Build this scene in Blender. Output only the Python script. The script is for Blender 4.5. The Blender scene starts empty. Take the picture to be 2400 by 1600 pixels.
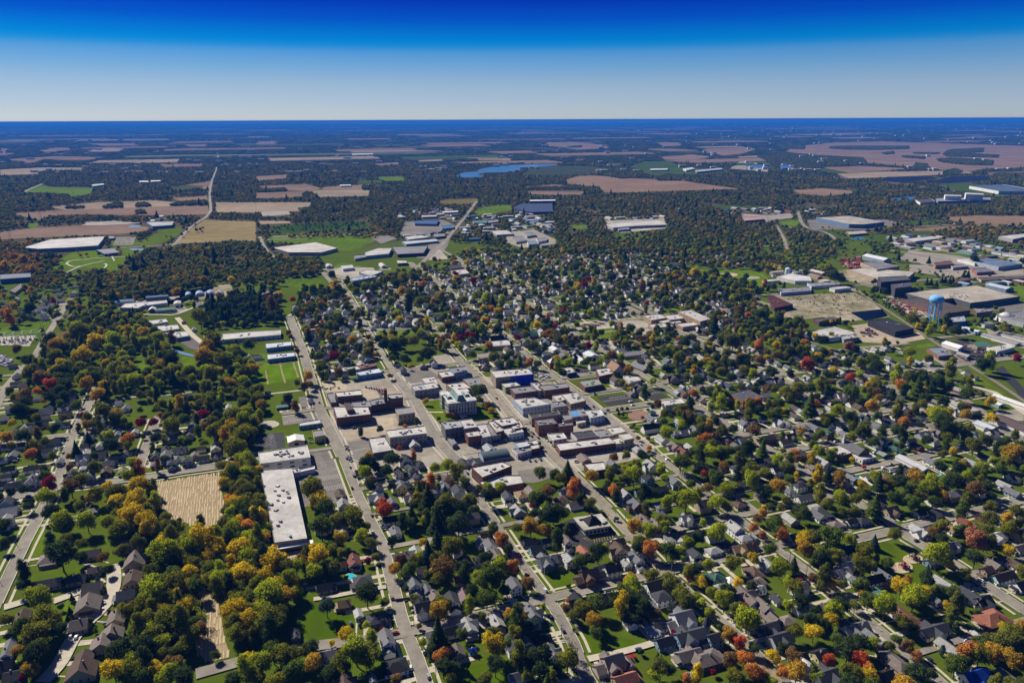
import bpy, math, random
import numpy as np
from mathutils import Matrix, Vector, noise as mnoise
random.seed(7); RNG = np.random.default_rng(7)
scene = bpy.context.scene
COL = scene.collection
# ------------------------------------------------------------------ camera
W, H, F, CAMH = 2400, 1600, 1750.0, 300.0
PITCH = math.atan((800 - 280.5) / F)
ROLL = math.radians(-0.24)
CMAT = Matrix.Rotation(math.pi / 2 - PITCH, 3, 'X') @ Matrix.Rotation(ROLL, 3, 'Z')
cam_d = bpy.data.cameras.new('camera'); cam = bpy.data.objects.new('camera', cam_d); COL.objects.link(cam)
cam_d.sensor_width = 36; cam_d.lens = F / W * 36; cam_d.clip_start = 1; cam_d.clip_end = 200000
cam.matrix_world = Matrix.Translation((0, 0, CAMH)) @ CMAT.to_4x4()
scene.camera = cam
# ------------------------------------------------------------------ light
SUN_AZ = math.radians(46); SUN_EL = math.radians(38)     # sun stands 46 degrees left of the view axis
sd = Vector((-math.sin(SUN_AZ) * math.cos(SUN_EL), math.cos(SUN_AZ) * math.cos(SUN_EL), math.sin(SUN_EL)))
sun_d = bpy.data.lights.new('sun', 'SUN'); sun_d.energy = 4.9; sun_d.angle = math.radians(0.5); sun_d.color = (1.0, 0.93, 0.81)
sun = bpy.data.objects.new('sun', sun_d); COL.objects.link(sun); sun.rotation_euler = sd.to_track_quat('Z', 'Y').to_euler()
world = bpy.data.worlds.new('World'); scene.world = world; world.use_nodes = True
wn, wl = world.node_tree.nodes, world.node_tree.links
wn.clear()
sky = wn.new('ShaderNodeTexSky'); sky.sky_type = 'NISHITA'; sky.sun_disc = False
sky.sun_elevation = SUN_EL; sky.sun_rotation = -SUN_AZ; sky.altitude = 300; sky.dust_density = 0.6; sky.ozone_density = 2.0
tc = wn.new('ShaderNodeTexCoord'); sx = wn.new('ShaderNodeSeparateXYZ'); wl.new(tc.outputs['Generated'], sx.inputs[0])
wr = wn.new('ShaderNodeValToRGB'); wl.new(sx.outputs['Z'], wr.inputs[0])
SKY = [(0.0031, (0.5979, 0.7118, 0.8734)), (0.0214, (0.4909, 0.6323, 0.8744)), (0.042, (0.3868, 0.5554, 0.8233)), (0.0623, (0.2255, 0.4701, 0.8161)), (0.0797, (0.1099, 0.3866, 0.8148)), (0.0872, (0.0134, 0.3136, 0.7949)), (0.0931, (0.0028, 0.2779, 0.7913)), (0.1163, (0.0029, 0.1224, 0.6886)), (0.1387, (0.003, 0.0551, 0.569)), (0.2, (0.016, 0.055, 0.36)), (1, (0.06, 0.1, 0.27))]
while len(wr.color_ramp.elements) < len(SKY): wr.color_ramp.elements.new(0.5)
for e, (p, c) in zip(wr.color_ramp.elements, SKY): e.position = p; e.color = (*c, 1)
gm = wn.new('ShaderNodeGamma'); gm.inputs[1].default_value = .35; wl.new(sky.outputs[0], gm.inputs[0])
wm = wn.new('ShaderNodeMixRGB'); wm.blend_type = 'MULTIPLY'; wm.inputs[0].default_value = 1
wl.new(gm.outputs[0], wm.inputs[1]); wl.new(wr.outputs[0], wm.inputs[2])
bg = wn.new('ShaderNodeBackground'); bg.inputs['Strength'].default_value = 0.10; vm = wn.new('ShaderNodeVectorMath'); vm.operation = 'SCALE'; vm.inputs['Scale'].default_value = 2.4; wl.new(wm.outputs[0], vm.inputs[0]); wl.new(vm.outputs[0], bg.inputs[0])
wo = wn.new('ShaderNodeOutputWorld'); wl.new(bg.outputs[0], wo.inputs[0])
vs = scene.view_settings; vs.view_transform = 'Standard'; vs.look = 'None'; vs.exposure = 0.7; vs.gamma = 1; vs.use_curve_mapping = False
scene.cycles.max_bounces = 5; scene.cycles.diffuse_bounces = 2; scene.cycles.volume_bounces = 0; scene.cycles.transmission_bounces = 3
HAZE_DENSITY, HAZE_COLOR = 5.8e-5, (.03, .215, .78, 1)
# ------------------------------------------------------------------ image <-> ground
def G(x, y, z=0.0):
    d = CMAT @ Vector(((x - W / 2) / F, -(y - H / 2) / F, -1.0))
    t = (z - CAMH) / min(d.z, -1e-4)
    return Vector((d.x * t, d.y * t, z))
CINV = np.array(CMAT.transposed())
def P(v):
    d = CINV @ (np.array(v, float) - np.array((0, 0, CAMH)))
    return W / 2 + F * d[0] / -d[2], H / 2 - F * d[1] / -d[2], -d[2]
TILES = dict(S=(0, 250), R=(600, 250), U=(1200, 250), Q=(1800, 250), C=(0, 600), D=(600, 600), E=(1200, 600), Fq=(1800, 600),
             G=(0, 900), H=(600, 900), I=(1200, 900), N=(1800, 900), J=(0, 1200), K=(600, 1200), L=(1200, 1200), M=(1800, 1200), P=(0, 0))
def px(t, x, y):
    if t == 'P': return x, y
    o = TILES[t]; return o[0] + x * 2.551, o[1] + y * 2.551
def pts(t, s):
    return [px(t, *map(float, p.split(','))) for p in s.split()]
GA = math.radians(19.9)            # heading of the street grid
E1 = Vector((-math.sin(GA), math.cos(GA), 0)); E2 = Vector((math.cos(GA), math.sin(GA), 0))
# ------------------------------------------------------------------ materials
def mat(name, color=(.5, .5, .5), rough=.9, noise=None, objcol=False, dark=None, spec=.2, metallic=0, inst=False, transl=0, bump=0, wave=None, world_noise=False, bright=0):
    """colour from the object or a constant, broken up by noise between itself and `dark`"""
    m = bpy.data.materials.new(name); m.use_nodes = True; n, l = m.node_tree.nodes, m.node_tree.links
    b = n['Principled BSDF']; b.inputs['Roughness'].default_value = rough; b.inputs['Metallic'].default_value = metallic
    b.inputs['Specular IOR Level'].default_value = spec
    if inst:
        a = n.new('ShaderNodeAttribute'); a.attribute_type = 'INSTANCER'; a.attribute_name = 'col'; src = a.outputs['Color']
    elif objcol:
        a = n.new('ShaderNodeObjectInfo'); src = a.outputs['Color']
    else:
        a = n.new('ShaderNodeRGB'); a.outputs[0].default_value = (*color, 1); src = a.outputs[0]
    co = n.new('ShaderNodeTexCoord')
    if world_noise:
        co = n.new('ShaderNodeNewGeometry'); vec = co.outputs['Position']
    else: vec = co.outputs['Object']
    for (sc, amt, det) in (noise or []):
        t = n.new('ShaderNodeTexNoise'); t.inputs['Scale'].default_value = sc; t.inputs['Detail'].default_value = det; l.new(vec, t.inputs['Vector'])
        r = n.new('ShaderNodeMapRange'); r.inputs[1].default_value = .36; r.inputs[2].default_value = .64; l.new(t.outputs[0], r.inputs[0])
        mx = n.new('ShaderNodeMixRGB'); 
        f = n.new('ShaderNodeMath'); f.operation = 'MULTIPLY'; f.inputs[1].default_value = amt; l.new(r.outputs[0], f.inputs[0]); l.new(f.outputs[0], mx.inputs[0])
        l.new(src, mx.inputs[1])
        if dark: mx.inputs[2].default_value = (*dark, 1)
        else:
            q = n.new('ShaderNodeMixRGB'); q.blend_type = 'MULTIPLY'; q.inputs[0].default_value = 1; l.new(src, q.inputs[1]); q.inputs[2].default_value = (.35, .35, .38, 1); l.new(q.outputs[0], mx.inputs[2])
        src = mx.outputs[0]
    if bright:      # leaves and sprays catching more or less light, painted in as fine two-way colour noise
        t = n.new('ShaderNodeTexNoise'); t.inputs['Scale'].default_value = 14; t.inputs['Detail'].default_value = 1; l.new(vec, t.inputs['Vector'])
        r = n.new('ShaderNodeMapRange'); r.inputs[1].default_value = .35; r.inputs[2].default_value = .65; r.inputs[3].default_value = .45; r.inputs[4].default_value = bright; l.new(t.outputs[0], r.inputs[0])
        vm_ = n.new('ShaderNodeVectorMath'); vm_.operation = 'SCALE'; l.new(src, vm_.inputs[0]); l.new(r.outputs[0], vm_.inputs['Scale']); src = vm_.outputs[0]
    if wave:
        mp = n.new('ShaderNodeMapping'); mp.inputs['Rotation'].default_value = (0, 0, -GA + wave[1]); l.new(vec, mp.inputs[0])
        wv = n.new('ShaderNodeTexWave'); wv.inputs['Scale'].default_value = wave[0]; wv.inputs['Distortion'].default_value = wave[2] if len(wave) > 2 else 1.0; wv.inputs['Detail'].default_value = 3; wv.inputs['Detail Scale'].default_value = .6
        l.new(mp.outputs[0], wv.inputs[0]); mx = n.new('ShaderNodeMixRGB'); mx.blend_type = 'MULTIPLY'; mx.inputs[0].default_value = wave[3] if len(wave) > 3 else .5
        l.new(src, mx.inputs[1]); l.new(wv.outputs[0], mx.inputs[2]); src = mx.outputs[0]
    l.new(src, b.inputs['Base Color'])
    if bump:
        t = n.new('ShaderNodeTexNoise'); t.inputs['Scale'].default_value = bump; l.new(vec, t.inputs['Vector'])
        bp = n.new('ShaderNodeBump'); bp.inputs['Strength'].default_value = .4; l.new(t.outputs[0], bp.inputs['Height']); l.new(bp.outputs[0], b.inputs['Normal'])
    if transl:
        tr = n.new('ShaderNodeBsdfTranslucent'); l.new(src, tr.inputs[0]); ms = n.new('ShaderNodeMixShader'); ms.inputs[0].default_value = transl
        l.new(b.outputs[0], ms.inputs[1]); l.new(tr.outputs[0], ms.inputs[2]); l.new(ms.outputs[0], n['Material Output'].inputs[0])
    return m
LEAFN = [(1.3, .32, 2), (9, .38, 2)]
M = dict(
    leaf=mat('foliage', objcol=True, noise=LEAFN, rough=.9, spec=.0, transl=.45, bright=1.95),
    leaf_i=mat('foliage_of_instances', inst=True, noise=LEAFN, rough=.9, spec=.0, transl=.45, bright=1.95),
    bark=mat('bark', (.10, .075, .055), noise=[(6, .5, 3)]),
    shingle=mat('roof_shingle', objcol=True, noise=[(.35, .35, 4), (2.5, .45, 3)], rough=.85),
    siding=mat('wall_siding', objcol=True, noise=[(.25, .2, 3)], rough=.8),
    flatroof=mat('flat_roof_membrane', objcol=True, noise=[(.035, .42, 6), (.2, .35, 5), (1.4, .25, 3)], rough=.8, wave=(.16, .0, .3, .06)),
    brick=mat('building_wall', objcol=True, noise=[(.12, .25, 4), (3, .3, 2)], rough=.9),
    glass=mat('window_glass', (.02, .03, .045), rough=.12, spec=.7),
    paint=mat('vehicle_paint', objcol=True, rough=.25, spec=.6),
    tyre=mat('tyre_rubber', (.015, .015, .015)),
    metal=mat('metal', objcol=True, rough=.72, noise=[(.4, .25, 2)], spec=.25),
    trim=mat('painted_trim', (.7, .7, .68)),
    grass=mat('lawn_grass', (.078, .130, .005), noise=[(.012, .45, 6), (.11, .45, 4), (.9, .35, 3)], dark=(.060, .068, .010), world_noise=True, spec=0),
    fieldgreen=mat('green_field', objcol=True, noise=[(.006, .3, 4), (.05, .3, 4)], world_noise=True, wave=(.018, .3, 3, .12), spec=0),
    crop=mat('harvested_field', objcol=True, noise=[(.0035, .35, 6), (.03, .25, 4)], world_noise=True, wave=(.012, math.pi / 2, 2.5, .16), spec=0),
    stubble=mat('corn_stubble', (.42, .33, .20), noise=[(.05, .45, 5), (.8, .3, 4)], dark=(.27, .20, .12), world_noise=True, wave=(.42, 0.0, 1.3, .35), spec=0),
    country=mat('countryside_soil', (.040, .060, .020), noise=[(.0011, .8, 8), (.012, .5, 5)], dark=(.10, .075, .035), world_noise=True, spec=0),
    road=mat('road_asphalt', (.30, .268, .215), noise=[(.015, .35, 5), (.12, .35, 5), (1.2, .3, 3)], rough=.92, world_noise=True),
    walk=mat('pavement_concrete', (.45, .40, .31), noise=[(.3, .25, 4)], world_noise=True),
    lot=mat('paved_lot', objcol=True, noise=[(.02, .4, 6), (.14, .3, 5), (.9, .3, 3)], rough=.92, world_noise=True),
    gravel=mat('weedy_gravel', (.52, .45, .35), noise=[(.02, .85, 7), (.07, .75, 6), (.4, .4, 4)], dark=(.13, .12, .06), world_noise=True, spec=0),
    line=mat('road_paint', objcol=True, noise=[(.8, .35, 3)], world_noise=True),
    water=mat('lake_water', (.045, .17, .33), rough=.35, spec=.5, noise=[(.01, .3, 3)], world_noise=True),
    pool=mat('pool_water', objcol=True, rough=.1, spec=.5),
    sand=mat('playground_sand', (.46, .36, .24), noise=[(.5, .3, 4)], world_noise=True),
)
# ------------------------------------------------------------------ mesh helpers
class MB:
    def __init__(s): s.v, s.f, s.m = [], [], []
    def poly(s, p, m=0):
        b = len(s.v); s.v += [tuple(q) for q in p]; s.f.append(tuple(range(b, b + len(p)))); s.m.append(m)
    def box(s, x0, x1, y0, y1, z0, z1, m=0):
        v = [(x0, y0, z0), (x1, y0, z0), (x1, y1, z0), (x0, y1, z0), (x0, y0, z1), (x1, y0, z1), (x1, y1, z1), (x0, y1, z1)]
        b = len(s.v); s.v += v
        for f in ((0, 3, 2, 1), (4, 5, 6, 7), (0, 1, 5, 4), (1, 2, 6, 5), (2, 3, 7, 6), (3, 0, 4, 7)): s.f.append(tuple(b + i for i in f)); s.m.append(m)
    def tube(s, p0, p1, r0, r1, n=8, m=0):
        p0, p1 = Vector(p0), Vector(p1); q = (p1 - p0).to_track_quat('Z', 'Y'); b = len(s.v)
        for p, r in ((p0, r0), (p1, r1)):
            for i in range(n):
                a = 2 * math.pi * i / n; s.v.append(tuple(p + q @ Vector((math.cos(a) * r, math.sin(a) * r, 0))))
        for i in range(n): s.f.append((b + i, b + (i + 1) % n, b + n + (i + 1) % n, b + n + i)); s.m.append(m)
        s.f.append(tuple(b + n + i for i in range(n))); s.m.append(m)
        s.f.append(tuple(b + n - 1 - i for i in range(n))); s.m.append(m)
    def lathe(s, prof, n=20, m=0, c=(0, 0)):
        b = len(s.v)
        for r, z in prof:
            for i in range(n): a = 2 * math.pi * i / n; s.v.append((c[0] + r * math.cos(a), c[1] + r * math.sin(a), z))
        for k in range(len(prof) - 1):
            for i in range(n):
                s.f.append((b + k * n + i, b + k * n + (i + 1) % n, b + (k + 1) * n + (i + 1) % n, b + (k + 1) * n + i)); s.m.append(m)
    def prism(s, p, z0, z1, m=0, mt=None, cap=True):
        n = len(p)
        for i in range(n):
            a, c = p[i], p[(i + 1) % n]; s.poly([(a[0], a[1], z0), (c[0], c[1], z0), (c[0], c[1], z1), (a[0], a[1], z1)], m)
        if cap: s.poly([(q[0], q[1], z1) for q in p], m if mt is None else mt)
    def mesh(s, name, mats):
        me = bpy.data.meshes.new(name); me.from_pydata(s.v, [], s.f)
        for m in mats: me.materials.append(m)
        if len(mats) > 1: me.polygons.foreach_set('material_index', s.m)
        return me
def link(name, data, parent=None, color=None, kind=None):
    o = bpy.data.objects.new(name, data); COL.objects.link(o)
    if parent is not None: o.parent = parent
    if color is not None: o.color = (*color, 1)
    if kind: o['kind'] = kind
    return o
def obj(name, mb, mats, parent=None, color=None, kind=None):
    return link(name, mb.mesh(name, mats if isinstance(mats, list) else [mats]), parent, color, kind)
def thing(name, loc, rz=0, label=None, cat=None, group=None):
    o = link(name, None); o.location = loc; o.rotation_euler = (0, 0, rz)
    tag(o, label, cat, group); return o
def tag(o, label=None, cat=None, group=None):
    if label: o['label'] = label
    if cat: o['category'] = cat
    if group: o['group'] = group
# ------------------------------------------------------------------ occupancy raster of the near world (2 m cells)
RX0, RX1, RY0, RY1, CS = -4300, 4300, 150, 5500, 3.0
NX, NY = int((RX1 - RX0) / CS), int((RY1 - RY0) / CS)
OCC = np.zeros((NY, NX), np.uint8)      # bits: 1 road, 2 building, 4 open ground (no auto tree), 8 paved/no house, 16 wood
def inside(poly, X, Y):
    r = np.zeros(X.shape, bool); n = len(poly); j = n - 1
    for i in range(n):
        xi, yi, xj, yj = poly[i][0], poly[i][1], poly[j][0], poly[j][1]
        if yi != yj: r ^= ((yi > Y) != (yj > Y)) & (X < (xj - xi) * (Y - yi) / (yj - yi) + xi)
        j = i
    return r
def raster(poly, bit, grow=0):
    xs = [p[0] for p in poly]; ys = [p[1] for p in poly]
    i0, i1 = max(0, int((min(xs) - grow - RX0) / CS)), min(NX, int((max(xs) + grow - RX0) / CS) + 2)
    j0, j1 = max(0, int((min(ys) - grow - RY0) / CS)), min(NY, int((max(ys) + grow - RY0) / CS) + 2)
    if i0 >= i1 or j0 >= j1: return
    X, Y = np.meshgrid(RX0 + (np.arange(i0, i1) + .5) * CS, RY0 + (np.arange(j0, j1) + .5) * CS)
    r = inside(poly, X, Y)
    if grow:
        n = len(poly)
        for i in range(n): r |= segd(poly[i], poly[(i + 1) % n], X, Y) < grow
    OCC[j0:j1, i0:i1][r] |= bit
def segd(a, b, X, Y):
    dx, dy = b[0] - a[0], b[1] - a[1]; L = dx * dx + dy * dy + 1e-9
    t = np.clip(((X - a[0]) * dx + (Y - a[1]) * dy) / L, 0, 1)
    return np.hypot(X - a[0] - t * dx, Y - a[1] - t * dy)
def raster_line(pl, bit, r):
    for a, b in zip(pl, pl[1:]):
        i0, i1 = max(0, int((min(a[0], b[0]) - r - RX0) / CS)), min(NX, int((max(a[0], b[0]) + r - RX0) / CS) + 2)
        j0, j1 = max(0, int((min(a[1], b[1]) - r - RY0) / CS)), min(NY, int((max(a[1], b[1]) + r - RY0) / CS) + 2)
        if i0 >= i1 or j0 >= j1: continue
        X, Y = np.meshgrid(RX0 + (np.arange(i0, i1) + .5) * CS, RY0 + (np.arange(j0, j1) + .5) * CS)
        OCC[j0:j1, i0:i1][segd(a, b, X, Y) < r] |= bit
def occ(x, y):
    i, j = int((x - RX0) / CS), int((y - RY0) / CS)
    return int(OCC[j, i]) if 0 <= i < NX and 0 <= j < NY else 0
# ------------------------------------------------------------------ landmarks used to tell look-alikes apart in labels
LAND = [('the stone courthouse', (1068, 950)), ('the long white warehouse', (670, 1190)), ('the sand playground ovals', (2130, 1320)),
        ('the corn stubble field', (440, 1165)), ('the light blue water tower', (2185, 757)), ('the tan brick school', (1600, 750)),
        ('the lantern-roofed bank', (1385, 1235)), ('the brick plaza', (1490, 970)), ('the taupe condominium lane', (230, 1420)),
        ('the practice field', (655, 870)), ('the car dealership', (2290, 830)), ('the blue quonset huts', (480, 687)), ('the crimson tree row', (365, 985)),
        ('the turquoise kidney pool', (822, 1352)), ('the grey-gabled brick church', (1985, 1060)), ('the white mansion', (1590, 1450)),
        ('the blue-wrapped building', (1200, 880)), ('the log-brown house', (1382, 1345)), ('the orange-brown hip-roofed house', (2330, 1445)),
        ('the lake', (1210, 400)), ('the black flat-roofed plant', (2090, 765)), ('the left avenue crossing', (140, 1130)), ('the white factory', (665, 1070)),
        ('the narrow stubble strip', (490, 1450)), ('the long red-brick store row', (1370, 1050)), ('the city park triangle', (920, 780)),
        ('the black-roofed ranch house', (920, 1215)), ('the dark parking lot', (2090, 1105)), ('the blue-roofed house', (2290, 1580)),
        ('the country road bend', (480, 510)), ('the dark brick hall tower', (905, 925)), ('the baseball park', (1750, 640)),
        ('the orange scrap yard', (1990, 615)), ('the black cube mill', (2090, 665)), ('the open lawn corner', (1290, 1360)), ('the substation', (40, 800))]
LANDW = [(n, G(*p)) for n, p in LAND]
ORD = ['', 'second ', 'third ', 'fourth ', 'fifth ', 'sixth ', 'seventh ', 'eighth ', 'ninth ', 'tenth ', 'eleventh ', 'twelfth ', 'thirteenth ', 'fourteenth ', 'fifteenth ', 'sixteenth ', 'seventeenth ', 'eighteenth ', 'nineteenth ', 'twentieth ']
TOLABEL = []      # (object, description, world position)
def later(o, desc): TOLABEL.append((o, desc, Vector(o.location)))
def settle_labels():
    groups = {}
    for o, desc, p in TOLABEL:
        q = P((p.x, p.y, 0)); best = None
        for n, w in LANDW:
            d = (w - p); d = math.hypot(d.x, d.y)
            if best is None or d < best[0]: best = (d, n, w)
        d, n, w = best; e = p - w; u, v = e.x, e.y
        rel = ('right of ' if u > 0 else 'left of ') if abs(u) > abs(v) else ('behind ' if v > 0 else 'in front of ')
        if d < 14: rel = 'close beside '
        groups.setdefault((desc, rel, n), []).append((d, o))
    for (desc, rel, n), l in groups.items():
        l.sort(key=lambda t: t[0])
        for i, (d, o) in enumerate(l):
            if len(l) == 1: o['label'] = desc + ' ' + rel + n
            else: o['label'] = ('nearest ' if i == 0 else (ORD[i] if i < 20 else 'outlying ')) + desc + ' ' + rel + n 
# ================================================================== THE SETTING: ground, fields, water, roads
def sheet(name, poly, z, m, color=None, kind='structure', parent=None, base=None):
    """a flat polygon of ground cover at height z (poly in world xy)"""
    mb = MB(); p = [(q[0], q[1], z) for q in poly]
    a = sum(p[i][0] * p[(i + 1) % len(p)][1] - p[(i + 1) % len(p)][0] * p[i][1] for i in range(len(p)))
    if a < 0: p = p[::-1]
    mb.poly(p); o = obj(name, mb, m, parent, color)
    if kind: o['kind'] = kind
    return o
mb = MB(); R = 64000.0
mb.poly([(-R, -2500, 0), (R, -2500, 0), (R, R, 0), (-R, R, 0)]); obj('ground', mb, M['country'], kind='structure')
town = [G(*p) for p in [(-300, 1750), (-200, 640), (150, 600), (330, 640), (560, 640), (760, 590), (980, 560), (1250, 560), (1500, 540), (1900, 560), (2300, 560), (2650, 640), (2750, 1750)]]
sheet('town_lawn', town, .03, M['grass'])
def smooth(poly, it=1):
    for _ in range(it):
        q = []
        for i in range(len(poly)):
            a, b = poly[i], poly[(i + 1) % len(poly)]
            q += [tuple(a[k] * .8 + b[k] * .2 for k in (0, 1)), tuple(a[k] * .2 + b[k] * .8 for k in (0, 1))]
        poly = q
    return poly
PINK, TAN, BROWN, BRIGHT, MEAD, OLIVE, NAVY = (.26, .178, .125), (.35, .275, .185), (.27, .18, .115), (.115, .185, .006), (.065, .105, .008), (.17, .135, .035), (.022, .026, .05)
FIELDS = []
fz = [0]
def field(t, s, c, name='harvested_field', m='crop', sm=1):
    w = [G(*p) for p in pts(t, s)]; d = sum(p.length for p in w) / len(w)
    fz[0] += 1
    p = smooth([(q.x, q.y) for q in w], sm if m != 'crop' else 0)
    z = (.05 if d < 1500 else (.15 if d < 3500 else .29)) + .006 * (fz[0] % 30)
    sheet(name, p, z, M[m], c); FIELDS.append([(q.x, q.y) for q in w]); raster(FIELDS[-1], 4 | 8)
for s, c in (('0,115 35,111 75,109 117,107 137,111 135,114 112,117 60,119 0,122', PINK), ('10,98 70,94 191,91 192,99 130,100 110,99.5 75,99 45,100 36,104', PINK),
             ('45,92 90,88 140,86 190,90.5 115,93 60,95', TAN), ('188,104 235,105.5 235,124 160,125.5 165,121 175,113', (.30, .235, .10)), ('198,88 235,88 235,97.5 198,97', TAN),
             ('0,58 35,56 78,56 75,58 40,58.5 35,62 0,63', TAN), ('5,48.5 50,45.5 97,46.5 80,49 60,49 40,48 30,52 22,52 20,50', PINK), ('36,40.5 50,37.5 66,38 65,39.5 40,42', PINK),
             ('78,40.5 100,38 115,38.5 110,41 85,41.5', TAN), ('0,38 8,39 3,44 0,44', PINK), ('80,34 125,33.5 128,35.5 95,36', PINK), ('145,53 190,52 183,55 150,55.5', PINK),
             ('170,72 196,68 192,75 186,76 186,73', BROWN), ('157,84 190,82 191,86 165,86.5', BROWN), ('168,35 192,34.5 190,36.5 172,36.5', PINK)): field('S', s, c)
for s, c in (('22,77 41,72 45,74 86,74.5 84,80 65,83 62,80 40,79 20,79', BRIGHT), ('155,74 183,72.5 187,74 160,75', MEAD), ('110,45.4 170,44.3 235,43.8 235,45 170,45.3 120,46.6', (.16, .19, .09)),
             ('68,133 90,132 133,130 137,128 143,129.5 123,139 100,156 95,150 75,148 62,152 47,152 53,143 60,138', BRIGHT), ('103,121 102,130 125,128 145,127 165,118 168,114 165,110 150,113 135,120 127,125', (.11, .16, .008)),
             ('25,108 35,106 35,111 27,112', BRIGHT)): field('S', s, c, 'green_field', 'fieldgreen')
for s, c in (('0,73 45,71 60,75 52,78 12,76', PINK), ('50,77 105,76 104,82 58,83', TAN), ('62,74 105,71.5 98,76 60,76.5', PINK), ('0,79 45,78 42,82 30,83.5 0,84.5', PINK), ('0,88 51,88 48,92 38,93 40,96 0,97', TAN),
             ('0,64 29,62.5 27,66 8,67.5 0,68', PINK), ('105,52.5 133,51 134,53 113,54', PINK), ('0,32 20,31.5 20,35 0,35.5', PINK), ('85,41 130,40.2 188,40.5 90,42', TAN), ('143,50 170,48.5 176,49.5 150,50.5', TAN),
             ('193,45.5 222,44.5 222,47 195,47.5', TAN), ('200,48 235,47.5 235,49.5 205,49', TAN), ('0,105 30,105 32,107 5,108', TAN)): field('R', s, c)
for s, c in (('110,64.5 135,64 137,68 118,68.5', BRIGHT), ('94,68 114,67.5 116,69.5 93,72', MEAD), ('55,53 73,51.5 73,53 58,54', MEAD), ('12,110 60,107 100,105 105,111 70,113 35,116 15,114', (.045, .09, .008)),
             ('15,118 40,119 70,119 108,118.5 115,121 90,132 78,133 60,125 30,126 10,128 10,122', BRIGHT), ('168,86 202,84 205,87 195,89.5 170,89.5', OLIVE), ('200,97 207,92 235,90 235,96 205,100', BRIGHT),
             ('135,118 160,114 165,117 150,120', BRIGHT), ('68,149 78,143 100,147 104,148 80,148.5 70,150', BRIGHT), ('0,43.8 60,42.9 130,42 200,41.2 130,43.2 60,44.2 0,45.1', (.12, .15, .08))): field('R', s, c, 'green_field', 'fieldgreen')
for s, c in (('30,33 60,32.5 87,35.5 90,38 60,39.5 45,37 32,36', PINK), ('49,67 60,64 75,63.5 130,67 155,68 185,72.5 212,76 190,76 150,77.5 105,79 85,79 80,74 50,70.5', BROWN), ('13,74 35,71.5 45,72 65,77 15,77', PINK),
             ('14,78 68,78 62,81 30,81 15,80', PINK), ('132,33 155,33 157,35.5 140,36.5', PINK), ('175,39 215,37.5 225,39 212,43 195,45 178,42', PINK), ('135,46 165,44 185,46 165,49 140,48.5', PINK), ('205,46 235,44.5 235,46 210,47', TAN)): field('U', s, c)
for s, c in (('107,55 118,51 140,50 152,53 155,56 195,58 200,60 135,64 118,60', MEAD), ('15,58 30,55 60,54 90,57 70,62 40,63 10,62', (.06, .075, .03)), ('50,109 65,108 72,111 60,113', BRIGHT), ('85,103 105,104 125,107 95,105', BRIGHT),
             ('180,91 235,92 235,95 200,95', MEAD), ('205,48 235,47 235,52 210,50', MEAD)): field('U', s, c, 'green_field', 'fieldgreen')
for s, c in (('20,37 60,33 105,32 262,37 262,55 200,57 180,60 95,52 60,48 15,41', PINK), ('50,56 85,54.5 130,57 75,61', PINK), ('62,62 100,60 180,59 190,61 105,65 75,66', TAN), ('103,67 110,64.5 150,64 155,65.5 130,70 112,70', NAVY),
             ('145,70.5 168,64 205,63.5 205,68 165,70.5', NAVY), ('200,61 235,59.5 235,62.5 205,63.5', BROWN), ('22,77 50,75 77,77.5 77,80 50,82 30,80', BROWN), ('155,102 190,100 245,100.5 245,110 195,110 170,105', BROWN),
             ('128,112 170,109.5 188,110 150,115 135,116', BROWN)): field('Q', s, c)
for s, c in (('150,136 190,132.5 205,134 165,139 160,139', BRIGHT), ('33,57 55,57 77,61 60,60.5', MEAD), ('155,71 180,71 235,74 235,81 210,82 165,76', MEAD), ('108,105 150,103 165,108 130,111', MEAD), ('35,112 60,110 105,118 150,113 150,118 90,127', (.07, .11, .01)),
             ('10,106 30,103 27,110 12,109', BRIGHT)): field('Q', s, c, 'green_field', 'fieldgreen')
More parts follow.
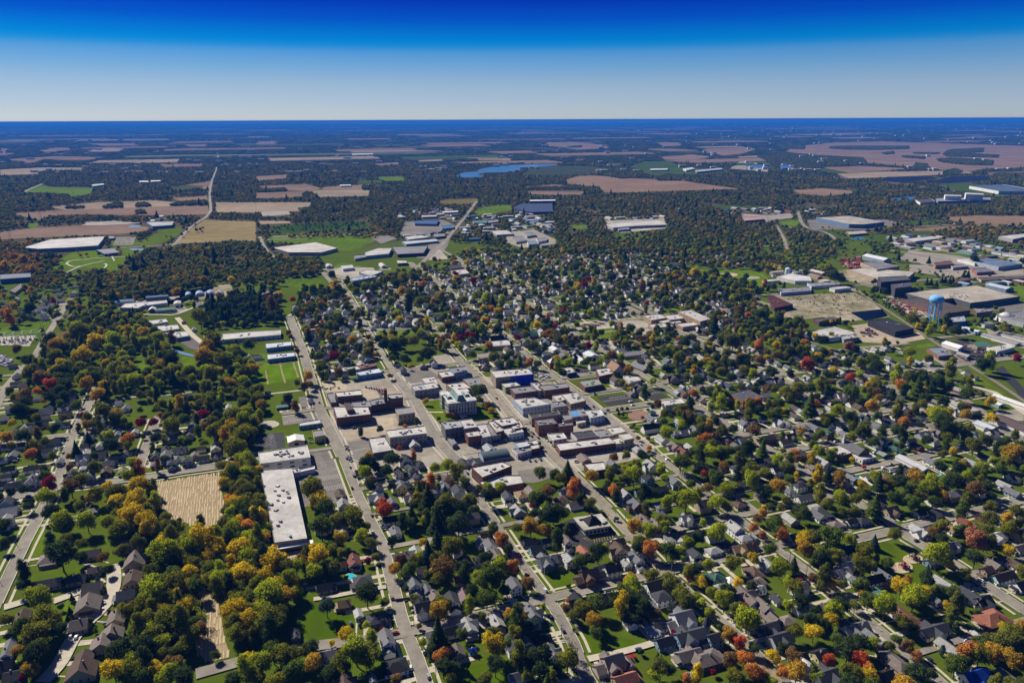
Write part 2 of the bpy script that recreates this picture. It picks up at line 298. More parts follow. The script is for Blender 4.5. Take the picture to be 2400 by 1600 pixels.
for t, s, c in (('D', '150,10 178,4 182,9 160,12', BRIGHT), ('D', '104,70 150,66 152,70 128,75 106,76', BRIGHT), ('D', '0,100 41,95 44,107 40,112 10,118 -6,117', (.105, .19, .004)), ('D', '0,90 9,89 37,94 0,98', BRIGHT),
                ('D', '6,21 40,19.5 62,21 65,26 40,29 20,27', (.09, .15, .006)), ('D', '40,27 62,26 66,30 40,33', BRIGHT), ('E', '152,12 165,10 180,13 172,16 156,15', BRIGHT), ('E', '180,12 215,12.5 235,17 235,33 222,34 215,24 200,22 190,19 165,15.5', BRIGHT),
                ('E', '145,48 163,46 170,48.5 152,51', BRIGHT), ('E', '65,69 88,66 105,70 103,75 85,77', BRIGHT), ('C', '0,66 30,62 48,60 42,70 20,73 0,75', BRIGHT), ('C', '52,70 65,67 60,75 52,77', OLIVE), ('C', '165,92 180,93 180,108 172,108', BRIGHT),
                ('C', '122,97 145,95 140,100 125,107', BRIGHT), ('Fq', '35,14 55,16 56,22 62,28 45,26', OLIVE), ('Fq', '218,26 240,25 240,42 232,38', BRIGHT), ('Fq', '176,64 205,62 215,68 190,72', BRIGHT), ('Fq', '186,105 200,115 220,127 205,128 190,120', (.12, .17, .01)),
                ('K', '35,85 60,70 78,80 90,90 85,118 50,118 32,106', (.07, .12, .003)), ('K', '180,145 220,136 235,150 235,157 185,157', (.07, .12, .003)), ('L', '22,55 58,58 74,68 40,76 36,77', (.085, .14, .002)),
                ('L', '88,112 120,120 117,122 82,132 70,131 60,112 86,108', (.075, .125, .002)), ('M', '82,29 105,27 125,32 150,42 168,62 140,70 110,60 90,38', (.085, .13, .004)), ('J', '10,118 20,115 14,126 0,140 0,118', BRIGHT),
                ('J', '38,0 42,8 40,38 28,43 30,20', BRIGHT), ('J', '13,18 17,14 24,8 12,35 5,40', BRIGHT), ('J', '60,78 70,76 66,100 60,115 54,118', BRIGHT), ('H', '59,62 68,60 73,75 64,76', (.14, .14, .05)), ('G', '86,112 95,112 104,127 94,127', BRIGHT),
                ('N', '195,8 203,4 221,9 205,11', BRIGHT), ('N', '208,23 215,20 225,26 212,29', BRIGHT), ('Fq', '135,82 150,80 156,83 140,85', BRIGHT), ('N', '155,64 170,70 186,81 170,78', BRIGHT)): field(t, s, c, 'mown_lawn', 'fieldgreen')
for t, s in (('G', '140,91 203,81 204,100 206,112 203,134 186,131 160,125 150,118 145,100'), ('J', '180,72 190,72 201,80 204,100 206,115 212,133 190,138 178,125 183,110 188,90')):
    field(t, s, None, 'stubble_field', 'stubble')
# crop rows of the stubble fields, as real low ridges
mb = MB()
for poly in FIELDS[-2:]:
    us = [p[0] * E2.x + p[1] * E2.y for p in poly]; vv = [p[0] * E1.x + p[1] * E1.y for p in poly]
    u = min(us)
    while u < max(us):
        v = min(vv)
        while v < max(vv):
            q = E2 * u + E1 * (v + 4)
            if inside(poly, np.array(q.x), np.array(q.y)) and random.random() < .8:
                w = .35 + random.random() * .35; j = random.uniform(-.3, .3); a = E2 * (u + j) + E1 * v; b = E2 * (u + j + random.uniform(-.4, .4)) + E1 * (v + 7)
                h = random.uniform(.05, .25)
                for s in (-1, 1): mb.poly([(*(a + E2 * s * w).xy, .3), (*(b + E2 * s * w).xy, .3), (b.x, b.y, h + .3), (a.x, a.y, h + .3)])
            v += 7
        u += 2.0
o = obj('corn_stubble', mb, mat('straw', (.48, .385, .24), noise=[(.06, .5, 4), (1.2, .4, 3)], dark=(.30, .22, .13), world_noise=True)); tag(o, 'rows of pale cut corn stubble standing in the two small fields by the river woods', 'corn stubble'); o['kind'] = 'stuff'
# water
def water(t, s, name='lake', z=.9, m='water', color=None):
    w = [G(*p) for p in pts(t, s)]; p = smooth([(q.x, q.y) for q in w], 2); sheet(name, p, z, M[m], color); FIELDS.append([(q.x, q.y) for q in w]); raster(FIELDS[-1], 4 | 8)
water('R', '183,64.3 186,62 192,60.3 203,59.8 205,57.5 215,55.5 235,53.5 262,52.7 280,52.8 273,54.5 250,56.5 240,59.5 232,60.3 210,60.8 202,62.5 212,64.6 190,65.3')
water('Q', '110,86 118,84 128,83 136,82.3 134,85 122,87', 'pond'); water('Q', '77,120.5 86,120 90,121 84,122.3 76,122', 'pond', .3)
water('S', '118,110.3 121,109 129,109 129,111 118,111.3', 'pond', .4); water('S', '118,131.5 121,130 133,130.5 131,132.5', 'pond', .3); water('U', '213,55 218,53.8 235,53.6 240,55 228,57', 'pond', .8)
water('C', '152,82 155,82.5 165,87.5 180,91 180,93 170,91 160,88', 'creek', .25)
# lots and paved yards
CONC, ASPH, DARK, TANL, PALE = (.36, .32, .25), (.215, .195, .165), (.045, .044, .044), (.47, .385, .27), (.45, .405, .32)
lz = [0]; GRV = (.33, .29, .23)
def lot(t, s, c, name='parking_lot', bit=13):
    w = [G(*p) for p in pts(t, s)]; lz[0] += 1
    sheet(name, [(q.x, q.y) for q in w], .12 + .005 * lz[0], M['gravel' if c == GRV else 'lot'], c); raster([(q.x, q.y) for q in w], bit)
lot('P', '760,905 1010,850 1110,880 1330,900 1420,960 1530,1040 1500,1075 1230,1130 1110,1150 1060,1075 830,1130 790,1060', CONC, 'downtown_pavement', 8 | 4)
for t, s, c in (('H', '36,83 50,60 68,58 73,75 85,100 70,112 60,105 43,114', ASPH), ('H', '83,54 104,50 108,66 97,71 87,68', ASPH), ('D', '60,116 82,114 84,124 63,125', TANL), ('D', '98,122 117,120 130,128 100,131', TANL), ('H', '76,35 125,30 128,45 104,49 80,52', TANL),
                ('H', '24,30 56,26 58,33 25,38', ASPH), ('H', '39,12 50,11 55,22 42,24', ASPH), ('H', '0,46 25,44 27,58 0,61', DARK), ('D', '134,105 155,101 170,112 150,116 138,117', ASPH), ('D', '162,92 175,90 190,100 170,102', CONC), ('H', '152,67 165,65 172,72 163,79 155,78', PALE),
                ('I', '5,80 33,76 44,84 20,91 8,90', ASPH), ('I', '-2,68 30,66 33,72 0,75', CONC), ('I', '48,68 108,58 115,68 100,70 56,75', PALE), ('I', '78,12 105,9.5 118,16 88,20', DARK), ('I', '122,6 132,5 143,12 128,15', DARK), ('I', '34,139 44,128 55,124 92,130 100,142 68,152 60,148 40,143', DARK),
                ('N', '100,78 122,71 142,84 160,88 150,91 128,88', DARK), ('E', '54,62 88,58 92,66 62,69', PALE), ('E', '92,60 103,58 125,60 135,72 118,72 108,68', PALE), ('E', '50,107 62,101 72,106 68,112 52,112', DARK), ('Fq', '5,36 80,34 96,42 112,56 75,60 50,56 20,60 5,50', (.33, .29, .23)),
                ('Fq', '77,64 92,62 118,72 138,70 145,76 118,81 85,79', TANL), ('Fq', '156,78 185,78 215,93 182,97', DARK), ('Fq', '104,38 120,36 165,54 140,57 112,46', PALE), ('Fq', '198,46 240,42 240,53 205,50', ASPH), ('Fq', '208,104 216,101 232,118 240,128 236,140 228,124', DARK),
                ('Fq', '60,14 75,12 105,22 102,30 90,28 80,24 64,22', GRV), ('Fq', '200,66 240,74 240,86 205,78', CONC), ('C', '104,47 140,47 215,36 212,24 200,27 170,33 160,38 168,43 120,52', GRV), ('C', '160,76 168,73 186,80 183,87 175,85', (.14, .12, .11)),
                ('D', '65,14 80,10 108,11 112,19 120,20 86,23 75,20', PALE), ('R', '105,120 120,118 130,121 115,126', ASPH), ('R', '137,106 172,104 186,111 150,118 132,118', ASPH), ('R', '160,124 178,121 176,128 168,139 147,139 157,130', ASPH), ('R', '158,141 168,130 177,140', PALE),
                ('S', '107,120 125,119.5 122,127 104,127', ASPH), ('S', '75,109 80,106 105,105 130,107 95,109', CONC), ('R', '5,96 30,96 32,99 5,101', CONC), ('U', '-5,116 20,113 40,122 40,126 10,130 -5,125', CONC), ('U', '85,105 140,103 142,112 100,116', PALE), ('U', '210,98 235,100 235,106 212,104', CONC),
                ('Q', '35,104 110,104 130,108 90,113 40,113', ASPH), ('Q', '0,100 20,98 24,102 0,105', CONC), ('Q', '130,132 175,137 235,150 235,156 190,156 120,140', CONC), ('Fq', '130,8 235,12 235,18 170,20 130,14', CONC), ('C', '0,74 33,73 27,83 0,82', PALE), ('C', '0,90 8,93 13,97 6,103 0,100', DARK),
                ('K', '22,38 50,34 47,47 30,47', TANL), ('H', '117,7 132,6 134,12 122,12', TANL), ('Fq', '146,92 165,91 178,97 160,100', CONC), ('N', '190,30 235,22 235,34 215,34', CONC), ('I', '176,34 190,44 196,45 186,36', TANL), ('N', '36,110 42,108 46,112 42,117 36,116', PALE),
                ('U', '210,50 235,53 235,60 200,57', CONC), ('H', '182,60 200,58 206,63 186,66', CONC)):
    lot(t, s, c)
# roads ------------------------------------------------------------
ROADS = []
def ribbon(mb, pl, w, z, m=0):
    pl = [Vector((p[0], p[1], 0)) for p in pl]; L, Rr = [], []
    for i, p in enumerate(pl):
        d = ((pl[min(i + 1, len(pl) - 1)] - p).normalized() + (p - pl[max(i - 1, 0)]).normalized()).normalized(); nrm = Vector((-d.y, d.x, 0)) * w / 2
        L.append(p + nrm); Rr.append(p - nrm)
    for i in range(len(pl) - 1): mb.poly([(Rr[i].x, Rr[i].y, z), (Rr[i + 1].x, Rr[i + 1].y, z), (L[i + 1].x, L[i + 1].y, z), (L[i].x, L[i].y, z)], m)
def catmull(pl, n=4):
    if len(pl) < 3: return pl
    out = []
    for i in range(len(pl) - 1):
        p0, p1, p2, p3 = pl[max(i - 1, 0)], pl[i], pl[i + 1], pl[min(i + 2, len(pl) - 1)]
        for k in range(n):
            t = k / n; out.append(.5 * ((2 * p1) + (p2 - p0) * t + (2 * p0 - 5 * p1 + 4 * p2 - p3) * t * t + (3 * p1 - p0 - 3 * p2 + p3) * t ** 3))
    return out + [pl[-1]]
def road(pp, w, walks=0, name='road', curve=False, m='road', z=None):
    pl = [G(*p) for p in pp]
    if curve: pl = catmull(pl)
    mb = MB(); z = z if z is not None else .50 + .003 * len(ROADS)
    d = min(p.length for p in pl)
    ribbon(mb, pl, w, z); obj(name, mb, M[m], kind='structure'); ROADS.append((pl, w, walks, z)); raster_line(pl, 1 | 8, w / 2 + 1.5)
    return pl
def vline(x, y, y0, y1, vx=540.0):     # straight street heading for the far vanishing point of the grid
    f = lambda yy: vx + (x - vx) * (yy - 281) / (y - 281)
    return [(f(y0), y0), (f((y0 + y1) / 2), (y0 + y1) / 2), (f(y1), y1)]
def hline(x, y, x0, x1, vx=6241.0, vy=260.0):
    f = lambda xx: vy + (y - vy) * (vx - xx) / (vx - x)
    n = max(2, int(abs(x1 - x0) / 200) + 1); return [(x0 + (x1 - x0) * i / n, f(x0 + (x1 - x0) * i / n)) for i in range(n + 1)]
ST = [[(1003, 1620), (977, 1544), (952, 1483), (939, 1442), (896, 1276), (842, 1168), (803, 1070), (773, 1010), (748, 959), (712, 830), (679, 743), (661, 694)],
      [(1395, 1620), (1373, 1583), (1343, 1506), (1302, 1430), (1225, 1325), (1130, 1180), (1072, 1082), (1018, 1024), (972, 937), (936, 895), (863, 776), (820, 700), (790, 655)],
      [(1860, 1625), (1723, 1488), (1560, 1343), (1456, 1232), (1422, 1193), (1322, 1093), (1210, 988), (1153, 918), (1083, 850), (1020, 776), (968, 727), (900, 662)],
      [(2225, 1620), (2183, 1582), (2030, 1452), (1876, 1327), (1790, 1263), (1618, 1130), (1526, 1058), (1412, 971), (1343, 915), (1276, 867), (1215, 815), (1110, 731), (1008, 650), (957, 615)]]
CUT = [(1070, 700, 7.8, 10.8), (1082, 895, 7.2, 10.4), (1193, 850, 7.8, 10.6), (1058, 867, 6.8, 8.8)]      # stretch through downtown, widths outside and inside it
for pp, (ya, yb, w0, w1) in zip(ST, CUT): road([p for p in pp if p[1] >= ya], w0, 1)
road([(2490, 1490), (2397, 1430), (2310, 1372), (2234, 1322), (2132, 1262), (2081, 1221), (1991, 1168), (1902, 1119), (1826, 1066), (1748, 1024), (1685, 984), (1608, 938), (1488, 870), (1350, 785), (1240, 715), (1123, 645), (1060, 600), (1021, 578)], 8.8, 1)
road([(-70, 1545), (15, 1363), (55, 1280), (95, 1205), (138, 1119), (160, 1055), (179, 1007), (209, 948), (228, 905)], 8, 1)
for pp, (ya, yb, w0, w1) in zip(ST, CUT): road([p for p in pp if yb - 1 <= p[1] <= ya + 1], w1, 1)
for pp, (ya, yb, w0, w1) in zip(ST, CUT):
    if pp[-1][1] < yb - 20: road([p for p in pp if p[1] <= yb], w0, 1)
road([(-20, 975), (15, 906), (50, 865), (77, 842), (102, 800), (133, 750), (165, 700)], 9, 0)
road([(325, 1100), (342, 1053), (357, 1010), (370, 975)], 8, 1)
road(vline(2019, 880, 850, 1240), 9, 1); road(vline(1560, 1040, 1260, 1080), 6, 0); road(vline(1760, 860, 700, 990), 9, 1); road(vline(1452, 700, 640, 900), 9, 1); road(vline(1600, 700, 600, 720), 8, 0); road(vline(1180, 640, 600, 720), 8, 0)
for x, y, x0, x1, w, k in ((952, 1483, 952, 1240, 10, 1), (1264, 1408, 1240, 1990, 10, 1), (906, 1284, 906, 1290, 7, 0), (1516, 1254, 1466, 2010, 8, 1), (847, 1146, 845, 1075, 8, 1), (778, 1050, 600, 785, 9, 0), (1018, 1022, 1010, 1660, 10, 1), (748, 959, 660, 1560, 9, 1),
                           (1378, 922, 1343, 1600, 9, 1), (863, 776, 690, 1240, 8, 1), (1083, 850, 870, 1500, 8, 1), (1130, 810, 1120, 1700, 8, 0), (1417, 755, 1280, 1900, 9, 1), (968, 727, 700, 1450, 8, 0), (940, 690, 800, 1600, 8, 0), (1060, 655, 960, 1750, 8, 0), (1120, 625, 1020, 1900, 8, 0),
                           (1953, 984, 1690, 2330, 9, 1), (1900, 1048, 1800, 2360, 9, 1), (2080, 1086, 1870, 2420, 9, 1), (2116, 1239, 1990, 2480, 10, 1), (1650, 905, 1560, 2050, 9, 0), (1880, 905, 1700, 2180, 8, 0), (2300, 1340, 2250, 2480, 8, 0), (170, 1020, -60, 250, 9, 1), (2250, 1500, 2100, 2480, 6, 0),
                           (880, 1205, 870, 960, 5, 0), (1600, 1178, 1480, 1860, 6, 0), (1500, 1130, 1420, 1620, 6, 0)):
    road(hline(x, y, x0, x1), w * .78, k)
road([(-60, 1178), (76, 1158), (138, 1143), (199, 1137), (350, 1119), (428, 1105), (523, 1092), (600, 1060)], 10, 1)
road([(459, 1580), (561, 1551), (640, 1535), (753, 1512), (860, 1500), (952, 1483)], 9, 0)
road([(215, 948), (300, 932), (420, 925), (520, 905)], 6, 0)
road([(2080, 895), (2208, 861), (2300, 848), (2460, 828)], 13, 0); road([(2130, 805), (2060, 812), (1990, 818), (1905, 835)], 8, 0, curve=True); road([(2175, 795), (2290, 783), (2440, 790)], 8, 0)
road([(1805, 692), (1905, 676), (2000, 670), (2090, 662), (2200, 655), (2300, 650), (2440, 640)], 9, 0, curve=True); road([(2080, 585), (2190, 605), (2330, 640), (2440, 668)], 13, 0); road([(1900, 545), (1960, 560), (1840, 530)], 9, 0)
road([(2330, 985), (2250, 930), (2180, 880)], 9, 0); road([(2240, 895), (2330, 920), (2440, 995)], 8, 0, m='walk')
# far country roads
road([(508, 322), (508, 333), (509, 350), (511, 362), (510, 378), (507, 397), (500, 415), (493, 440), (492, 470), (494, 492), (484, 508), (465, 520), (437, 542), (408, 573), (370, 590), (320, 620), (265, 648)], 10, 0, curve=True)
road([(250, 585), (320, 579), (370, 576), (408, 572), (470, 568), (600, 563), (700, 560)], 11, 0, curve=True)
road([(1117, 472), (1104, 490), (1085, 515), (1060, 545), (1042, 568), (1026, 582), (1008, 598), (990, 616), (965, 642)], 11, 0, curve=True)
road([(609, 555), (617, 575), (628, 590), (645, 605)], 9, 0, curve=True); road([(755, 638), (775, 660), (785, 675)], 9, 0)
road([(1845, 402), (1910, 408), (2000, 420), (2090, 428), (2180, 440), (2290, 455), (2440, 465)], 16, 0, curve=True); road([(1600, 378), (1660, 382), (1720, 392), (1800, 398)], 12, 0, curve=True)
road([(2095, 512), (2150, 510), (2200, 518), (2240, 525), (2180, 530), (2100, 532), (2020, 535)], 10, 0, curve=True); road([(1870, 495), (1885, 530), (1935, 545), (1960, 562)], 10, 0, curve=True); road([(1820, 528), (1838, 560), (1845, 585)], 8, 0)
road([(52, 452), (75, 441), (100, 431)], 12, 0); road([(600, 507), (720, 505), (800, 500)], 8, 0); road([(640, 555), (760, 553), (900, 545)], 7, 0, m='walk')
road([(965, 642), (900, 652), (830, 655), (760, 640)], 8, 0)
for pp, w in ((((155, 620), (165, 612), (200, 608), (245, 604), (300, 602)), 4), (((155, 618), (170, 625), (190, 624), (215, 618), (245, 612)), 4), (((245, 618), (250, 622), (240, 633), (228, 642)), 4), (((155, 640), (175, 630), (190, 624)), 4),
              (((262, 600), (268, 612)), 3), (((100, 1600), (140, 1555), (170, 1500), (200, 1465), (240, 1425), (262, 1390), (268, 1350), (262, 1325)), 9), (((125, 1410), (165, 1395), (205, 1378), (245, 1360)), 7), (((10, 1424), (50, 1412), (80, 1400)), 7),
              (((735, 1405), (780, 1398), (850, 1385), (905, 1376)), 4), (((1378, 1545), (1450, 1530), (1530, 1508), (1570, 1492)), 5), (((500, 700), (420, 735), (380, 738), (330, 737)), 5), (((415, 745), (430, 762), (450, 785), (475, 805)), 8)):
    pl = [G(*p) for p in pp]; pl = catmull(pl); mb = MB(); ribbon(mb, pl, w, .50 + .003 * len(ROADS)); obj('path' if w < 5 else 'driveway', mb, M['walk'], kind='structure'); ROADS.append((pl, w, 0, .4)); raster_line(pl, 1 | 8, w / 2 + .6)
for pl, w, _, _ in ROADS:      # the country roads stay clear of the far woods
    for a, b in zip(pl, pl[1:]):
        if b.y > 3500 or a.y > 3500:
            n = Vector((-(b - a).y, (b - a).x, 0)).normalized() * 11; FIELDS.append([(v.x, v.y) for v in (a - n, b - n, b + n, a + n)])
# railway: ballast bed with two rails
rp = catmull([G(*p) for p in [(1990, 668), (2040, 702), (2110, 748), (2170, 789), (2225, 825), (2272, 857), (2330, 893), (2376, 924), (2450, 975)]])
mb = MB(); ribbon(mb, rp, 5, .62); rl = obj('railway_bed', mb, mat('ballast', (.24, .20, .16), noise=[(.4, .4, 4)], world_noise=True), kind='structure')
mb = MB()
for s in (-.75, .75): ribbon(mb, [p + Vector((s * .8, s * -.6, 0)) for p in rp], .22, .78)
obj('rails', mb, mat('rusty_steel', (.13, .09, .07), rough=.5), rl)
raster_line(rp, 1 | 8 | 4, 9)
# sidewalks, kerbs and grass verges: parallel strips, broken at crossings
mbw, mbk = MB(), MB()
for k, (pl, w, walks, z) in enumerate(ROADS):
    if not walks: continue
    others = [(q, ww) for j, (q, ww, _, _) in enumerate(ROADS) if j != k and min((a - b).length for a in q for b in pl[::2]) < 900]
    for s in (-1, 1):
        for off, ww, zz, dst in ((w / 2 + 4.0, 1.8, .30, mbw), (w / 2 + .25, .5, .80 + .001 * (k % 20), mbk)):
            run = []
            def flush():
                if len(run) > 1:
                    ribbon(dst, run, ww, zz + .002 * (k % 9))
                run.clear()
            for a, b in zip(pl, pl[1:]):
                L = (b - a).length; d = (b - a) / L; nn = Vector((-d.y, d.x, 0)); t = 0
                if a.length > 1500: continue
                while t < L:
                    p = a + d * t + nn * s * off; hit = False
                    for q, qw in others:
                        for c, e in zip(q, q[1:]):
                            if segd(c, e, p.x, p.y) < qw / 2 + .6: hit = True; break
                        if hit: break
                    if hit: flush()
                    else: run.append(p.copy())
                    t += 6
            flush()
obj('pavement', mbw, M['walk'], kind='structure'); obj('kerb', mbk, mat('kerb_concrete', (.50, .47, .40), noise=[(.5, .2, 3)], world_noise=True), kind='structure')
# painted markings: centre lines, edge dashes and parking stalls
mbl, mby = MB(), MB()
for k in (2, 8):
    pl = ROADS[k][0]
    for a, b in zip(pl, pl[1:]):
        d = (b - a).normalized(); nn = Vector((-d.y, d.x, 0))
        for s in (-.2, .2): ribbon(mby, [a + nn * s, b + nn * s], .16, .80)
def stalls(t, a, b, depth, n, dst, ang=0, z=.62):
    """n stall lines of length depth along the row from a to b (tile coordinates)"""
    A, B = G(*px(t, *a)), G(*px(t, *b)); d = (B - A).normalized(); nn = Matrix.Rotation(math.pi / 2 + ang, 3, 'Z') @ d
    for i in range(n):
        p = A + (B - A) * i / max(1, n - 1); ribbon(dst, [p, p + nn * depth], .2, z)
for t, a, b, dp, n, g in (('H', (45, 92), (76, 87), 9, 22, 0), ('H', (48, 97), (79, 92), -9, 22, 0), ('H', (52, 62), (60, 76), 5, 12, 0), ('H', (90, 63), (103, 60), 6, 10, .5), ('H', (8, 58), (11, 47), -6, 9, .5), ('H', (19, 58), (17, 47), 6, 9, .5), ('H', (3, 59), (5, 50), 5, 7, .5),
                          ('I', (55, 73), (107, 64.5), 5, 38, .3), ('I', (58, 68.5), (105, 60.5), 5, 34, .3), ('I', (86, 17), (110, 13), 5, 20, .3), ('I', (90, 14), (104, 12), 5, 12, -.3), ('I', (126, 10), (136, 8.5), 5, 9, .2),
                          ('N', (104, 80), (128, 86), 5, 14, .2), ('H', (27, 36), (52, 32), 5, 12, 0), ('E', (58, 67), (86, 64), 6, 16, 0), ('S', (106, 122), (123, 121.5), 5, 16, 0), ('S', (106, 125), (121, 124.5), 5, 16, 0)):
    stalls(t, a, b, dp, n, mbl, g)
stalls('L', (71, 27), (96, 22), 6, 10, mby, .45); stalls('L', (75, 25), (92, 21.6), -5, 8, mby, -.3)
o = obj('parking_stall_lines', mbl, M['line'], color=(.62, .62, .60), kind='structure'); o = obj('yellow_road_lines', mby, M['line'], color=(.55, .40, .08), kind='structure')
# practice-field tracks, ball-field dirt
def oval(name, t, x, y, rx, ry, m, z=.30, color=None, lab=None):
    p = [G(*px(t, x + rx * math.cos(a), y + ry * math.sin(a))) for a in np.linspace(0, 2 * math.pi, 33)[:-1]]
    o = sheet(name, [(q.x, q.y) for q in p], z, M[m], color); raster([(q.x, q.y) for q in p], 12); return o
_p = [G(*p) for p in pts('M', '100,34 125,30 152,40 172,64 140,74 108,64')]; raster([(q.x, q.y) for q in _p], 12)
oval('playground_sand', 'M', 123, 51, 10, 5.2, 'sand', .35); oval('playground_sand', 'M', 133, 43, 9.2, 4.3, 'sand', .35)
oval('infield_dirt', 'E', 199, 17.3, 8.5, 1.8, 'sand'); oval('infield_dirt', 'E', 218, 20, 10, 1.2, 'lot', .31, PALE); oval('dirt_patch', 'E', 178, 18, 3, .8, 'sand')
for t, pp in (('D', [(22, 98), (24, 107), (27, 117)]), ('D', [(34, 97), (37, 106), (39, 112)]), ('D', [(9, 105), (11, 118)]), ('C', [(235, 98), (255, 100), (270, 97)]), ('D', [(106, 73), (130, 70.5), (151, 68)]), ('D', [(104, 71), (130, 68.6), (150, 67.2)])):
    mb = MB(); ribbon(mb, [G(*px(t, *p)) for p in pp], 2.2, .34); obj('worn_track', mb, M['fieldgreen'], color=(.30, .25, .13), kind='structure')
oval('brick_plaza', 'I', 116, 29, 9.5, 4.8, 'lot', .52, (.33, .20, .14)); oval('plaza_paving', 'I', 128, 27, 10, 5, 'lot', .50, PALE)
oval('memorial_circle', 'H', 13, 37, 8.5, 3.3, 'lot', .5, PALE)
# ================================================================== BUILDINGS
WHITE, CREAM, TANW, BRICK, DBRICK, GREYW, DGREY, BLUEW, BLACKR, STONE, BROWNW = (.72, .71, .68), (.60, .54, .40), (.42, .33, .24), (.185, .078, .055), (.10, .05, .04), (.32, .32, .32), (.10, .105, .115), (.20, .36, .50), (.030, .032, .038), (.42, .42, .38), (.16, .10, .07)
RW, RG, RD, RT, RB = (.58, .56, .52), (.26, .26, .27), (.06, .06, .065), (.50, .45, .36), (.13, .09, .075)
ubox = MB(); ubox.box(-.5, .5, -.5, .5, 0, 1); UB = {}
def unit_box(m):
    if m not in UB: UB[m] = ubox.mesh('unit_' + m, [M[m]])
    return UB[m]
def piece(name, m, parent, loc, scale, rz=0, color=None, lab=None):
    o = link(name, unit_box(m), parent, color); o.location = loc; o.scale = scale; o.rotation_euler = (0, 0, rz)
    if lab: o['label'] = lab
    return o
def visible(a, b):
    """does the wall from a to b (counter-clockwise outline) face the camera"""
    n = Vector((b[1] - a[1], a[0] - b[0], 0)); mid = Vector(((a[0] + b[0]) / 2, (a[1] + b[1]) / 2, 0))
    return n.dot(-mid) > 0
def add_windows(root, a, b, z0, h, floors, pitch=3.4, ww=1.3, wh=1.7, mat_='glass', name='window', zoff=1.0, maxn=14):
    a, b = Vector((a[0], a[1], 0)), Vector((b[0], b[1], 0)); L = (b - a).length; d = (b - a) / L; n = Vector((d.y, -d.x, 0)); rz = math.atan2(d.y, d.x)
    k = min(maxn, int((L - 1) / pitch))
    for f in range(floors):
        zz = z0 + f * h / floors + zoff
        for i in range(k):
            p = a + d * (L * (i + .5) / k) + n * .04
            piece(name, mat_, root, (p.x - root.location.x, p.y - root.location.y, zz), (ww, .16, wh), rz)
def flat(t, s, h, roof, wall, label, cat='building', name='commercial_building', win=1, units=3, par=.7, wallface=None, group=None, base=0, m='brick', winc=None, parent=None, ww=1.3, pitch=3.6, door=True):
    w = [G(*p, h) for p in pts(t, s)]; p = [(q.x, q.y) for q in w]
    a = sum(p[i][0] * p[(i + 1) % len(p)][1] - p[(i + 1) % len(p)][0] * p[i][1] for i in range(len(p)))
    if a < 0: p = p[::-1]
    c = (sum(q[0] for q in p) / len(p), sum(q[1] for q in p) / len(p)); raster(p, 2 | 8, 3)
    root = parent or thing(name, (c[0], c[1], 0), 0, label, cat, group); off = root.location
    pl = [(q[0] - off.x, q[1] - off.y) for q in p]
    mb = MB(); mb.prism(pl, base, h + par, cap=False)
    inner = [(q[0] + (off_c[0] - q[0]) * min(.3, .35 / max(1, math.hypot(off_c[0] - q[0], off_c[1] - q[1]))), q[1] + (off_c[1] - q[1]) * min(.3, .35 / max(1, math.hypot(off_c[0] - q[0], off_c[1] - q[1])))) for off_c in [(c[0] - off.x, c[1] - off.y)] for q in pl]
    for i in range(len(pl)):
        j = (i + 1) % len(pl)
        mb.poly([(*pl[i], h + par), (*pl[j], h + par), (*inner[j], h + par), (*inner[i], h + par)]); mb.poly([(*inner[i], h + par), (*inner[j], h + par), (*inner[j], h), (*inner[i], h)])
    obj('wall', mb, M[m], root, wall)
    mb = MB(); mb.poly([(*q, h) for q in inner]); rf = obj('roof', mb, M['flatroof'], root, roof)
    dist = math.hypot(*c)
    if win and dist < 1250:
        fl = max(1, round(h / 4.2))
        for i in range(len(p)):
            j = (i + 1) % len(p)
            if visible(p[i], p[j]) and math.hypot(p[j][0] - p[i][0], p[j][1] - p[i][1]) > 5:
                add_windows(root, p[i], p[j], base, h - base, fl, pitch=pitch, ww=ww)
    for k in range(units if dist < 1500 else 0):
        u = [random.random() for _ in p]; q = [random.random() ** 1.0 for _ in range(len(p))]; sm = sum(q); x = sum(a_ * b_[0] for a_, b_ in zip(q, p)) / sm; y = sum(a_ * b_[1] for a_, b_ in zip(q, p)) / sm
        sz = random.uniform(1.3, 2.6); piece('roof_unit', 'metal', rf, (x - off.x, y - off.y, h), (sz, sz * random.uniform(.7, 1.3), random.uniform(.8, 1.6)), -GA + math.pi * 0, random.choice([(.30, .30, .30), (.5, .5, .5), (.18, .19, .2)]))
    return root
def arch_roof(mb, w, l, n=10, z0=0, rise=None):
    r = w / 2; rise = rise or r
    pr = [(r * math.cos(math.pi * i / n), z0 + rise * math.sin(math.pi * i / n)) for i in range(n + 1)]
    for i in range(n): mb.poly([(pr[i][0], -l / 2, pr[i][1]), (pr[i][0], l / 2, pr[i][1]), (pr[i + 1][0], l / 2, pr[i + 1][1]), (pr[i + 1][0], -l / 2, pr[i + 1][1])])
    return pr
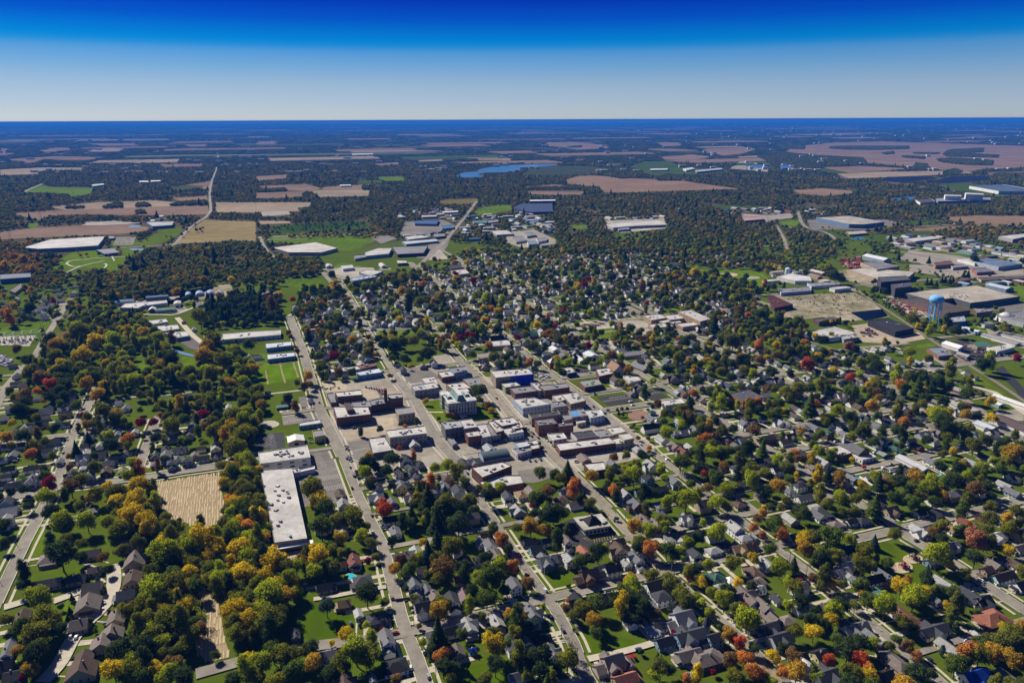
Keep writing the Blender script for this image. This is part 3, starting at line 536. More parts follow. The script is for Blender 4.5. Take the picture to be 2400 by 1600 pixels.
# --- the warehouse and white factory by the west avenue
R_ = flat('H', '4,79 33,77 47,142 17,146', 7, RW, (.50, .46, .38), 'very long low warehouse with pale flat roof between yellow riverside trees and asphalt lot', 'warehouse', 'warehouse', units=14, win=0)
a, b = G(*px('H', 17, 146), 0), G(*px('H', 47, 142), 0)
piece('loading_canopy', 'metal', R_, (G(*px('H', 33, 148), 4.2) - R_.location).xyz, (30, 5, .4), GA - .02, (.75, .74, .70)); 
for i in range(3): q = G(*px('H', 26 + 7 * i, 152.0 - i), 0); piece('loading_door', 'glass', R_, (q.x - R_.location.x, q.y - R_.location.y + .2, .4), (3.2, .3, 3.2), GA)
flat('H', '2,63 47,56 50,67.5 4,73.5', 8, RW, WHITE, 'white factory with row of dark square windows, two flat roof bays above the long warehouse', 'factory', 'factory', units=16, pitch=9, ww=4)
flat('H', '33,78 39,77 40,81 34,82', 5, RW, (.6, .6, .6), 'small white link block joining the factory and the long warehouse', 'building', 'link_building', units=1, win=0)
flat('H', '40,78.5 54,75.5 54,78 40.5,81', 4, (.7, .7, .7), (.75, .75, .75), 'narrow white lean-to against the factory corner by the lot', 'building', 'lean_to', units=0, win=0)
flat('H', '52,43 61.5,42 64,47 53.5,49', 6, RG, (.55, .50, .16), 'small yellow-sided shop with grey roof on the west avenue corner', 'shop', 'shop', units=0)
flat('H', '39.5,35.8 58.5,32.5 60,36 39.5,39', 3.6, RW, BLUEW, 'long pale blue trailer-like block with white roof beside the dark lot', 'building', 'trailer_building', units=0)
# --- the west downtown block
flat('H', '71,21 103,21 105.5,28 74,31.5', 9, RW, BRICK, 'big brick block with white roof and rust-red rooftop frame facing the tan lot', 'building', units=6)
t = flat('H', '81,17 86,17 90,23.5 84,24.5', 12.5, RD, BRICK, 'rust-red rooftop plant frame standing on the big brick block', 'roof plant', 'rooftop_plant', units=0, win=0, base=9)
flat('H', '72.5,8 96,5.5 98,10 75,12', 7, RW, BROWNW, 'brown brick building with white roof and dark window band north of the rooftop frame', 'building', units=2)
flat('H', '65,9 71,8 74,17 69,17.5', 5, RG, BRICK, 'low narrow grey-roofed store at the avenue edge west of the brown brick building', 'store', 'store', units=0)
flat('H', '88,17 104,15.5 106,21 91,21.5', 7.5, RG, GREYW, 'grey-roofed link between the brick block and the dark brick hall', 'building', units=3)
flat('H', '104,15.5 112,13.5 122,13 124,17 113,18.8 106,20', 8.5, RG, DBRICK, 'middle bay of the dark brick hall, with grey roof', 'hall', 'brick_hall', units=3)
r_ = flat('H', '121,10 134,9 135,12.5 122,14', 13, (.42, .42, .42), DBRICK, 'tall dark brick hall with rows of small arched windows on the main street', 'hall', 'brick_hall', units=2, pitch=2.6)
flat('H', '117,4.2 119.8,4 120.4,5.5 117.4,5.8', 22, (.14, .06, .05), (.14, .06, .05), 'slim dark brick tower with capped top beside the dark brick hall', 'tower', 'hall_tower', units=0, win=0, par=.4)
flat('H', '128,23 142,21 146,26.5 131,28.5', 9, (.30, .30, .31), TANW, 'tan masonry cube building with grey roof opposite the courthouse', 'building', units=0)
flat('D', '152,112 163,110.5 168,118 157,119.5', 5, RW, GREYW, 'low white-roofed building behind the dark brick hall lot', 'building', units=2)
flat('H', '119,43 155,38.5 157,45.5 123,49.5', 9.5, RW, (.50, .47, .36), 'three-bay cream office building with white roof and many roof units south of the tan lot', 'office building', 'office_building', units=10)
flat('H', '103.5,50 118,48.5 125.5,61 107,64', 5, RW, DGREY, 'low dark-walled store with patchy white roof beside the grey parking lot', 'store', 'store', units=3, win=0)
# --- north of the square
for s, h, r, w, l in (('142.5,119.5 153,117.8 157,122.8 146,124', 8, (.45, .45, .46), GREYW, 'pale grey two-storey store on the corner opposite the courthouse north-west side'), ('153,117.8 164,116 168,120.8 157,122.8', 8.5, RW, GREYW, 'grey store with ornate dark front, second in the row north-west of the courthouse'),
                      ('167,107 178,105.5 183,110 171,112', 6, RW, BRICK, 'low red-brick shop with white roof two doors from the main street north of the courthouse'), ('177,103.5 193,101 194,105 182,108', 8, RG, BLUEW, 'grey-blue flat building right behind the low red-brick shop'),
                      ('174.5,118 190,116 198,121.5 181,122.5', 7.5, RW, TANW, 'tan store with one red side wall behind the courthouse dome'), ('190,113 205,111 208,118 196,119.8', 8, RG, BROWNW, 'brown two-storey store with grey roof north-east of the courthouse')):
    flat('D', s, h, r, w, l, 'store', 'store', units=2)
# --- blocks right of the main street (tile I, E)
DT = [('I', '1,14 20,12.5 36,18.5 10,22.5', 9, RW, (.45, .52, .62), 'long pale blue brick store row with striped white roof and arched upper windows', 8), ('I', '36,16.8 45,15.8 51,20 38,21.8', 8.5, RG, GREYW, 'grey store front attached right of the pale blue row', 2),
      ('I', '37,11 45,9.6 50,14.5 42,16.3', 8, RW, TANW, 'white-roofed tan store behind the grey store front', 2), ('I', '45,9.5 59,7.5 68,15.5 54,18.8', 9, RW, (.24, .17, .12), 'large brown corner store with tiered white roof on the second avenue', 7),
      ('E', '24,119.5 50,116.8 53,120.8 30,124', 8.5, RG, BRICK, 'red-brick two-storey block with grey roof and cream windows', 4), ('E', '-2,121.5 15,119.5 24,124 3,127', 7, RG, BRICK, 'older red-brick row with patched grey roof left of the cream-windowed block', 4), ('E', '17,116.5 24,116.5 30,123.5 24,124', 7, (.5, .5, .5), GREYW, 'narrow grey-roofed infill store beside the older brick row', 1),
      ('E', '-10,117 2,115.5 8,119 -6,121', 7, RW, (.36, .40, .24), 'small white-ribbed roof shop with olive wall by the blue-wrapped building', 2),
      ('I', '15,28 42,24.5 44.5,28 18,32', 9, RD, (.40, .36, .27), 'tan-walled store with near black flat roof on the main street', 2), ('I', '21,33.3 37,31.3 42,36.5 24.5,38.5', 11, (.20, .20, .22), BRICK, 'three-storey red-brick corner store with dark ribbed roof', 3), ('I', '41,36.3 55,35.3 56.5,37.8 43,39.5', 9.5, (.20, .20, .22), BRICK, 'lower red-brick wing behind the three-storey corner store', 1),
      ('I', '52,24.5 60,23.5 63.5,29.5 55,31', 7, (.12, .30, .55), TANW, 'tan store with bright blue roof membrane', 0), ('I', '60,23.3 65,22.7 70,29 63.8,29.8', 7.5, RG, (.38, .36, .33), 'grey-roofed stone store right of the blue-roofed one', 1), ('I', '65,24.6 81,23.2 85,29 72,31.5', 7, RW, (.55, .62, .70), 'white-roofed pale building with blue tint wall on the second avenue', 6),
      ('I', '44,29 53,28 56.5,32 47,34', 5, RG, TANW, 'low tan shed with grey roof in the block interior', 0), ('I', '58,33 66,32 68,35 60,36.5', 4, RW, CREAM, 'small cream annex with white roof below the blue membrane roof', 0), ('I', '32.5,46 47,45 50.5,50 38,52', 6.5, RW, WHITE, 'white-roofed block with skylights on the main street corner', 4), ('I', '54,45 74,42.5 79.5,48 60,50.8', 6, RD, (.55, .55, .55), 'dark-roofed warehouse with white parapet north of the long brick row', 1),
      ('I', '75,43 84,42 94,47.5 82,49.2', 6, RG, GREYW, 'grey flat store wedged between dark and white roofs', 1), ('I', '86,40.5 99,39 105,43.8 93,46.8', 7, RW, TANW, 'white-roofed tan hall near the second avenue', 1), ('I', '40,55 89,49 95.5,54.5 44,61.5', 6, RW, BRICK, 'long red-brick store row with white roof above the striped lot', 8), ('I', '91,51 101,48.5 107,53.8 96,55.3', 6, RW, (.38, .36, .30), 'pale stone bay joining the long brick row to the tall end building', 2),
      ('I', '98,46.2 107,45 112,50 103,52', 9, RW, (.42, .38, .28), 'tan two-storey end building with white roof closing the long store row', 0), ('I', '66,73.5 84,71.5 87.5,78.5 72,80.8', 5, RW, DBRICK, 'low brick store with smooth white roof by the striped lot', 0), ('I', '136,15.5 154,13.3 159,17.5 141,20', 8.5, RW, WHITE, 'white modern office with tall dark glass panels beside the plaza', 4),
      ('I', '199,9 216,5 230.5,12.5 212.5,15.8', 10, (.09, .10, .13), (.33, .15, .08), 'orange-brick telephone building with dark slate flat roof among houses', 1), ('I', '3,54 22,51.5 24.5,55 6,59', 6, RW, BLUEW, 'white-roofed shop with pale blue side on the main street left kerb', 2), ('I', '0,60 17,57 18,61 5,64.5', 5, RG, WHITE, 'white store with grey roof behind the pale blue shop', 1), ('I', '16,56 24,55 25.5,59 18,60.3', 6, RW, BRICK, 'small brick front with white roof next to the white store', 0),
      ('I', '-2,33 7,33.5 11,40 0,42', 7, RW, BRICK, 'red-brick shop with white roof and dark units on the main street left kerb', 3), ('H', '198,77 226,71.5 235,75.5 208,86', 9, RW, BRICK, 'large red-brick auditorium with tall white roof beside the quonset roof', 5), ('H', '205,90 222,84 243,84 246,91 212,97', 5.5, RW, BRICK, 'lower brick wing of the auditorium with white roof and parapet', 3),
      ('H', '170,35 187,33.5 190.5,39.5 174,42', 11, (.40, .41, .42), (.17, .18, .19), 'dark stone three-storey corner block directly below the courthouse', 5), ('H', '187,33.5 198,32 204,39.5 191,41.5', 10, RW, GREYW, 'white-roofed block right of the dark stone corner block', 4), ('H', '192,44.8 204,42.8 207,47.5 195,49', 9, RW, BRICK, 'red-brick rear block with square chimney below the courthouse', 1),
      ('H', '199,38 211,36.5 216,48 207,49.7', 7, RW, (.4, .4, .4), 'narrow white-roofed store right of the chimney block', 3), ('H', '211,36.5 216,36 225,46.5 217,48', 6.5, RG, GREYW, 'grey-roofed store strip fourth from the courthouse street', 2), ('H', '213,34.5 218,34 228,43 221,44.8', 8, RW, BRICK, 'white-roofed brick store with dark units near the main street', 5), ('H', '217,33 236,30.5 242,36 226,39', 8, RW, BRICK, 'wide white-roofed store behind the courthouse lawn corner', 5), ('H', '226,41 241,38.5 246,44 232,46.5', 6, RW, WHITE, 'low white-roofed rear building facing the small car lot', 3),
      ('H', '176,50 180,49 184.5,54.5 180.5,56.5', 4, RG, GREYW, 'small grey stone annex at the street edge below the dark corner block', 0), ('E', '47,103 54,102 59,106.7 51,108.3', 5, RW, RD, 'low dark bank branch with white roof by a small car park', 2), ('E', '61,115 79,112.8 83,118.2 67,121', 5.5, (.28, .31, .27), (.17, .08, .055), 'low brick funeral-home-like block with three small peaks on a green corner', 5), ('E', '102,110.3 112,109 118.7,114.3 108,116.8', 5, RW, (.45, .42, .36), 'white flat-roofed clinic on the avenue corner by the pale lot', 2),
      ('E', '77,104.2 89,102.5 93,108 80,110.8', 7, RW, BRICK, 'flat-roofed brick church hall beside the tan gabled church', 4), ('D', '216,77.5 232,76 234,82 213,83.5', 5, RW, (.30, .24, .2), 'long stone church hall with white roof by the crimson trees', 3), ('D', '203,90 214,88.5 216,93 205,94.5', 4, (.3, .26, .24), TANW, 'low tan garage block near the stone church', 0)]
for t, s, h, r, w, l, u in DT: flat(t, s, h, r, w, l, 'store' if 'store' in l else 'building', 'store_building', units=u)
# blue wrapped building
B_ = flat('P', '1150,870 1236,863.5 1250,877 1162,886', 12.5, RW, (.36, .30, .24), 'tall building with its right half wrapped in bright blue sheeting beside the demolition lot', 'building', 'wrapped_building', units=8)
w = [G(*p, 12.5) for p in ((1185, 883.4), (1250.6, 877.0), (1237, 863.3))]; mb = MB()
for a, b in zip(w, w[1:]):
    d = (b - a).normalized(); n = Vector((d.y, -d.x, 0)) * .25; a, b = a + n, b + n
    k = 9
    for i in range(k):
        p, q = a + (b - a) * i / k, a + (b - a) * (i + 1) / k; j = n * random.uniform(0, 1.2); mb.poly([(p.x, p.y, 0), (q.x + j.x, q.y + j.y, 0), (q.x + j.x, q.y + j.y, 13.3), (p.x, p.y, 13.3)])
mb2 = MB(); mb2.v = [(x - B_.location.x, y - B_.location.y, z) for x, y, z in mb.v]; mb2.f, mb2.m = mb.f, mb.m
obj('blue_sheeting', mb2, mat('blue_tarp', (.016, .03, .62), rough=.6, noise=[(.2, .3, 3)]), B_)
# --- school
for s, h, w, l, u in (('152.5,51 164,49.5 182.8,58 173,60.3', 12, (.42, .31, .20), 'tall windowless tan brick gymnasium of the school with white roof', 3), ('121,54.7 135,53.5 142,57 128,59.3', 8, (.42, .31, .20), 'left front wing of the tan brick school', 4), ('140,54.7 153,53.5 158,57.5 145,59', 8, (.36, .27, .18), 'rear middle wing of the tan brick school', 2),
                      ('134,59.5 150,57.7 156,61 142,63.3', 6, (.42, .31, .20), 'central low wing of the tan brick school around the courtyards', 3), ('125,63 142,61.5 149,64.5 130,66.5', 6, (.34, .25, .17), 'lowest front wing of the tan brick school beside the small spruces', 2), ('150,62.5 171,60.3 173,63 157,65.5', 6, (.42, .31, .20), 'long narrow wing joining school and gymnasium', 1)):
    flat('E', s, h, RW, w, l, 'school', 'school_building', units=u)
# --- industry in the east (tile F, Q) and the commercial north
IN = [('Fq', '101,19.5 127,18.3 131,22 104,24.2', 20, (.10, .10, .115), (.05, .05, .058), 'tallest windowless black block of the mill', 'mill'), ('Fq', '113,26 131,24 132,28 117,29.8', 17, (.10, .10, .115), (.06, .06, .07), 'second black tower block of the mill with dark stepped roof', 'mill'), ('Fq', '126,30 136,29 137,32 128,33.6', 8, (.08, .08, .09), (.05, .05, .055), 'low black annex of the mill', 'mill'),
      ('Fq', '125,34 150,31 191,27 231.5,37.3 200,41.7 186,43.3 170,38.7 150,41', 9, RT, DGREY, 'huge beige-roofed factory with rows of roof vents behind the water tower', 'factory'), ('Fq', '120,40 146,37.5 186,50 163,53.2 140,46.5', 7, (.12, .095, .085), (.20, .10, .07), 'dark brown roofed factory hall left of the beige factory', 'factory'), ('Fq', '188,48 205,48.5 206.5,50.5 192,52.5', 6, RG, (.12, .07, .05), 'small dark brick office at the corner of the dark factory hall', 'office'),
      ('Fq', '73,12.5 88,11 135,14.5 130,19 103,21.5', 9, (.58, .54, .46), TANW, 'wide low factory with white and tan roof sections in front of the scrap yard', 'factory'), ('Fq', '85,6 99,4.5 121,9.5 100,12.8', 11, (.24, .24, .25), (.42, .31, .22), 'tan hall with dark edge roof beside the scrap yard', 'factory'), ('Fq', '92,59.5 111,57.5 134,66.7 117,69.8', 8, (.035, .037, .045), (.03, .032, .04), 'black flat-roofed plant with dark loading doors beside the tan yard', 'plant'),
      ('Fq', '41,58 60,56.2 66,57.6 47,60.8', 6, (.12, .10, .10), (.12, .07, .055), 'dark brown office with small clipped trees in front', 'office'), ('Fq', '34,70 60,65 81,71 70,73.7 50,76', 6, RW, WHITE, 'sprawling white-roofed works with tall chimney box by the orange maples', 'factory'), ('Fq', '66,73 80,72 82.5,74.8 70,76.8', 6, (.5, .46, .4), (.2, .3, .32), 'small tan-roofed teal-walled shop beside the white works', 'shop'),
      ('Fq', '146,84.5 160,83.5 170.5,91 157,92.3', 5, (.24, .28, .34), (.20, .10, .06), 'brick store with grey-blue metal roof beside the railway', 'store'), ('Fq', '201,84 219,81 226.5,84 210.5,88.2', 5, RW, WHITE, 'white car showroom with dark red glass front', 'showroom'), ('Fq', '165,57 180,55 182,60 168,61.3', 6, (.4, .42, .45), (.10, .22, .42), 'bright blue walled workshop right of the water tower', 'workshop'), ('Fq', '207,54 235,50.5 250,56 235,62 214,57.5', 6, RG, WHITE, 'grey-roofed white plant with round bay at the frame edge', 'plant'),
      ('Fq', '10,30 38,28 40,32 12,34.2', 5, RG, (.40, .48, .56), 'pale blue-grey low workshop along the eastern avenue', 'workshop'), ('Fq', '36,25 62,24 66,26 40,28.2', 5, (.3, .3, .32), (.45, .5, .56), 'dark-roofed low building behind the pale blue workshop', 'building'), ('Fq', '8,19 20,16 38,19 40,23 25,23', 6, WHITE, WHITE, 'white processing plant with cream tanks', 'plant'), ('Fq', '0,36.5 4,36 23,44.7 6,48', 7, (.10, .025, .02), (.07, .03, .03), 'maroon-roofed dark warehouse next to the cleared gravel site', 'warehouse'),
      ('Fq', '152,6.5 168,4.5 171,7.5 154,9', 7, (.16, .08, .07), (.25, .16, .11), 'brown-roofed barn-like shop on the north-east road', 'shop'), ('Fq', '168,9 180,7.5 184,9.5 170,11', 5, RG, GREYW, 'grey metal shop beside the brown-roofed one', 'shop'), ('Fq', '187,12 200,10.5 208,14.3 192,15.5', 5, (.2, .2, .22), (.3, .1, .1), 'low dark store with red end on the north-east road', 'store'), ('Fq', '192,20 235,18.5 250,20 196,22.5', 4, (.14, .10, .09), TANW, 'row of brown-roofed storage units east of the mill', 'storage units'),
      ('Fq', '-42,34.8 0,34.6 4,36 -40,40', 1, RB, RB, '', ''), ('Q', '187,142 200,139 234,144.5 212,147.3', 8, (.16, .22, .32), (.40, .46, .52), 'blue-grey roofed factory behind the dark round trees', 'factory'), ('Q', '174,140 187,138.5 198,142 190,144', 6, RW, WHITE, 'white office wing of the blue-grey roofed factory', 'office'), ('Q', '44,102 74,100.3 107,106 88,108.3 74.5,108', 11, RT, (.15, .24, .38), 'large tan-roofed blue-walled distribution hall near the brown field', 'warehouse'),
      ('Q', '71,115 88,113.8 92,116.3 75,117.7', 5, (.5, .45, .4), BRICK, 'low brick office by the fountain pond', 'office'), ('Q', '125,121.5 150,119 158,121 135,124', 7, RW, GREYW, 'white-roofed hall half hidden behind tall trees at right', 'hall'), ('Q', '212,119 235,116.7 245,118 225,122', 8, RW, GREYW, 'white-roofed hall at the right frame edge among trees', 'hall'), ('Q', '135,85.5 150,84.8 154,87 140,88.4', 8, RB, WHITE, 'low white plant wing with brown roof by the reservoir', 'plant'),
      ('Q', '162,80.8 177,81.3 178,82.3 163,82', 24, WHITE, WHITE, 'left tall white slab tower of the far plant', 'plant'), ('Q', '181,79 198,80 198,81 182,80.5', 30, WHITE, WHITE, 'right tall white slab tower of the far plant', 'plant'), ('Q', '154,84.5 204,83.5 205,86 156,87', 9, (.35, .36, .38), (.30, .32, .36), 'long grey base hall under the two white slab towers', 'plant'), ('Q', '185,73 216,71.5 236,75 240,78 212,77.8', 12, (.10, .15, .22), WHITE, 'white-walled warehouse with dark blue roof panels by the highway', 'warehouse'),
      ('Q', '11,53.5 21,53 23,56.5 13,57', 9, (.05, .14, .32), (.10, .2, .35), 'bright blue roofed works near the far highway', 'works'), ('S', '21,129.5 46,122 97,119 90,127.7 64,129.5 35,130.8', 9, RW, (.22, .27, .32), 'vast white-roofed factory with dark roof vents left of the country road junction', 'factory'), ('S', '134,106 160,105.5 158,109 140,110', 8, (.42, .43, .45), (.12, .17, .25), 'blue-walled barn factory in the trees by the bend', 'barn'), ('S', '100,119 105,119 105,121 100,121.4', 5, RG, DGREY, 'small dark outbuilding beside the vast white factory', 'shed'),
      ('S', '88,131.5 104,130 110,134 96,135.5', 6, (.20, .22, .28), (.12, .15, .2), 'dark blue-grey pavilion building on the park edge', 'pavilion'), ('C', '0,17 28,15.5 28.5,19.5 0,21.5', 9, (.12, .15, .21), (.08, .12, .2), 'long slate-blue roofed block at the left frame edge', 'building'), ('C', '8.5,32 19,25 20,29 14,33.8', 5, RB, TANW, 'brown-grey roofed long house at far left', 'building'),
      ('C', '110,47.5 115,43.7 153,40.5 154,43 131,46 127,48', 5, RW, (.5, .55, .6), 'stepped white-roofed works left of the quonset huts', 'works'), ('C', '135.5,59.5 152,57.7 154.5,60.5 141,62.7', 4.5, RW, WHITE, 'upper white industrial shed of three by the dirt yard', 'shed'), ('C', '141,64.5 163,63 165,67 150,69.3', 4.5, RW, GREYW, 'middle white industrial shed of three by the dirt yard', 'shed'), ('C', '150,70.5 171,69 173.7,73.5 162,75.5', 5, RW, BLUEW, 'lowest white industrial shed of three beside the creek', 'shed'),
      ('C', '187,73 235,69 258,68 258,72.5 235,74.5 188,78.5', 5, RW, WHITE, 'very long white shed with dark roof vents north of the practice field', 'shed'), ('D', '8.5,80.5 32,78.5 32.5,82.3 9.5,85', 5, (.62, .64, .68), BLUEW, 'upper of two parallel pale blue sheds beside the practice field', 'shed'), ('D', '10,90.5 35,88.5 36,92 10.5,95.2', 5, (.62, .64, .68), BLUEW, 'lower of two parallel pale blue sheds touching the practice field', 'shed'),
      ('D', '67,104 95,101 97,104 70,107', 5, RW, (.30, .26, .22), 'long low strip building with white roof by the west avenue', 'building'), ('D', '93,101 110,98 111,100.8 97,104', 5.5, BRICK, BRICK, 'brick-red roofed end of the low strip building', 'building'), ('D', '92,107 113,103 115.5,107 94,110.2', 5.5, (.6, .64, .7), BLUEW, 'ribbed pale metal hall behind the used car row', 'hall'), ('D', '94.5,15 102,12.5 117,14 106,18.5', 5.5, RW, (.5, .55, .58), 'white two-gabled market hall on the northern car park', 'market'),
      ('D', '87,20.5 107,17.5 111.5,19 90,23', 5, (.4, .45, .55), (.35, .42, .52), 'long blue-grey shop row below the market hall', 'shop'), ('D', '78,9 88,8 90,11 80,12.2', 5, RW, (.5, .6, .68), 'small white restaurant on the northern car park', 'restaurant'), ('D', '129,4 138,4.3 139,6.5 130,7', 5, RW, DGREY, 'small white-topped dark bank between lawns by the fork', 'bank'), ('D', '175,9 188,7.5 190,11 179,12.3', 6, (.03, .03, .035), RD, 'black-roofed hall at the corner of the triangular lawn', 'hall'),
      ('D', '179,13.5 192,12 196,16 183,17.8', 6, RW, TANW, 'tan hall with white roof below the black-roofed hall', 'hall'), ('R', '15,129.5 54.5,124.5 75,130 60,134 30,134', 7, (.62, .58, .52), (.42, .36, .30), 'sprawling pale sawtooth-edged mill on the green by the river woods', 'mill'), ('R', '100,134 112,130 125,130 122,135.3 101,137.3', 7, RW, (.35, .42, .5), 'white-roofed supermarket with blue-grey front north of the fork', 'supermarket'), ('R', '125,129 158,128 154,134.5 130,135.7', 7, RG, DBRICK, 'dark brick block with grey roof beside the supermarket', 'store'),
      ('R', '90,137 100,136 101,138.3 91,140', 5, RG, GREYW, 'low grey wing at the left end of the supermarket', 'store'), ('R', '137,119.5 152,118 160,120 140,122.3', 5, RW, GREYW, 'upper white strip mall near the fork', 'strip mall'), ('R', '134,124 165,121.5 168,123.5 138,126.5', 5, (.5, .55, .6), (.3, .33, .38), 'lower blue-grey strip mall near the fork', 'strip mall'), ('R', '145,105 168,104 166,108 146,107.6', 6, (.03, .10, .28), (.2, .22, .25), 'bright blue roofed store on the northern highway', 'store'),
      ('R', '170,109.5 181,108.5 182,111.5 171,112.3', 5, (.06, .16, .30), GREYW, 'small blue-roofed diner on the northern highway', 'diner'), ('R', '199,105 213,104 212,107 200,107', 5, (.10, .22, .20), GREYW, 'green-walled shop across the northern highway', 'shop'), ('R', '213,104.5 223,104 223,106 213,107', 5, RG, BROWNW, 'brown shop joined to the green-walled one', 'shop'), ('R', '215,114 230,113.5 237,117 221,118', 5, RW, GREYW, 'white commercial hall right of the northern highway', 'hall'), ('R', '163,117 173,116.5 174,119 164,120', 5, RG, DGREY, 'grey boxy shop left of the highway bend', 'shop'),
      ('R', '171,96 186,95.3 186,97 172,97.7', 5, RW, GREYW, 'pale long shed in the northern woods edge', 'shed'), ('R', '152,100 166,99.6 166,101 153,101.5', 5, RW, GREYW, 'left white highway shed north of the blue roof', 'shed'), ('U', '16,85.6 40,85.3 40.3,86.6 16,87', 14, WHITE, (.03, .05, .12), 'tall stadium press stand with white roof and dark blue walls', 'stand'), ('U', '9,89 37,88 37.5,96.5 18,97 0,93', 7, (.035, .06, .14), (.05, .08, .16), 'dark blue school roofs below the stadium stand', 'school'),
      ('U', '85,108 102,106 133,104.5 143,108.5 112,109.7 93,111.3', 7, (.62, .60, .55), (.45, .44, .42), 'long low plant with pale roof north of the neighbourhoods', 'plant'), ('U', '97,111 107,110.4 108,112.8 98,113.5', 5, RG, BLUEW, 'small blue-grey shed in front of the long low plant', 'shed'), ('U', '32,57.3 57,57 57,58.4 33,58.6', 4, WHITE, WHITE, '', ''), ('U', '127,57 143,56.7 143,58 127,58.3', 8, WHITE, WHITE, 'thin white livestock barn on the bright green far field', 'barn'), ('U', '157,57 165,55.8 168,57 160,58.5', 9, WHITE, WHITE, 'white barn left of the long far barn', 'barn'),
      ('U', '168,58.5 192,56.2 194,57.6 170,60', 9, (.5, .5, .52), (.2, .2, .22), 'longest far barn with pale roof on the green field', 'barn'), ('U', '12,116 20,115.5 22,118 14,119.3', 5, RG, BLUEW, 'blue-fronted shop among the highway stores', 'shop'), ('U', '0,120 10,119 14,123 4,124.5', 5, RG, GREYW, 'grey-roofed store at the left of the highway stores', 'store'), ('U', '22,121 32,120 32,123 24,124.5', 5, RG, WHITE, 'white store with grey roof right among the highway stores', 'store'), ('U', '14,124 23,123.5 25,126 15,127', 5, (.2, .28, .4), WHITE, 'blue-roofed store lowest among the highway stores', 'store'),
      ('U', '211,102 228,100.8 232,103.5 214,105', 6, (.5, .3, .3), BRICK, 'red-trimmed commercial building near the far park', 'store'), ('R', '77,71.7 87,71.5 87.5,72.6 77.5,72.8', 6, WHITE, WHITE, 'single white barn in the pink far field', 'barn'), ('S', '48,30.5 52,30.3 52,31.5 48,31.7', 6, WHITE, WHITE, '', ''), ('S', '128,68.2 136,68 137,69.3 128,69.6', 7, WHITE, GREYW, 'left white shed in the far left woods', 'shed'), ('S', '138,67.8 147,67.5 148,68.6 139,69', 7, WHITE, GREYW, 'right white shed in the far left woods', 'shed'),
      ('S', '84,71.5 95,70.5 96,71.7 86,73', 6, (.5, .56, .62), BLUEW, 'pale blue barn beside the bright far-left meadow', 'barn'), ('R', '88,43.3 107,43 108,44 89,44.3', 8, WHITE, WHITE, 'long white far barn on the pale green strip', 'barn'), ('Q', '1,140 3,140 3,141 1,141', 1, RG, RG, '', ''), ('C', '179,43 185,41.5 188,44.3 182,46', 4, RG, GREYW, 'small grey barn below the quonset huts', 'barn'), ('C', '180,50 188,49.5 188.5,51.3 181,52.3', 3.5, RG, BLUEW, 'tiny grey depot near the poplar row', 'shed')]
for t, s, h, r, w, l, c in IN:
    if l: flat(t, s, h, r, w, l, c, c.replace(' ', '_') if c != 'building' else 'industrial_building', units=(16 if 'huge' in l or 'vast' in l else 4), win=(1 if t in 'DC' else 0), pitch=6)
# --- gabled sheds
def gable_shed(t, x, y, w, l, h, rise, rz, roof, wall, label, cat='shed', name='gabled_shed', m='metal'):
    c = G(*px(t, x, y), h); root = thing(name, (c.x, c.y, 0), GA + rz, label, cat)
    mb = MB(); mb.prism([(-w / 2, -l / 2), (w / 2, -l / 2), (w / 2, l / 2), (-w / 2, l / 2)], 0, h, cap=False)
    for s in (-1, 1): mb.poly([(-w / 2, s * l / 2, h), (w / 2, s * l / 2, h), (0, s * l / 2, h + rise)])
    obj('wall', mb, M['siding'], root, wall); mb = MB(); e = .5; k = rise * e / (w / 2)
    for s in (-1, 1): mb.poly([(s * (w / 2 + e), -l / 2 - e, h - k + .05), (s * (w / 2 + e), l / 2 + e, h - k + .05), (0, l / 2 + e, h + rise + .05), (0, -l / 2 - e, h + rise + .05)][::s])
    obj('roof', mb, M[m], root, roof)
    piece('door', 'glass', root, (0, -l / 2 - .05, 0), (w * .25, .2, h * .7))
    R = Matrix.Rotation(GA + rz, 3, 'Z'); p = [c + R @ Vector(q) for q in ((-w / 2, -l / 2, 0), (w / 2, -l / 2, 0), (w / 2, l / 2, 0), (-w / 2, l / 2, 0))]; raster([(q.x, q.y) for q in p], 10, 3)
    return root
Q90 = math.pi / 2
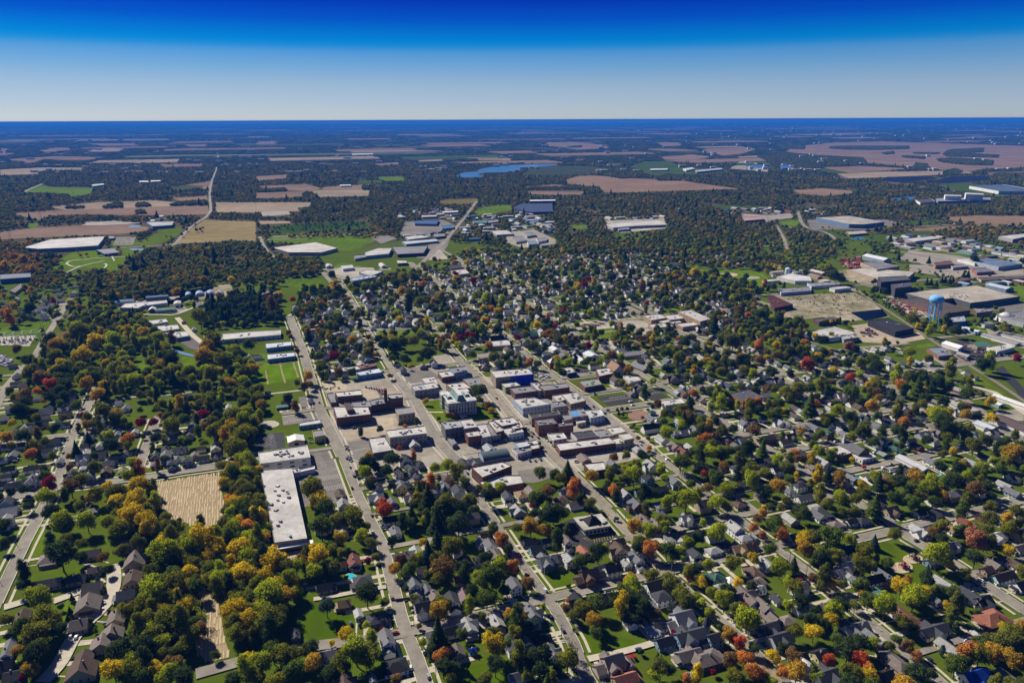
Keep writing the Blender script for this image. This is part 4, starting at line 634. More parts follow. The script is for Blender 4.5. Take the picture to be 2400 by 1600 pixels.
for a in (('H', 36.5, 50, 15, 14, 4.5, 2, 0, (.6, .6, .6), TANW, 'tan workshop with pale metal gable roof above the white factory'), ('H', 24, 20, 7, 12, 3, 1.2, Q90, (.10, .22, .17), (.08, .10, .08), 'small green-roofed shed west of the avenue'),
          ('Fq', 171, 82, 15, 26, 5, 3, 0, (.66, .66, .66), WHITE, 'white gabled shed at the edge of the car dealership'), ('Fq', 194, 81, 15, 24, 5, 3, Q90, (.10, .26, .19), TANW, 'green-roofed tan shed behind the dealership cars'), ('Fq', 214, 76, 12, 52, 3, 1.5, 0, RG, WHITE, 'front long grey storage shed at right'), ('Fq', 227, 74, 12, 44, 3, 1.5, 0, RG, WHITE, 'rear long grey storage shed at right'),
          ('Fq', 186, 67, 11, 30, 4, 1.5, 0, (.55, .6, .64), (.35, .55, .6), 'long pale teal shed below the water tower'), ('Fq', 213, 28, 20, 40, 6, 3, 0, (.40, .45, .52), (.22, .28, .38), 'large blue-grey metal hall behind the beige factory'), ('Fq', 181, 25, 14, 20, 5, 2, 0, (.20, .30, .42), (.2, .28, .4), 'smaller blue metal hall near the storage units'), ('Fq', 100, 1.5, 22, 60, 8, 4, 0, (.55, .58, .62), (.3, .36, .42), 'pale ridged metal hall rising behind the tan hall'),
          ('C', 140, 48.5, 10, 13, 5, 3, 0, (.6, .58, .5), (.10, .14, .2), 'dark-walled cottage with pale gable roof by the stepped works'), ('H', 214, 59, 9, 13, 4, 2.5, 0, RG, GREYW, 'grey gabled garage beside the arched hall'), ('E', 72, 90, 15, 24, 4.5, 3, 0, (.50, .52, .56), WHITE, 'wide white hall with grey gable behind the bank'), ('E', 62, 94, 9, 22, 3.5, 2, 0, (.5, .5, .5), WHITE, 'narrow white garage row left of the wide grey-gabled hall'),
          ('E', 106, 90, 14, 40, 4, 2.5, Q90, RG, TANW, 'long grey-roofed hall near the tan gabled church', ), ('E', 118, 101.5, 14, 26, 3.5, 3, .2, (.15, .16, .18), TANW, 'charcoal-roofed clinic with wide overhang'), ('E', 39, 85, 10, 16, 4.5, 2.5, 0, (.5, .52, .55), WHITE, 'white chapel-like hall near the pyramid-roofed brick house'), ('E', 19, 72, 12, 13, 5, 4, Q90, (.05, .20, .16), (.20, .15, .12), 'green metal roofed house by the red maple'),
          ('I', 66, 68, 9, 13, 3.5, 2.2, 0, (.22, .18, .16), TANW, 'tan-brown roofed long house beside the striped lot', 'house', 'house', 'shingle'), ('I', 117, 61, 9, 12, 3.5, 2, 0, RG, GREYW, 'light grey gabled store below the tall end building'), ('N', 133, 72, 9, 30, 3.5, 1.8, 0, (.42, .42, .43), WHITE, 'long white grey-roofed hall beside the dark parking lot'),
          ('N', 106, 64, 8, 8, 3, 1.8, 0, (.2, .22, .2), (.03, .10, .07), 'dark green garden shed-garage near the brick church'), ('N', 200, 38, 11, 20, 4.5, 2.5, 0, (.42, .45, .5), WHITE, 'large white hall with grey-blue gable near the right edge'), ('N', 231, 38, 20, 50, 5, 2.2, 0, (.10, .07, .065), WHITE, 'white-walled hall with brown roof at right edge'), ('N', 232, 18, 9, 60, 4, 1.5, 0, (.6, .6, .58), WHITE, 'very long thin cream building at the right edge'), ('N', 210, 17, 9, 13, 3.5, 1.2, 0, (.6, .6, .55), (.3, .42, .5), 'pale kiosk building on the green corner at right'),
          ('N', 190, 73, 8, 20, 3, 1.8, 0, RG, TANW, 'long grey cottage in the right-hand trees'), ('N', 175, 5, 9, 22, 4, 2, 0, RG, BRICK, 'grey-roofed brick shed under the tall pines at right'), ('N', 180, -27, 8, 16, 4, 2, 0, (.3, .28, .26), GREYW, 'old grey shed beside the railway', )): gable_shed(*a)
# quonset huts and arched hall
def quonset(t, x, y, w, l, rz, roof, label, side=0):
    c = G(*px(t, x, y), 2); root = thing('quonset_hut', (c.x, c.y, 0), GA + rz, label, 'quonset hut', 'quonset huts' if t == 'C' else None)
    mb = MB(); pr = arch_roof(mb, w, l, 12, side, w * (.42 if not side else .26)); obj('arched_roof', mb, M['metal'], root, roof)
    mb = MB()
    for s in (-1, 1): mb.poly([(p[0] * .98, s * (l / 2 - .3), p[1]) for p in pr] + [(-w * .49, s * (l / 2 - .3), 0), (w * .49, s * (l / 2 - .3), 0)])
    if side:
        for s in (-1, 1): mb.poly([(s * w / 2, -l / 2, 0), (s * w / 2, l / 2, 0), (s * w / 2, l / 2, side), (s * w / 2, -l / 2, side)])
    obj('end_wall', mb, M['siding'], root, (.30, .36, .46)); piece('door', 'trim', root, (0, -l / 2 + .1, 0), (w * .3, .2, w * .22))
    raster([(c.x - w, c.y - l / 2), (c.x + w, c.y - l / 2), (c.x + w, c.y + l / 2), (c.x - w, c.y + l / 2)], 10)
for i, (x, w, wd) in enumerate(((173, 11, 'leftmost'), (183.5, 15, 'second from left'), (193, 15, 'third from left'), (202, 13, 'rightmost'))): quonset('C', x, 35 - i * .3, w, 24, .05, (.16, .24, .40), wd + ' blue quonset hut of the four on the gravel yard')
quonset('H', 219, 66, 16, 26, Q90, (.045, .08, .10), 'dark teal barrel-vaulted hall beside the brick auditorium', 2.5)
# --- courthouse
cc = (G(*px('H', 167, 6.8), 15.5) + G(*px('H', 198, 5), 15.5) + G(*px('H', 200.5, 15.8), 15.5) + G(*px('H', 176, 18.8), 15.5)) / 4
ct = thing('courthouse', (cc.x, cc.y, 0), GA, 'three-storey grey stone courthouse with pale green mansard roofs on the tree-lined square', 'courthouse')
cw, cl, ch = 31, 36, 15.0
def cbox(name, x0, x1, y0, y1, z0, z1, m, col):
    mb = MB(); mb.box(x0, x1, y0, y1, z0, z1); return obj(name, mb, M[m], ct, col)
cbox('wall', -cw / 2 + 2, cw / 2 - 2, -cl / 2 + 1.5, cl / 2 - 1.5, 0, ch, 'brick', STONE)
for sx_ in (-1, 1):
    for sy_ in (-1, 1):
        x0, y0 = sx_ * (cw / 2 - 4.5), sy_ * (cl / 2 - 4.5)
        cbox('corner_pavilion', x0 - 4.5, x0 + 4.5, y0 - 4.5, y0 + 4.5, 0, ch + .8, 'brick', STONE)
        mb = MB(); mb.prism([(x0 - 4.8, y0 - 4.8), (x0 + 4.8, y0 - 4.8), (x0 + 4.8, y0 + 4.8), (x0 - 4.8, y0 + 4.8)], ch + .8, ch + 1.3); obj('cornice', mb, M['brick'], ct, (.6, .6, .56))
def mansard(x0, x1, y0, y1, z0, z1, ins, col=(.20, .30, .27), top=(.66, .66, .63)):
    mb = MB(); b = [(x0, y0, z0), (x1, y0, z0), (x1, y1, z0), (x0, y1, z0)]; t_ = [(x0 + ins, y0 + ins, z1), (x1 - ins, y0 + ins, z1), (x1 - ins, y1 - ins, z1), (x0 + ins, y1 - ins, z1)]
    for i in range(4): mb.poly([b[i], b[(i + 1) % 4], t_[(i + 1) % 4], t_[i]])
    o = obj('mansard_roof', mb, M['flatroof'], ct, col); mb = MB(); mb.poly(t_); obj('roof_deck', mb, M['flatroof'], ct, top); return o
mansard(-5.5, 5.5, -cl / 2 + 3, cl / 2 - 3, ch, ch + 6.5, 3.2)
for s in (-1, 1): mansard(*sorted((s * 6.2, s * (cw / 2 - 2.2))), -5.5, 8, ch, ch + 3.2, 2.0); mansard(*sorted((s * 6.2, s * (cw / 2 - 1.6))), -cl / 2 + 2, -cl / 2 + 10, ch + .9, ch + 1.6, .6, (.55, .57, .53)); mansard(*sorted((s * 6.2, s * (cw / 2 - 1.6))), cl / 2 - 10, cl / 2 - 2, ch + .9, ch + 1.6, .6, (.55, .57, .53))
for f, y in ((-1, -cl / 2 + 1.4),):
    for fl in range(3):
        for i in range(9):
            x = -cw / 2 + 2.3 + i * (cw - 4.6) / 8; yy = (-cl / 2 - .05) if abs(x) > cw / 2 - 9 else -cl / 2 + 1.4
            piece('window', 'glass', ct, (x, yy, 1.6 + fl * 4.6), (1.15, .25, 2.6 if fl else 2.0))
        for i in range(9):
            yv = -cl / 2 + 2.6 + i * (cl - 5.2) / 8; xx = (-cw / 2 - .05) if abs(yv) > cl / 2 - 9 else -cw / 2 + 1.9
            piece('window', 'glass', ct, (xx, yv, 1.6 + fl * 4.6), (.25, 1.15, 2.6 if fl else 2.0))
for i in range(4): piece('column', 'trim', ct, (-4.5 + i * 3, -cl / 2 + .6, 5), (.8, .8, 9))
cbox('cornice_band', -cw / 2 + 1.4, cw / 2 - 1.4, -cl / 2 + .9, cl / 2 - .9, ch - .2, ch + .55, 'brick', (.6, .6, .56)); cbox('entrance_steps', -4, 4, -cl / 2 - 4, -cl / 2 + 1, 0, 1.2, 'brick', (.6, .58, .52))
p = [cc + Matrix.Rotation(GA, 3, 'Z') @ Vector(q) for q in ((-cw / 2, -cl / 2, 0), (cw / 2, -cl / 2, 0), (cw / 2, cl / 2, 0), (-cw / 2, cl / 2, 0))]; raster([(q.x, q.y) for q in p], 10, 4)
s = [G(*px('H', *q)) for q in ((151.5, 16.5), (178, 13), (218, 19), (225, 31), (205, 34), (172, 37), (166, 34))]
sheet('courthouse_lawn', [(q.x, q.y) for q in s], .49, M['fieldgreen'], (.10, .15, .004)); raster([(q.x, q.y) for q in s], 4 | 8)
for pp in ([(157, 26), (172, 26)], [(190, 29), (190, 33.5)], [(203, 17), (219, 20)]): mb = MB(); ribbon(mb, [G(*px('H', *q)) for q in pp], 3, .53); obj('path', mb, M['walk'], kind='structure')
# --- water tower
wb = G(2187, 758); wd = (wb.length) and P((wb.x, wb.y, 0))[2]; sc = wd / F; wr_ = 15.6 * sc
wt_ = thing('water_tower', (wb.x, wb.y, 0), 0, 'light blue water tower with fluted leg cluster and bowl-shaped tank above the rail line', 'water tower')
TB = (.18, .46, .76); th = 44.5
mb = MB(); mb.lathe([(wr_ * .55, th - 12.5), (wr_ * .93, th - 10.5), (wr_, th - 7.5), (wr_ * .97, th - 5), (wr_ * .8, th - 2.2), (wr_ * .45, th - .7), (.6, th)], 32); tank = obj('tank', mb, M['metal'], wt_, TB)
mb = MB(); mb.lathe([(wr_ * 1.0, th - 7.6), (wr_ * 1.05, th - 7.6), (wr_ * 1.05, th - 7.2), (wr_ * 1.0, th - 7.2)], 32); obj('balcony', mb, M['metal'], tank, TB)
mb = MB(); mb.tube((0, 0, 0), (0, 0, th - 11), 1.3, 1.1, 14); obj('riser_pipe', mb, M['metal'], wt_, TB)
for i in range(8):
    a = math.pi / 8 + i * math.pi / 4; mb = MB(); mb.tube((math.cos(a) * wr_ * .86, math.sin(a) * wr_ * .86, 0), (math.cos(a) * wr_ * .78, math.sin(a) * wr_ * .78, th - 9.5), .62, .55, 10); obj('leg', mb, M['metal'], wt_, TB)
mb = MB()
for z in (13, 25):
    for i in range(8):
        a, b = math.pi / 8 + i * math.pi / 4, math.pi / 8 + (i + 1) * math.pi / 4; r = wr_ * .82; mb.tube((math.cos(a) * r, math.sin(a) * r, z), (math.cos(b) * r, math.sin(b) * r, z), .22, .22, 5)
obj('strut_ring', mb, M['metal'], wt_, TB)
# --- bank with lantern
bk = flat('H', '0,0 1,0 1,1', 1, RW, RW, 'x') if False else None
w = [G(*px('I', *q), 5) for q in ((56, 123), (82, 119.3), (90.5, 130.6), (66.5, 134.6))]; c = sum(w, Vector()) / 4
bk = thing('bank', (c.x, c.y, 0), 0, 'single-storey bank with overhanging pale roof and black hipped lantern on a dark car park', 'bank'); loc = [(q.x - c.x, q.y - c.y) for q in w][::-1]
mb = MB(); mb.prism(loc, 4.4, 5.6); mb.poly([(*q, 4.4) for q in loc][::-1]); rf = obj('roof', mb, M['flatroof'], bk, (.50, .47, .40)); inn = [(a * .88, b * .88) for a, b in loc]
mb = MB(); mb.prism(inn, 0, 4.4, cap=False); obj('wall', mb, M['brick'], bk, (.55, .55, .55)); raster([(q.x, q.y) for q in w], 10, 3)
for i in range(4):
    a, b = inn[i], inn[(i + 1) % 4]; wa, wbb = (a[0] + c.x, a[1] + c.y), (b[0] + c.x, b[1] + c.y)
    if visible(wa, wbb): add_windows(bk, wa, wbb, 0, 4, 1, pitch=2.6, ww=2.1, wh=2.2)
mb = MB(); s = 8.5; 
for sgn in range(4):
    a0 = GA + sgn * math.pi / 2 + math.pi / 4; a1 = a0 + math.pi / 2; mb.poly([(math.cos(a0) * s, math.sin(a0) * s, 6), (math.cos(a1) * s, math.sin(a1) * s, 6), (math.cos(a1) * .8, math.sin(a1) * .8, 10.5), (math.cos(a0) * .8, math.sin(a0) * .8, 10.5)])
obj('black_lantern_roof', mb, M['shingle'], rf, (.02, .02, .022)); mb = MB(); mb.box(-1.2, .2, -.6, .6, 8, 12.5); obj('chimney', mb, M['brick'], rf, BRICK)
for q in ((-9, 3), (8, -3), (10, -1)): piece('roof_unit', 'metal', rf, (*q, 5.6), (2.6, 2, 1.3), GA, (.35, .35, .35))
raster([tuple(G(*px('I', *q)).xy) for q in ((54, 120), (92, 118), (94, 132), (66, 137))], 2)
# --- church towers, pyramid roof house, silos, solar panels
def spire(root, x, y, w, h, rise, wall, roof, name='steeple'):
    mb = MB(); mb.box(x - w / 2, x + w / 2, y - w / 2, y + w / 2, 0, h); tw = obj(name, mb, M['brick'], root, wall)
    mb = MB(); e = w / 2 + .3; b = [(x - e, y - e, h), (x + e, y - e, h), (x + e, y + e, h), (x - e, y + e, h)]
    for i in range(4): mb.poly([b[i], b[(i + 1) % 4], (x, y, h + rise)])
    obj('spire', mb, M['shingle'], tw, roof)
    for s in (-1, 1): piece('louvre', 'glass', tw, (x + s * w * .2, y - w / 2 - .03, h - 2.6), (w * .22, .15, 1.6))
c1 = gable_shed('E', 95, 103, 13, 20, 7, 7, 0, (.34, .20, .13), (.42, .42, .40), 'stone church with steep tan-brown gable roof on the avenue', 'church', 'church', 'shingle')
mb = MB(); mb.prism([(6.5, -2), (14, -2), (14, 8), (6.5, 8)], 0, 6, cap=False); mb.poly([(14, -2, 6), (14, 8, 6), (14, 3, 11)]); obj('transept', mb, M['siding'], c1, (.42, .42, .40)); mb = MB(); mb.poly([(14.4, -2.6, 6), (14.4, 3, 11.3), (0, 3, 11.3), (0, -2.6, 6)]); mb.poly([(14.4, 8.6, 6), (14.4, 3, 11.3), (0, 3, 11.3), (0, 8.6, 6)]); obj('transept_roof', mb, M['shingle'], c1, (.34, .20, .13))
c2 = gable_shed('I', 127, 39.5, 8, 17, 5, 4, Q90, (.03, .04, .035), WHITE, 'small white church with black roof and square steeple beside the plaza', 'church', 'church', 'shingle'); spire(c2, 1, -8, 3.6, 10.5, 2, WHITE, WHITE)
c3 = gable_shed('N', 79, 59, 13, 24, 5.5, 5, 0, (.13, .135, .145), BRICK, 'brick church with broad dark grey gable and white-roofed flat wings', 'church', 'church', 'shingle'); spire(c3, -3, 10, 2.4, 11, 6, WHITE, (.5, .5, .5))
flat('N', '53.5,57.5 66,56 78,63.5 65.5,66.5', 4.5, RW, BRICK, 'left white flat-roofed brick wing beside the dark church gable', 'church hall', 'church_hall', units=4); flat('N', '77,64.5 91,62 99.5,67 87,70', 4, RW, WHITE, 'right white flat-roofed church wing facing the street', 'church hall', 'church_hall', units=0)
c4 = gable_shed('D', 222, 76, 11, 22, 6, 5, Q90, (.02, .03, .028), (.30, .22, .17), 'stone church with near black gable and twin square towers', 'church', 'church', 'shingle'); spire(c4, -2, -11, 4, 12, .4, STONE, RD)
c5 = thing('brick_house', tuple(G(*px('E', 37, 97), 8).xy) + (0,), GA, 'red brick house with white pyramid roof at the street corner', 'house'); mb = MB(); mb.box(-5, 5, -5, 5, 0, 8); obj('wall', mb, M['brick'], c5, BRICK); mb = MB(); b = [(-5.5, -5.5, 8), (5.5, -5.5, 8), (5.5, 5.5, 8), (-5.5, 5.5, 8)]
for i in range(4): mb.poly([b[i], b[(i + 1) % 4], (0, 0, 13)])
obj('pyramid_roof', mb, M['shingle'], c5, (.65, .65, .65)); spire(c5, 5, -3, 3, 6.5, 2, BRICK, DGREY, 'porch'); raster_line([c5.location.xy[:], (c5.location.x + 1, c5.location.y)], 10, 9)
c6 = thing('gazebo', tuple(G(*px('I', 128.5, 25), 4).xy) + (0,), GA, 'dark green hipped bandstand on the plaza', 'bandstand'); mb = MB(); n = 8
for i in range(n): a, b = i * math.pi / 4, (i + 1) * math.pi / 4; mb.poly([(5 * math.cos(a), 5 * math.sin(a), 3.2), (5 * math.cos(b), 5 * math.sin(b), 3.2), (0, 0, 5.6)])
obj('roof', mb, M['shingle'], c6, (.02, .10, .08))
for i in range(n): mb = MB(); a = i * math.pi / 4; mb.tube((4.5 * math.cos(a), 4.5 * math.sin(a), 0), (4.5 * math.cos(a), 4.5 * math.sin(a), 3.3), .15, .15, 6); obj('post', mb, M['trim'], c6)
def tank(t, x, y, r, h, col, label, cat='silo'):
    c = G(*px(t, x, y)); mb = MB(); mb.lathe([(r, 0), (r, h), (r * .5, h + r * .35), (.1, h + r * .5)], 18); o = obj(cat.replace(' ', '_'), mb, M['metal'], None, col); o.location = c; tag(o, label, cat)
tank('D', 8, 41, 4, 12, (.38, .25, .19), 'left pinkish silo of the gravel works'); tank('D', 12.5, 41, 5, 15, (.36, .24, .18), 'middle and tallest pinkish silo of the gravel works'); tank('D', 18, 41, 4, 13, (.38, .25, .19), 'right pinkish silo of the gravel works')
tank('Fq', 18, 18, 6, 14, (.45, .55, .62), 'pale blue tank on the white processing plant', 'tank'); tank('U', 153.5, 100, 5, 22, (.25, .27, .32), 'dark farm silo beside the northern woods'); tank('Fq', 218, 58, 9, 7, (.55, .55, .55), 'squat round tank bay of the plant at the right edge', 'tank')
mb = MB(); A_, B__ = G(*px('Fq', 76, 53)), G(*px('Fq', 105, 50)); C_ = G(*px('Fq', 110, 56)); D_ = G(*px('Fq', 89, 60.5)); c = (A_ + B__ + C_ + D_) / 4
sp = thing('solar_array', (c.x, c.y, 0), 0, 'dark blue rows of ground solar panels beside the cleared gravel site', 'solar panels'); smat = mat('solar_glass', (.012, .016, .035), rough=.2, spec=.6)
for i in range(11):
    a, b = A_.lerp(D_, (i + .1) / 11), B__.lerp(C_, (i + .1) / 11); a2, b2 = A_.lerp(D_, (i + .75) / 11), B__.lerp(C_, (i + .75) / 11); mb = MB(); mb.poly([(*(a2 - c).xy, 1.2), (*(b2 - c).xy, 1.2), (*(b - c).xy, 2.6), (*(a - c).xy, 2.6)]); obj('panel_row', mb, smat, sp)
raster([(q.x, q.y) for q in (A_, B__, C_, D_)], 4 | 8)
# distant city skyline and far farm buildings
for x, y, w, h, lab in ((1022, 283, 60, 130, 'hazy tallest tower of the distant city on the horizon'), (1028, 283, 50, 100, 'hazy second tower of the distant city on the horizon'), (1033, 283, 70, 70, 'hazy lower block of the distant city on the horizon')):
    c = G(x, y + 2.0); mb = MB(); mb.box(-w, w, -w, w, 0, h * 2.2); o = obj('far_tower', mb, M['brick'], None, (.4, .4, .42)); o.location = (c.x, c.y, 0); tag(o, lab, 'tower', 'distant city towers')

# small commercial and industrial buildings scattered along the highways
rc = random.Random(31); nc = 0; SC = []
for t, s, n in (('R', '132,98 160,94 196,96 208,100 236,100 236,117 205,128 190,124 180,108 150,112 134,108', 34), ('R', '134,118 168,113 176,120 168,126 150,127 138,126', 8), ('U', '0,100 10,98 40,108 42,124 30,130 0,128', 22), ('U', '84,103 140,102 142,110 120,115 86,113', 12), ('U', '190,94 240,94 240,106 212,104', 10), ('Q', '112,118 170,122 236,136 240,150 200,152 150,142 118,132', 34),
                ('Fq', '132,4 236,10 238,26 200,27 172,24 150,18', 22), ('Fq', '186,60 236,70 236,90 228,88 200,78', 12), ('C', '108,44 170,36 212,28 214,38 150,52', 9), ('D', '64,10 118,10 118,22 80,23', 9), ('Fq', '34,28 64,24 76,26 70,32 44,36', 5), ('Q', '4,96 50,94 52,98 24,102 4,103', 8), ('S', '130,100 168,103 170,110 150,112', 4), ('Fq', '0,14 46,16 62,24 30,27 0,25', 8)):
    z = [G(*p) for p in pts(t, s)]; x0, x1, y0, y1 = min(q.x for q in z), max(q.x for q in z), min(q.y for q in z), max(q.y for q in z); k = 0; tries = 0
    while k < n and tries < 900:
        tries += 1; x, y = rc.uniform(x0, x1), rc.uniform(y0, y1)
        if not inside(z, np.array(x), np.array(y)) or any(occ(x + a, y + b) & 3 for a in (-14, 0, 14) for b in (-16, 0, 16)): continue
        w, l, h = rc.uniform(10, 18), rc.uniform(16, 38), rc.uniform(4, 6.5); rt_ = rc.random() < .5; col = rc.choice((RW, RW, RW, (.6, .6, .6), RG, (.10, .18, .32), (.3, .33, .38), (.12, .22, .2), (.2, .08, .06))); wl_ = rc.choice((WHITE, WHITE, GREYW, CREAM, BLUEW, TANW, BRICK))
        root = thing('roadside_building', (x, y, 0), GA + (Q90 if rt_ else 0), None, 'building', 'roadside commercial buildings'); mb = MB(); mb.prism([(-w / 2, -l / 2), (w / 2, -l / 2), (w / 2, l / 2), (-w / 2, l / 2)], 0, h, cap=False)
        ri = rc.choice((.3, 1.5, 2.5))
        for s_ in (-1, 1): mb.poly([(-w / 2, s_ * l / 2, h), (w / 2, s_ * l / 2, h), (0, s_ * l / 2, h + ri)])
        obj('wall', mb, M['siding'], root, wl_); mb = MB()
        for s_ in (-1, 1): mb.poly([(s_ * (w / 2 + .3), -l / 2 - .3, h), (s_ * (w / 2 + .3), l / 2 + .3, h), (0, l / 2 + .3, h + ri + .05), (0, -l / 2 - .3, h + ri + .05)][::s_])
        obj('roof', mb, M['flatroof'], root, col); piece('door', 'glass', root, (0, -l / 2 - .1, 0), (w * .3, .2, 3)); piece('forecourt', 'lot', root, (0, -l / 2 - 9, -.2), (w + 14, 17, .5), 0, (.33, .3, .25))
        cn = 'white' if col[0] > .45 else ('grey' if abs(col[0] - col[2]) < .03 else ('blue-grey' if col[2] > col[0] * 1.15 else ('teal' if col[1] > col[0] else 'maroon'))); SC.append((root, ('flat' if ri < 1 else 'gabled') + ' ' + cn + '-roofed ' + ('long ' if l > 28 else '') + 'roadside building')); raster([(x - l / 2, y - l / 2), (x + l / 2, y - l / 2), (x + l / 2, y + l / 2), (x - l / 2, y + l / 2)], 10); k += 1; nc += 1
for r_, d_ in SC: later(r_, d_)
print('roadside', nc)
# ================================================================== HOUSES
ROOFC = dict(k=((.020, .021, .025), 'black'), d=((.055, .058, .068), 'charcoal'), g=((.16, .165, .175), 'grey'), l=((.36, .36, .35), 'pale grey'), b=((.11, .075, .055), 'brown'), r=((.20, .075, .05), 'red-brown'), t=((.30, .20, .11), 'tan'),
             e=((.20, .165, .145), 'taupe'), n=((.05, .13, .10), 'green'), u=((.012, .07, .42), 'bright blue'), c=((.33, .13, .08), 'terracotta'), R=((.35, .02, .03), 'crimson'), w=((.62, .60, .57), 'white'))
WALLC = dict(w=((.76, .76, .74), 'white'), c=((.52, .46, .30), 'cream'), b=((.22, .32, .42), 'blue'), s=((.12, .15, .19), 'slate'), t=((.36, .30, .21), 'tan'), n=((.15, .085, .045), 'brown'), r=((.22, .08, .05), 'brick'), g=((.36, .37, .38), 'grey'), m=((.35, .56, .50), 'mint'), p=((.42, .33, .32), 'pinkish'), y=((.60, .50, .22), 'yellow'))
FORM = dict(g='gabled', h='hip-roofed', x='cross-gabled')
def hip(mb, x0, x1, y0, y1, z, rise, e=.5):
    x0, x1, y0, y1 = x0 - e, x1 + e, y0 - e, y1 + e; w, l = x1 - x0, y1 - y0
    if l >= w: a, b = ((x0 + x1) / 2, y0 + w / 2), ((x0 + x1) / 2, y1 - w / 2); mb.poly([(x0, y0, z), (x1, y0, z), (*a, z + rise)]); mb.poly([(x1, y1, z), (x0, y1, z), (*b, z + rise)]); mb.poly([(x1, y0, z), (x1, y1, z), (*b, z + rise), (*a, z + rise)]); mb.poly([(x0, y1, z), (x0, y0, z), (*a, z + rise), (*b, z + rise)])
    else: a, b = (x0 + l / 2, (y0 + y1) / 2), (x1 - l / 2, (y0 + y1) / 2); mb.poly([(x0, y1, z), (x0, y0, z), (*a, z + rise)]); mb.poly([(x1, y0, z), (x1, y1, z), (*b, z + rise)]); mb.poly([(x0, y0, z), (x1, y0, z), (*b, z + rise), (*a, z + rise)]); mb.poly([(x1, y1, z), (x0, y1, z), (*a, z + rise), (*b, z + rise)])
def gable(mw, mr, cx, cy, w, l, z0, h, rise, ax='y', e=.45):
    """walls into mw, roof slopes (thin slabs) into mr; ridge along ax"""
    def T(x, y, z): return (cx + x, cy + y, z) if ax == 'y' else (cx + y, cy + x, z)
    c = [(-w / 2, -l / 2), (w / 2, -l / 2), (w / 2, l / 2), (-w / 2, l / 2)]
    for i in range(4): a, b = c[i], c[(i + 1) % 4]; mw.poly([T(*a, z0), T(*b, z0), T(*b, h), T(*a, h)])
    for s in (-1, 1): mw.poly([T(-w / 2, s * l / 2, h), T(w / 2, s * l / 2, h), T(0, s * l / 2, h + rise)])
    k = rise * e / (w / 2)
    for s in (-1, 1):
        q = [(s * (w / 2 + e), -l / 2 - e, h - k), (s * (w / 2 + e), l / 2 + e, h - k), (0, l / 2 + e, h + rise), (0, -l / 2 - e, h + rise)]
        up = [T(x, y, z + .24) for x, y, z in q]; lo = [T(x, y, z + .04) for x, y, z in q]
        mr.poly(up); mr.poly(lo[::-1])
        for i in (0, 1, 3): mr.poly([lo[i], lo[(i + 1) % 4], up[(i + 1) % 4], up[i]])
house_xy = []
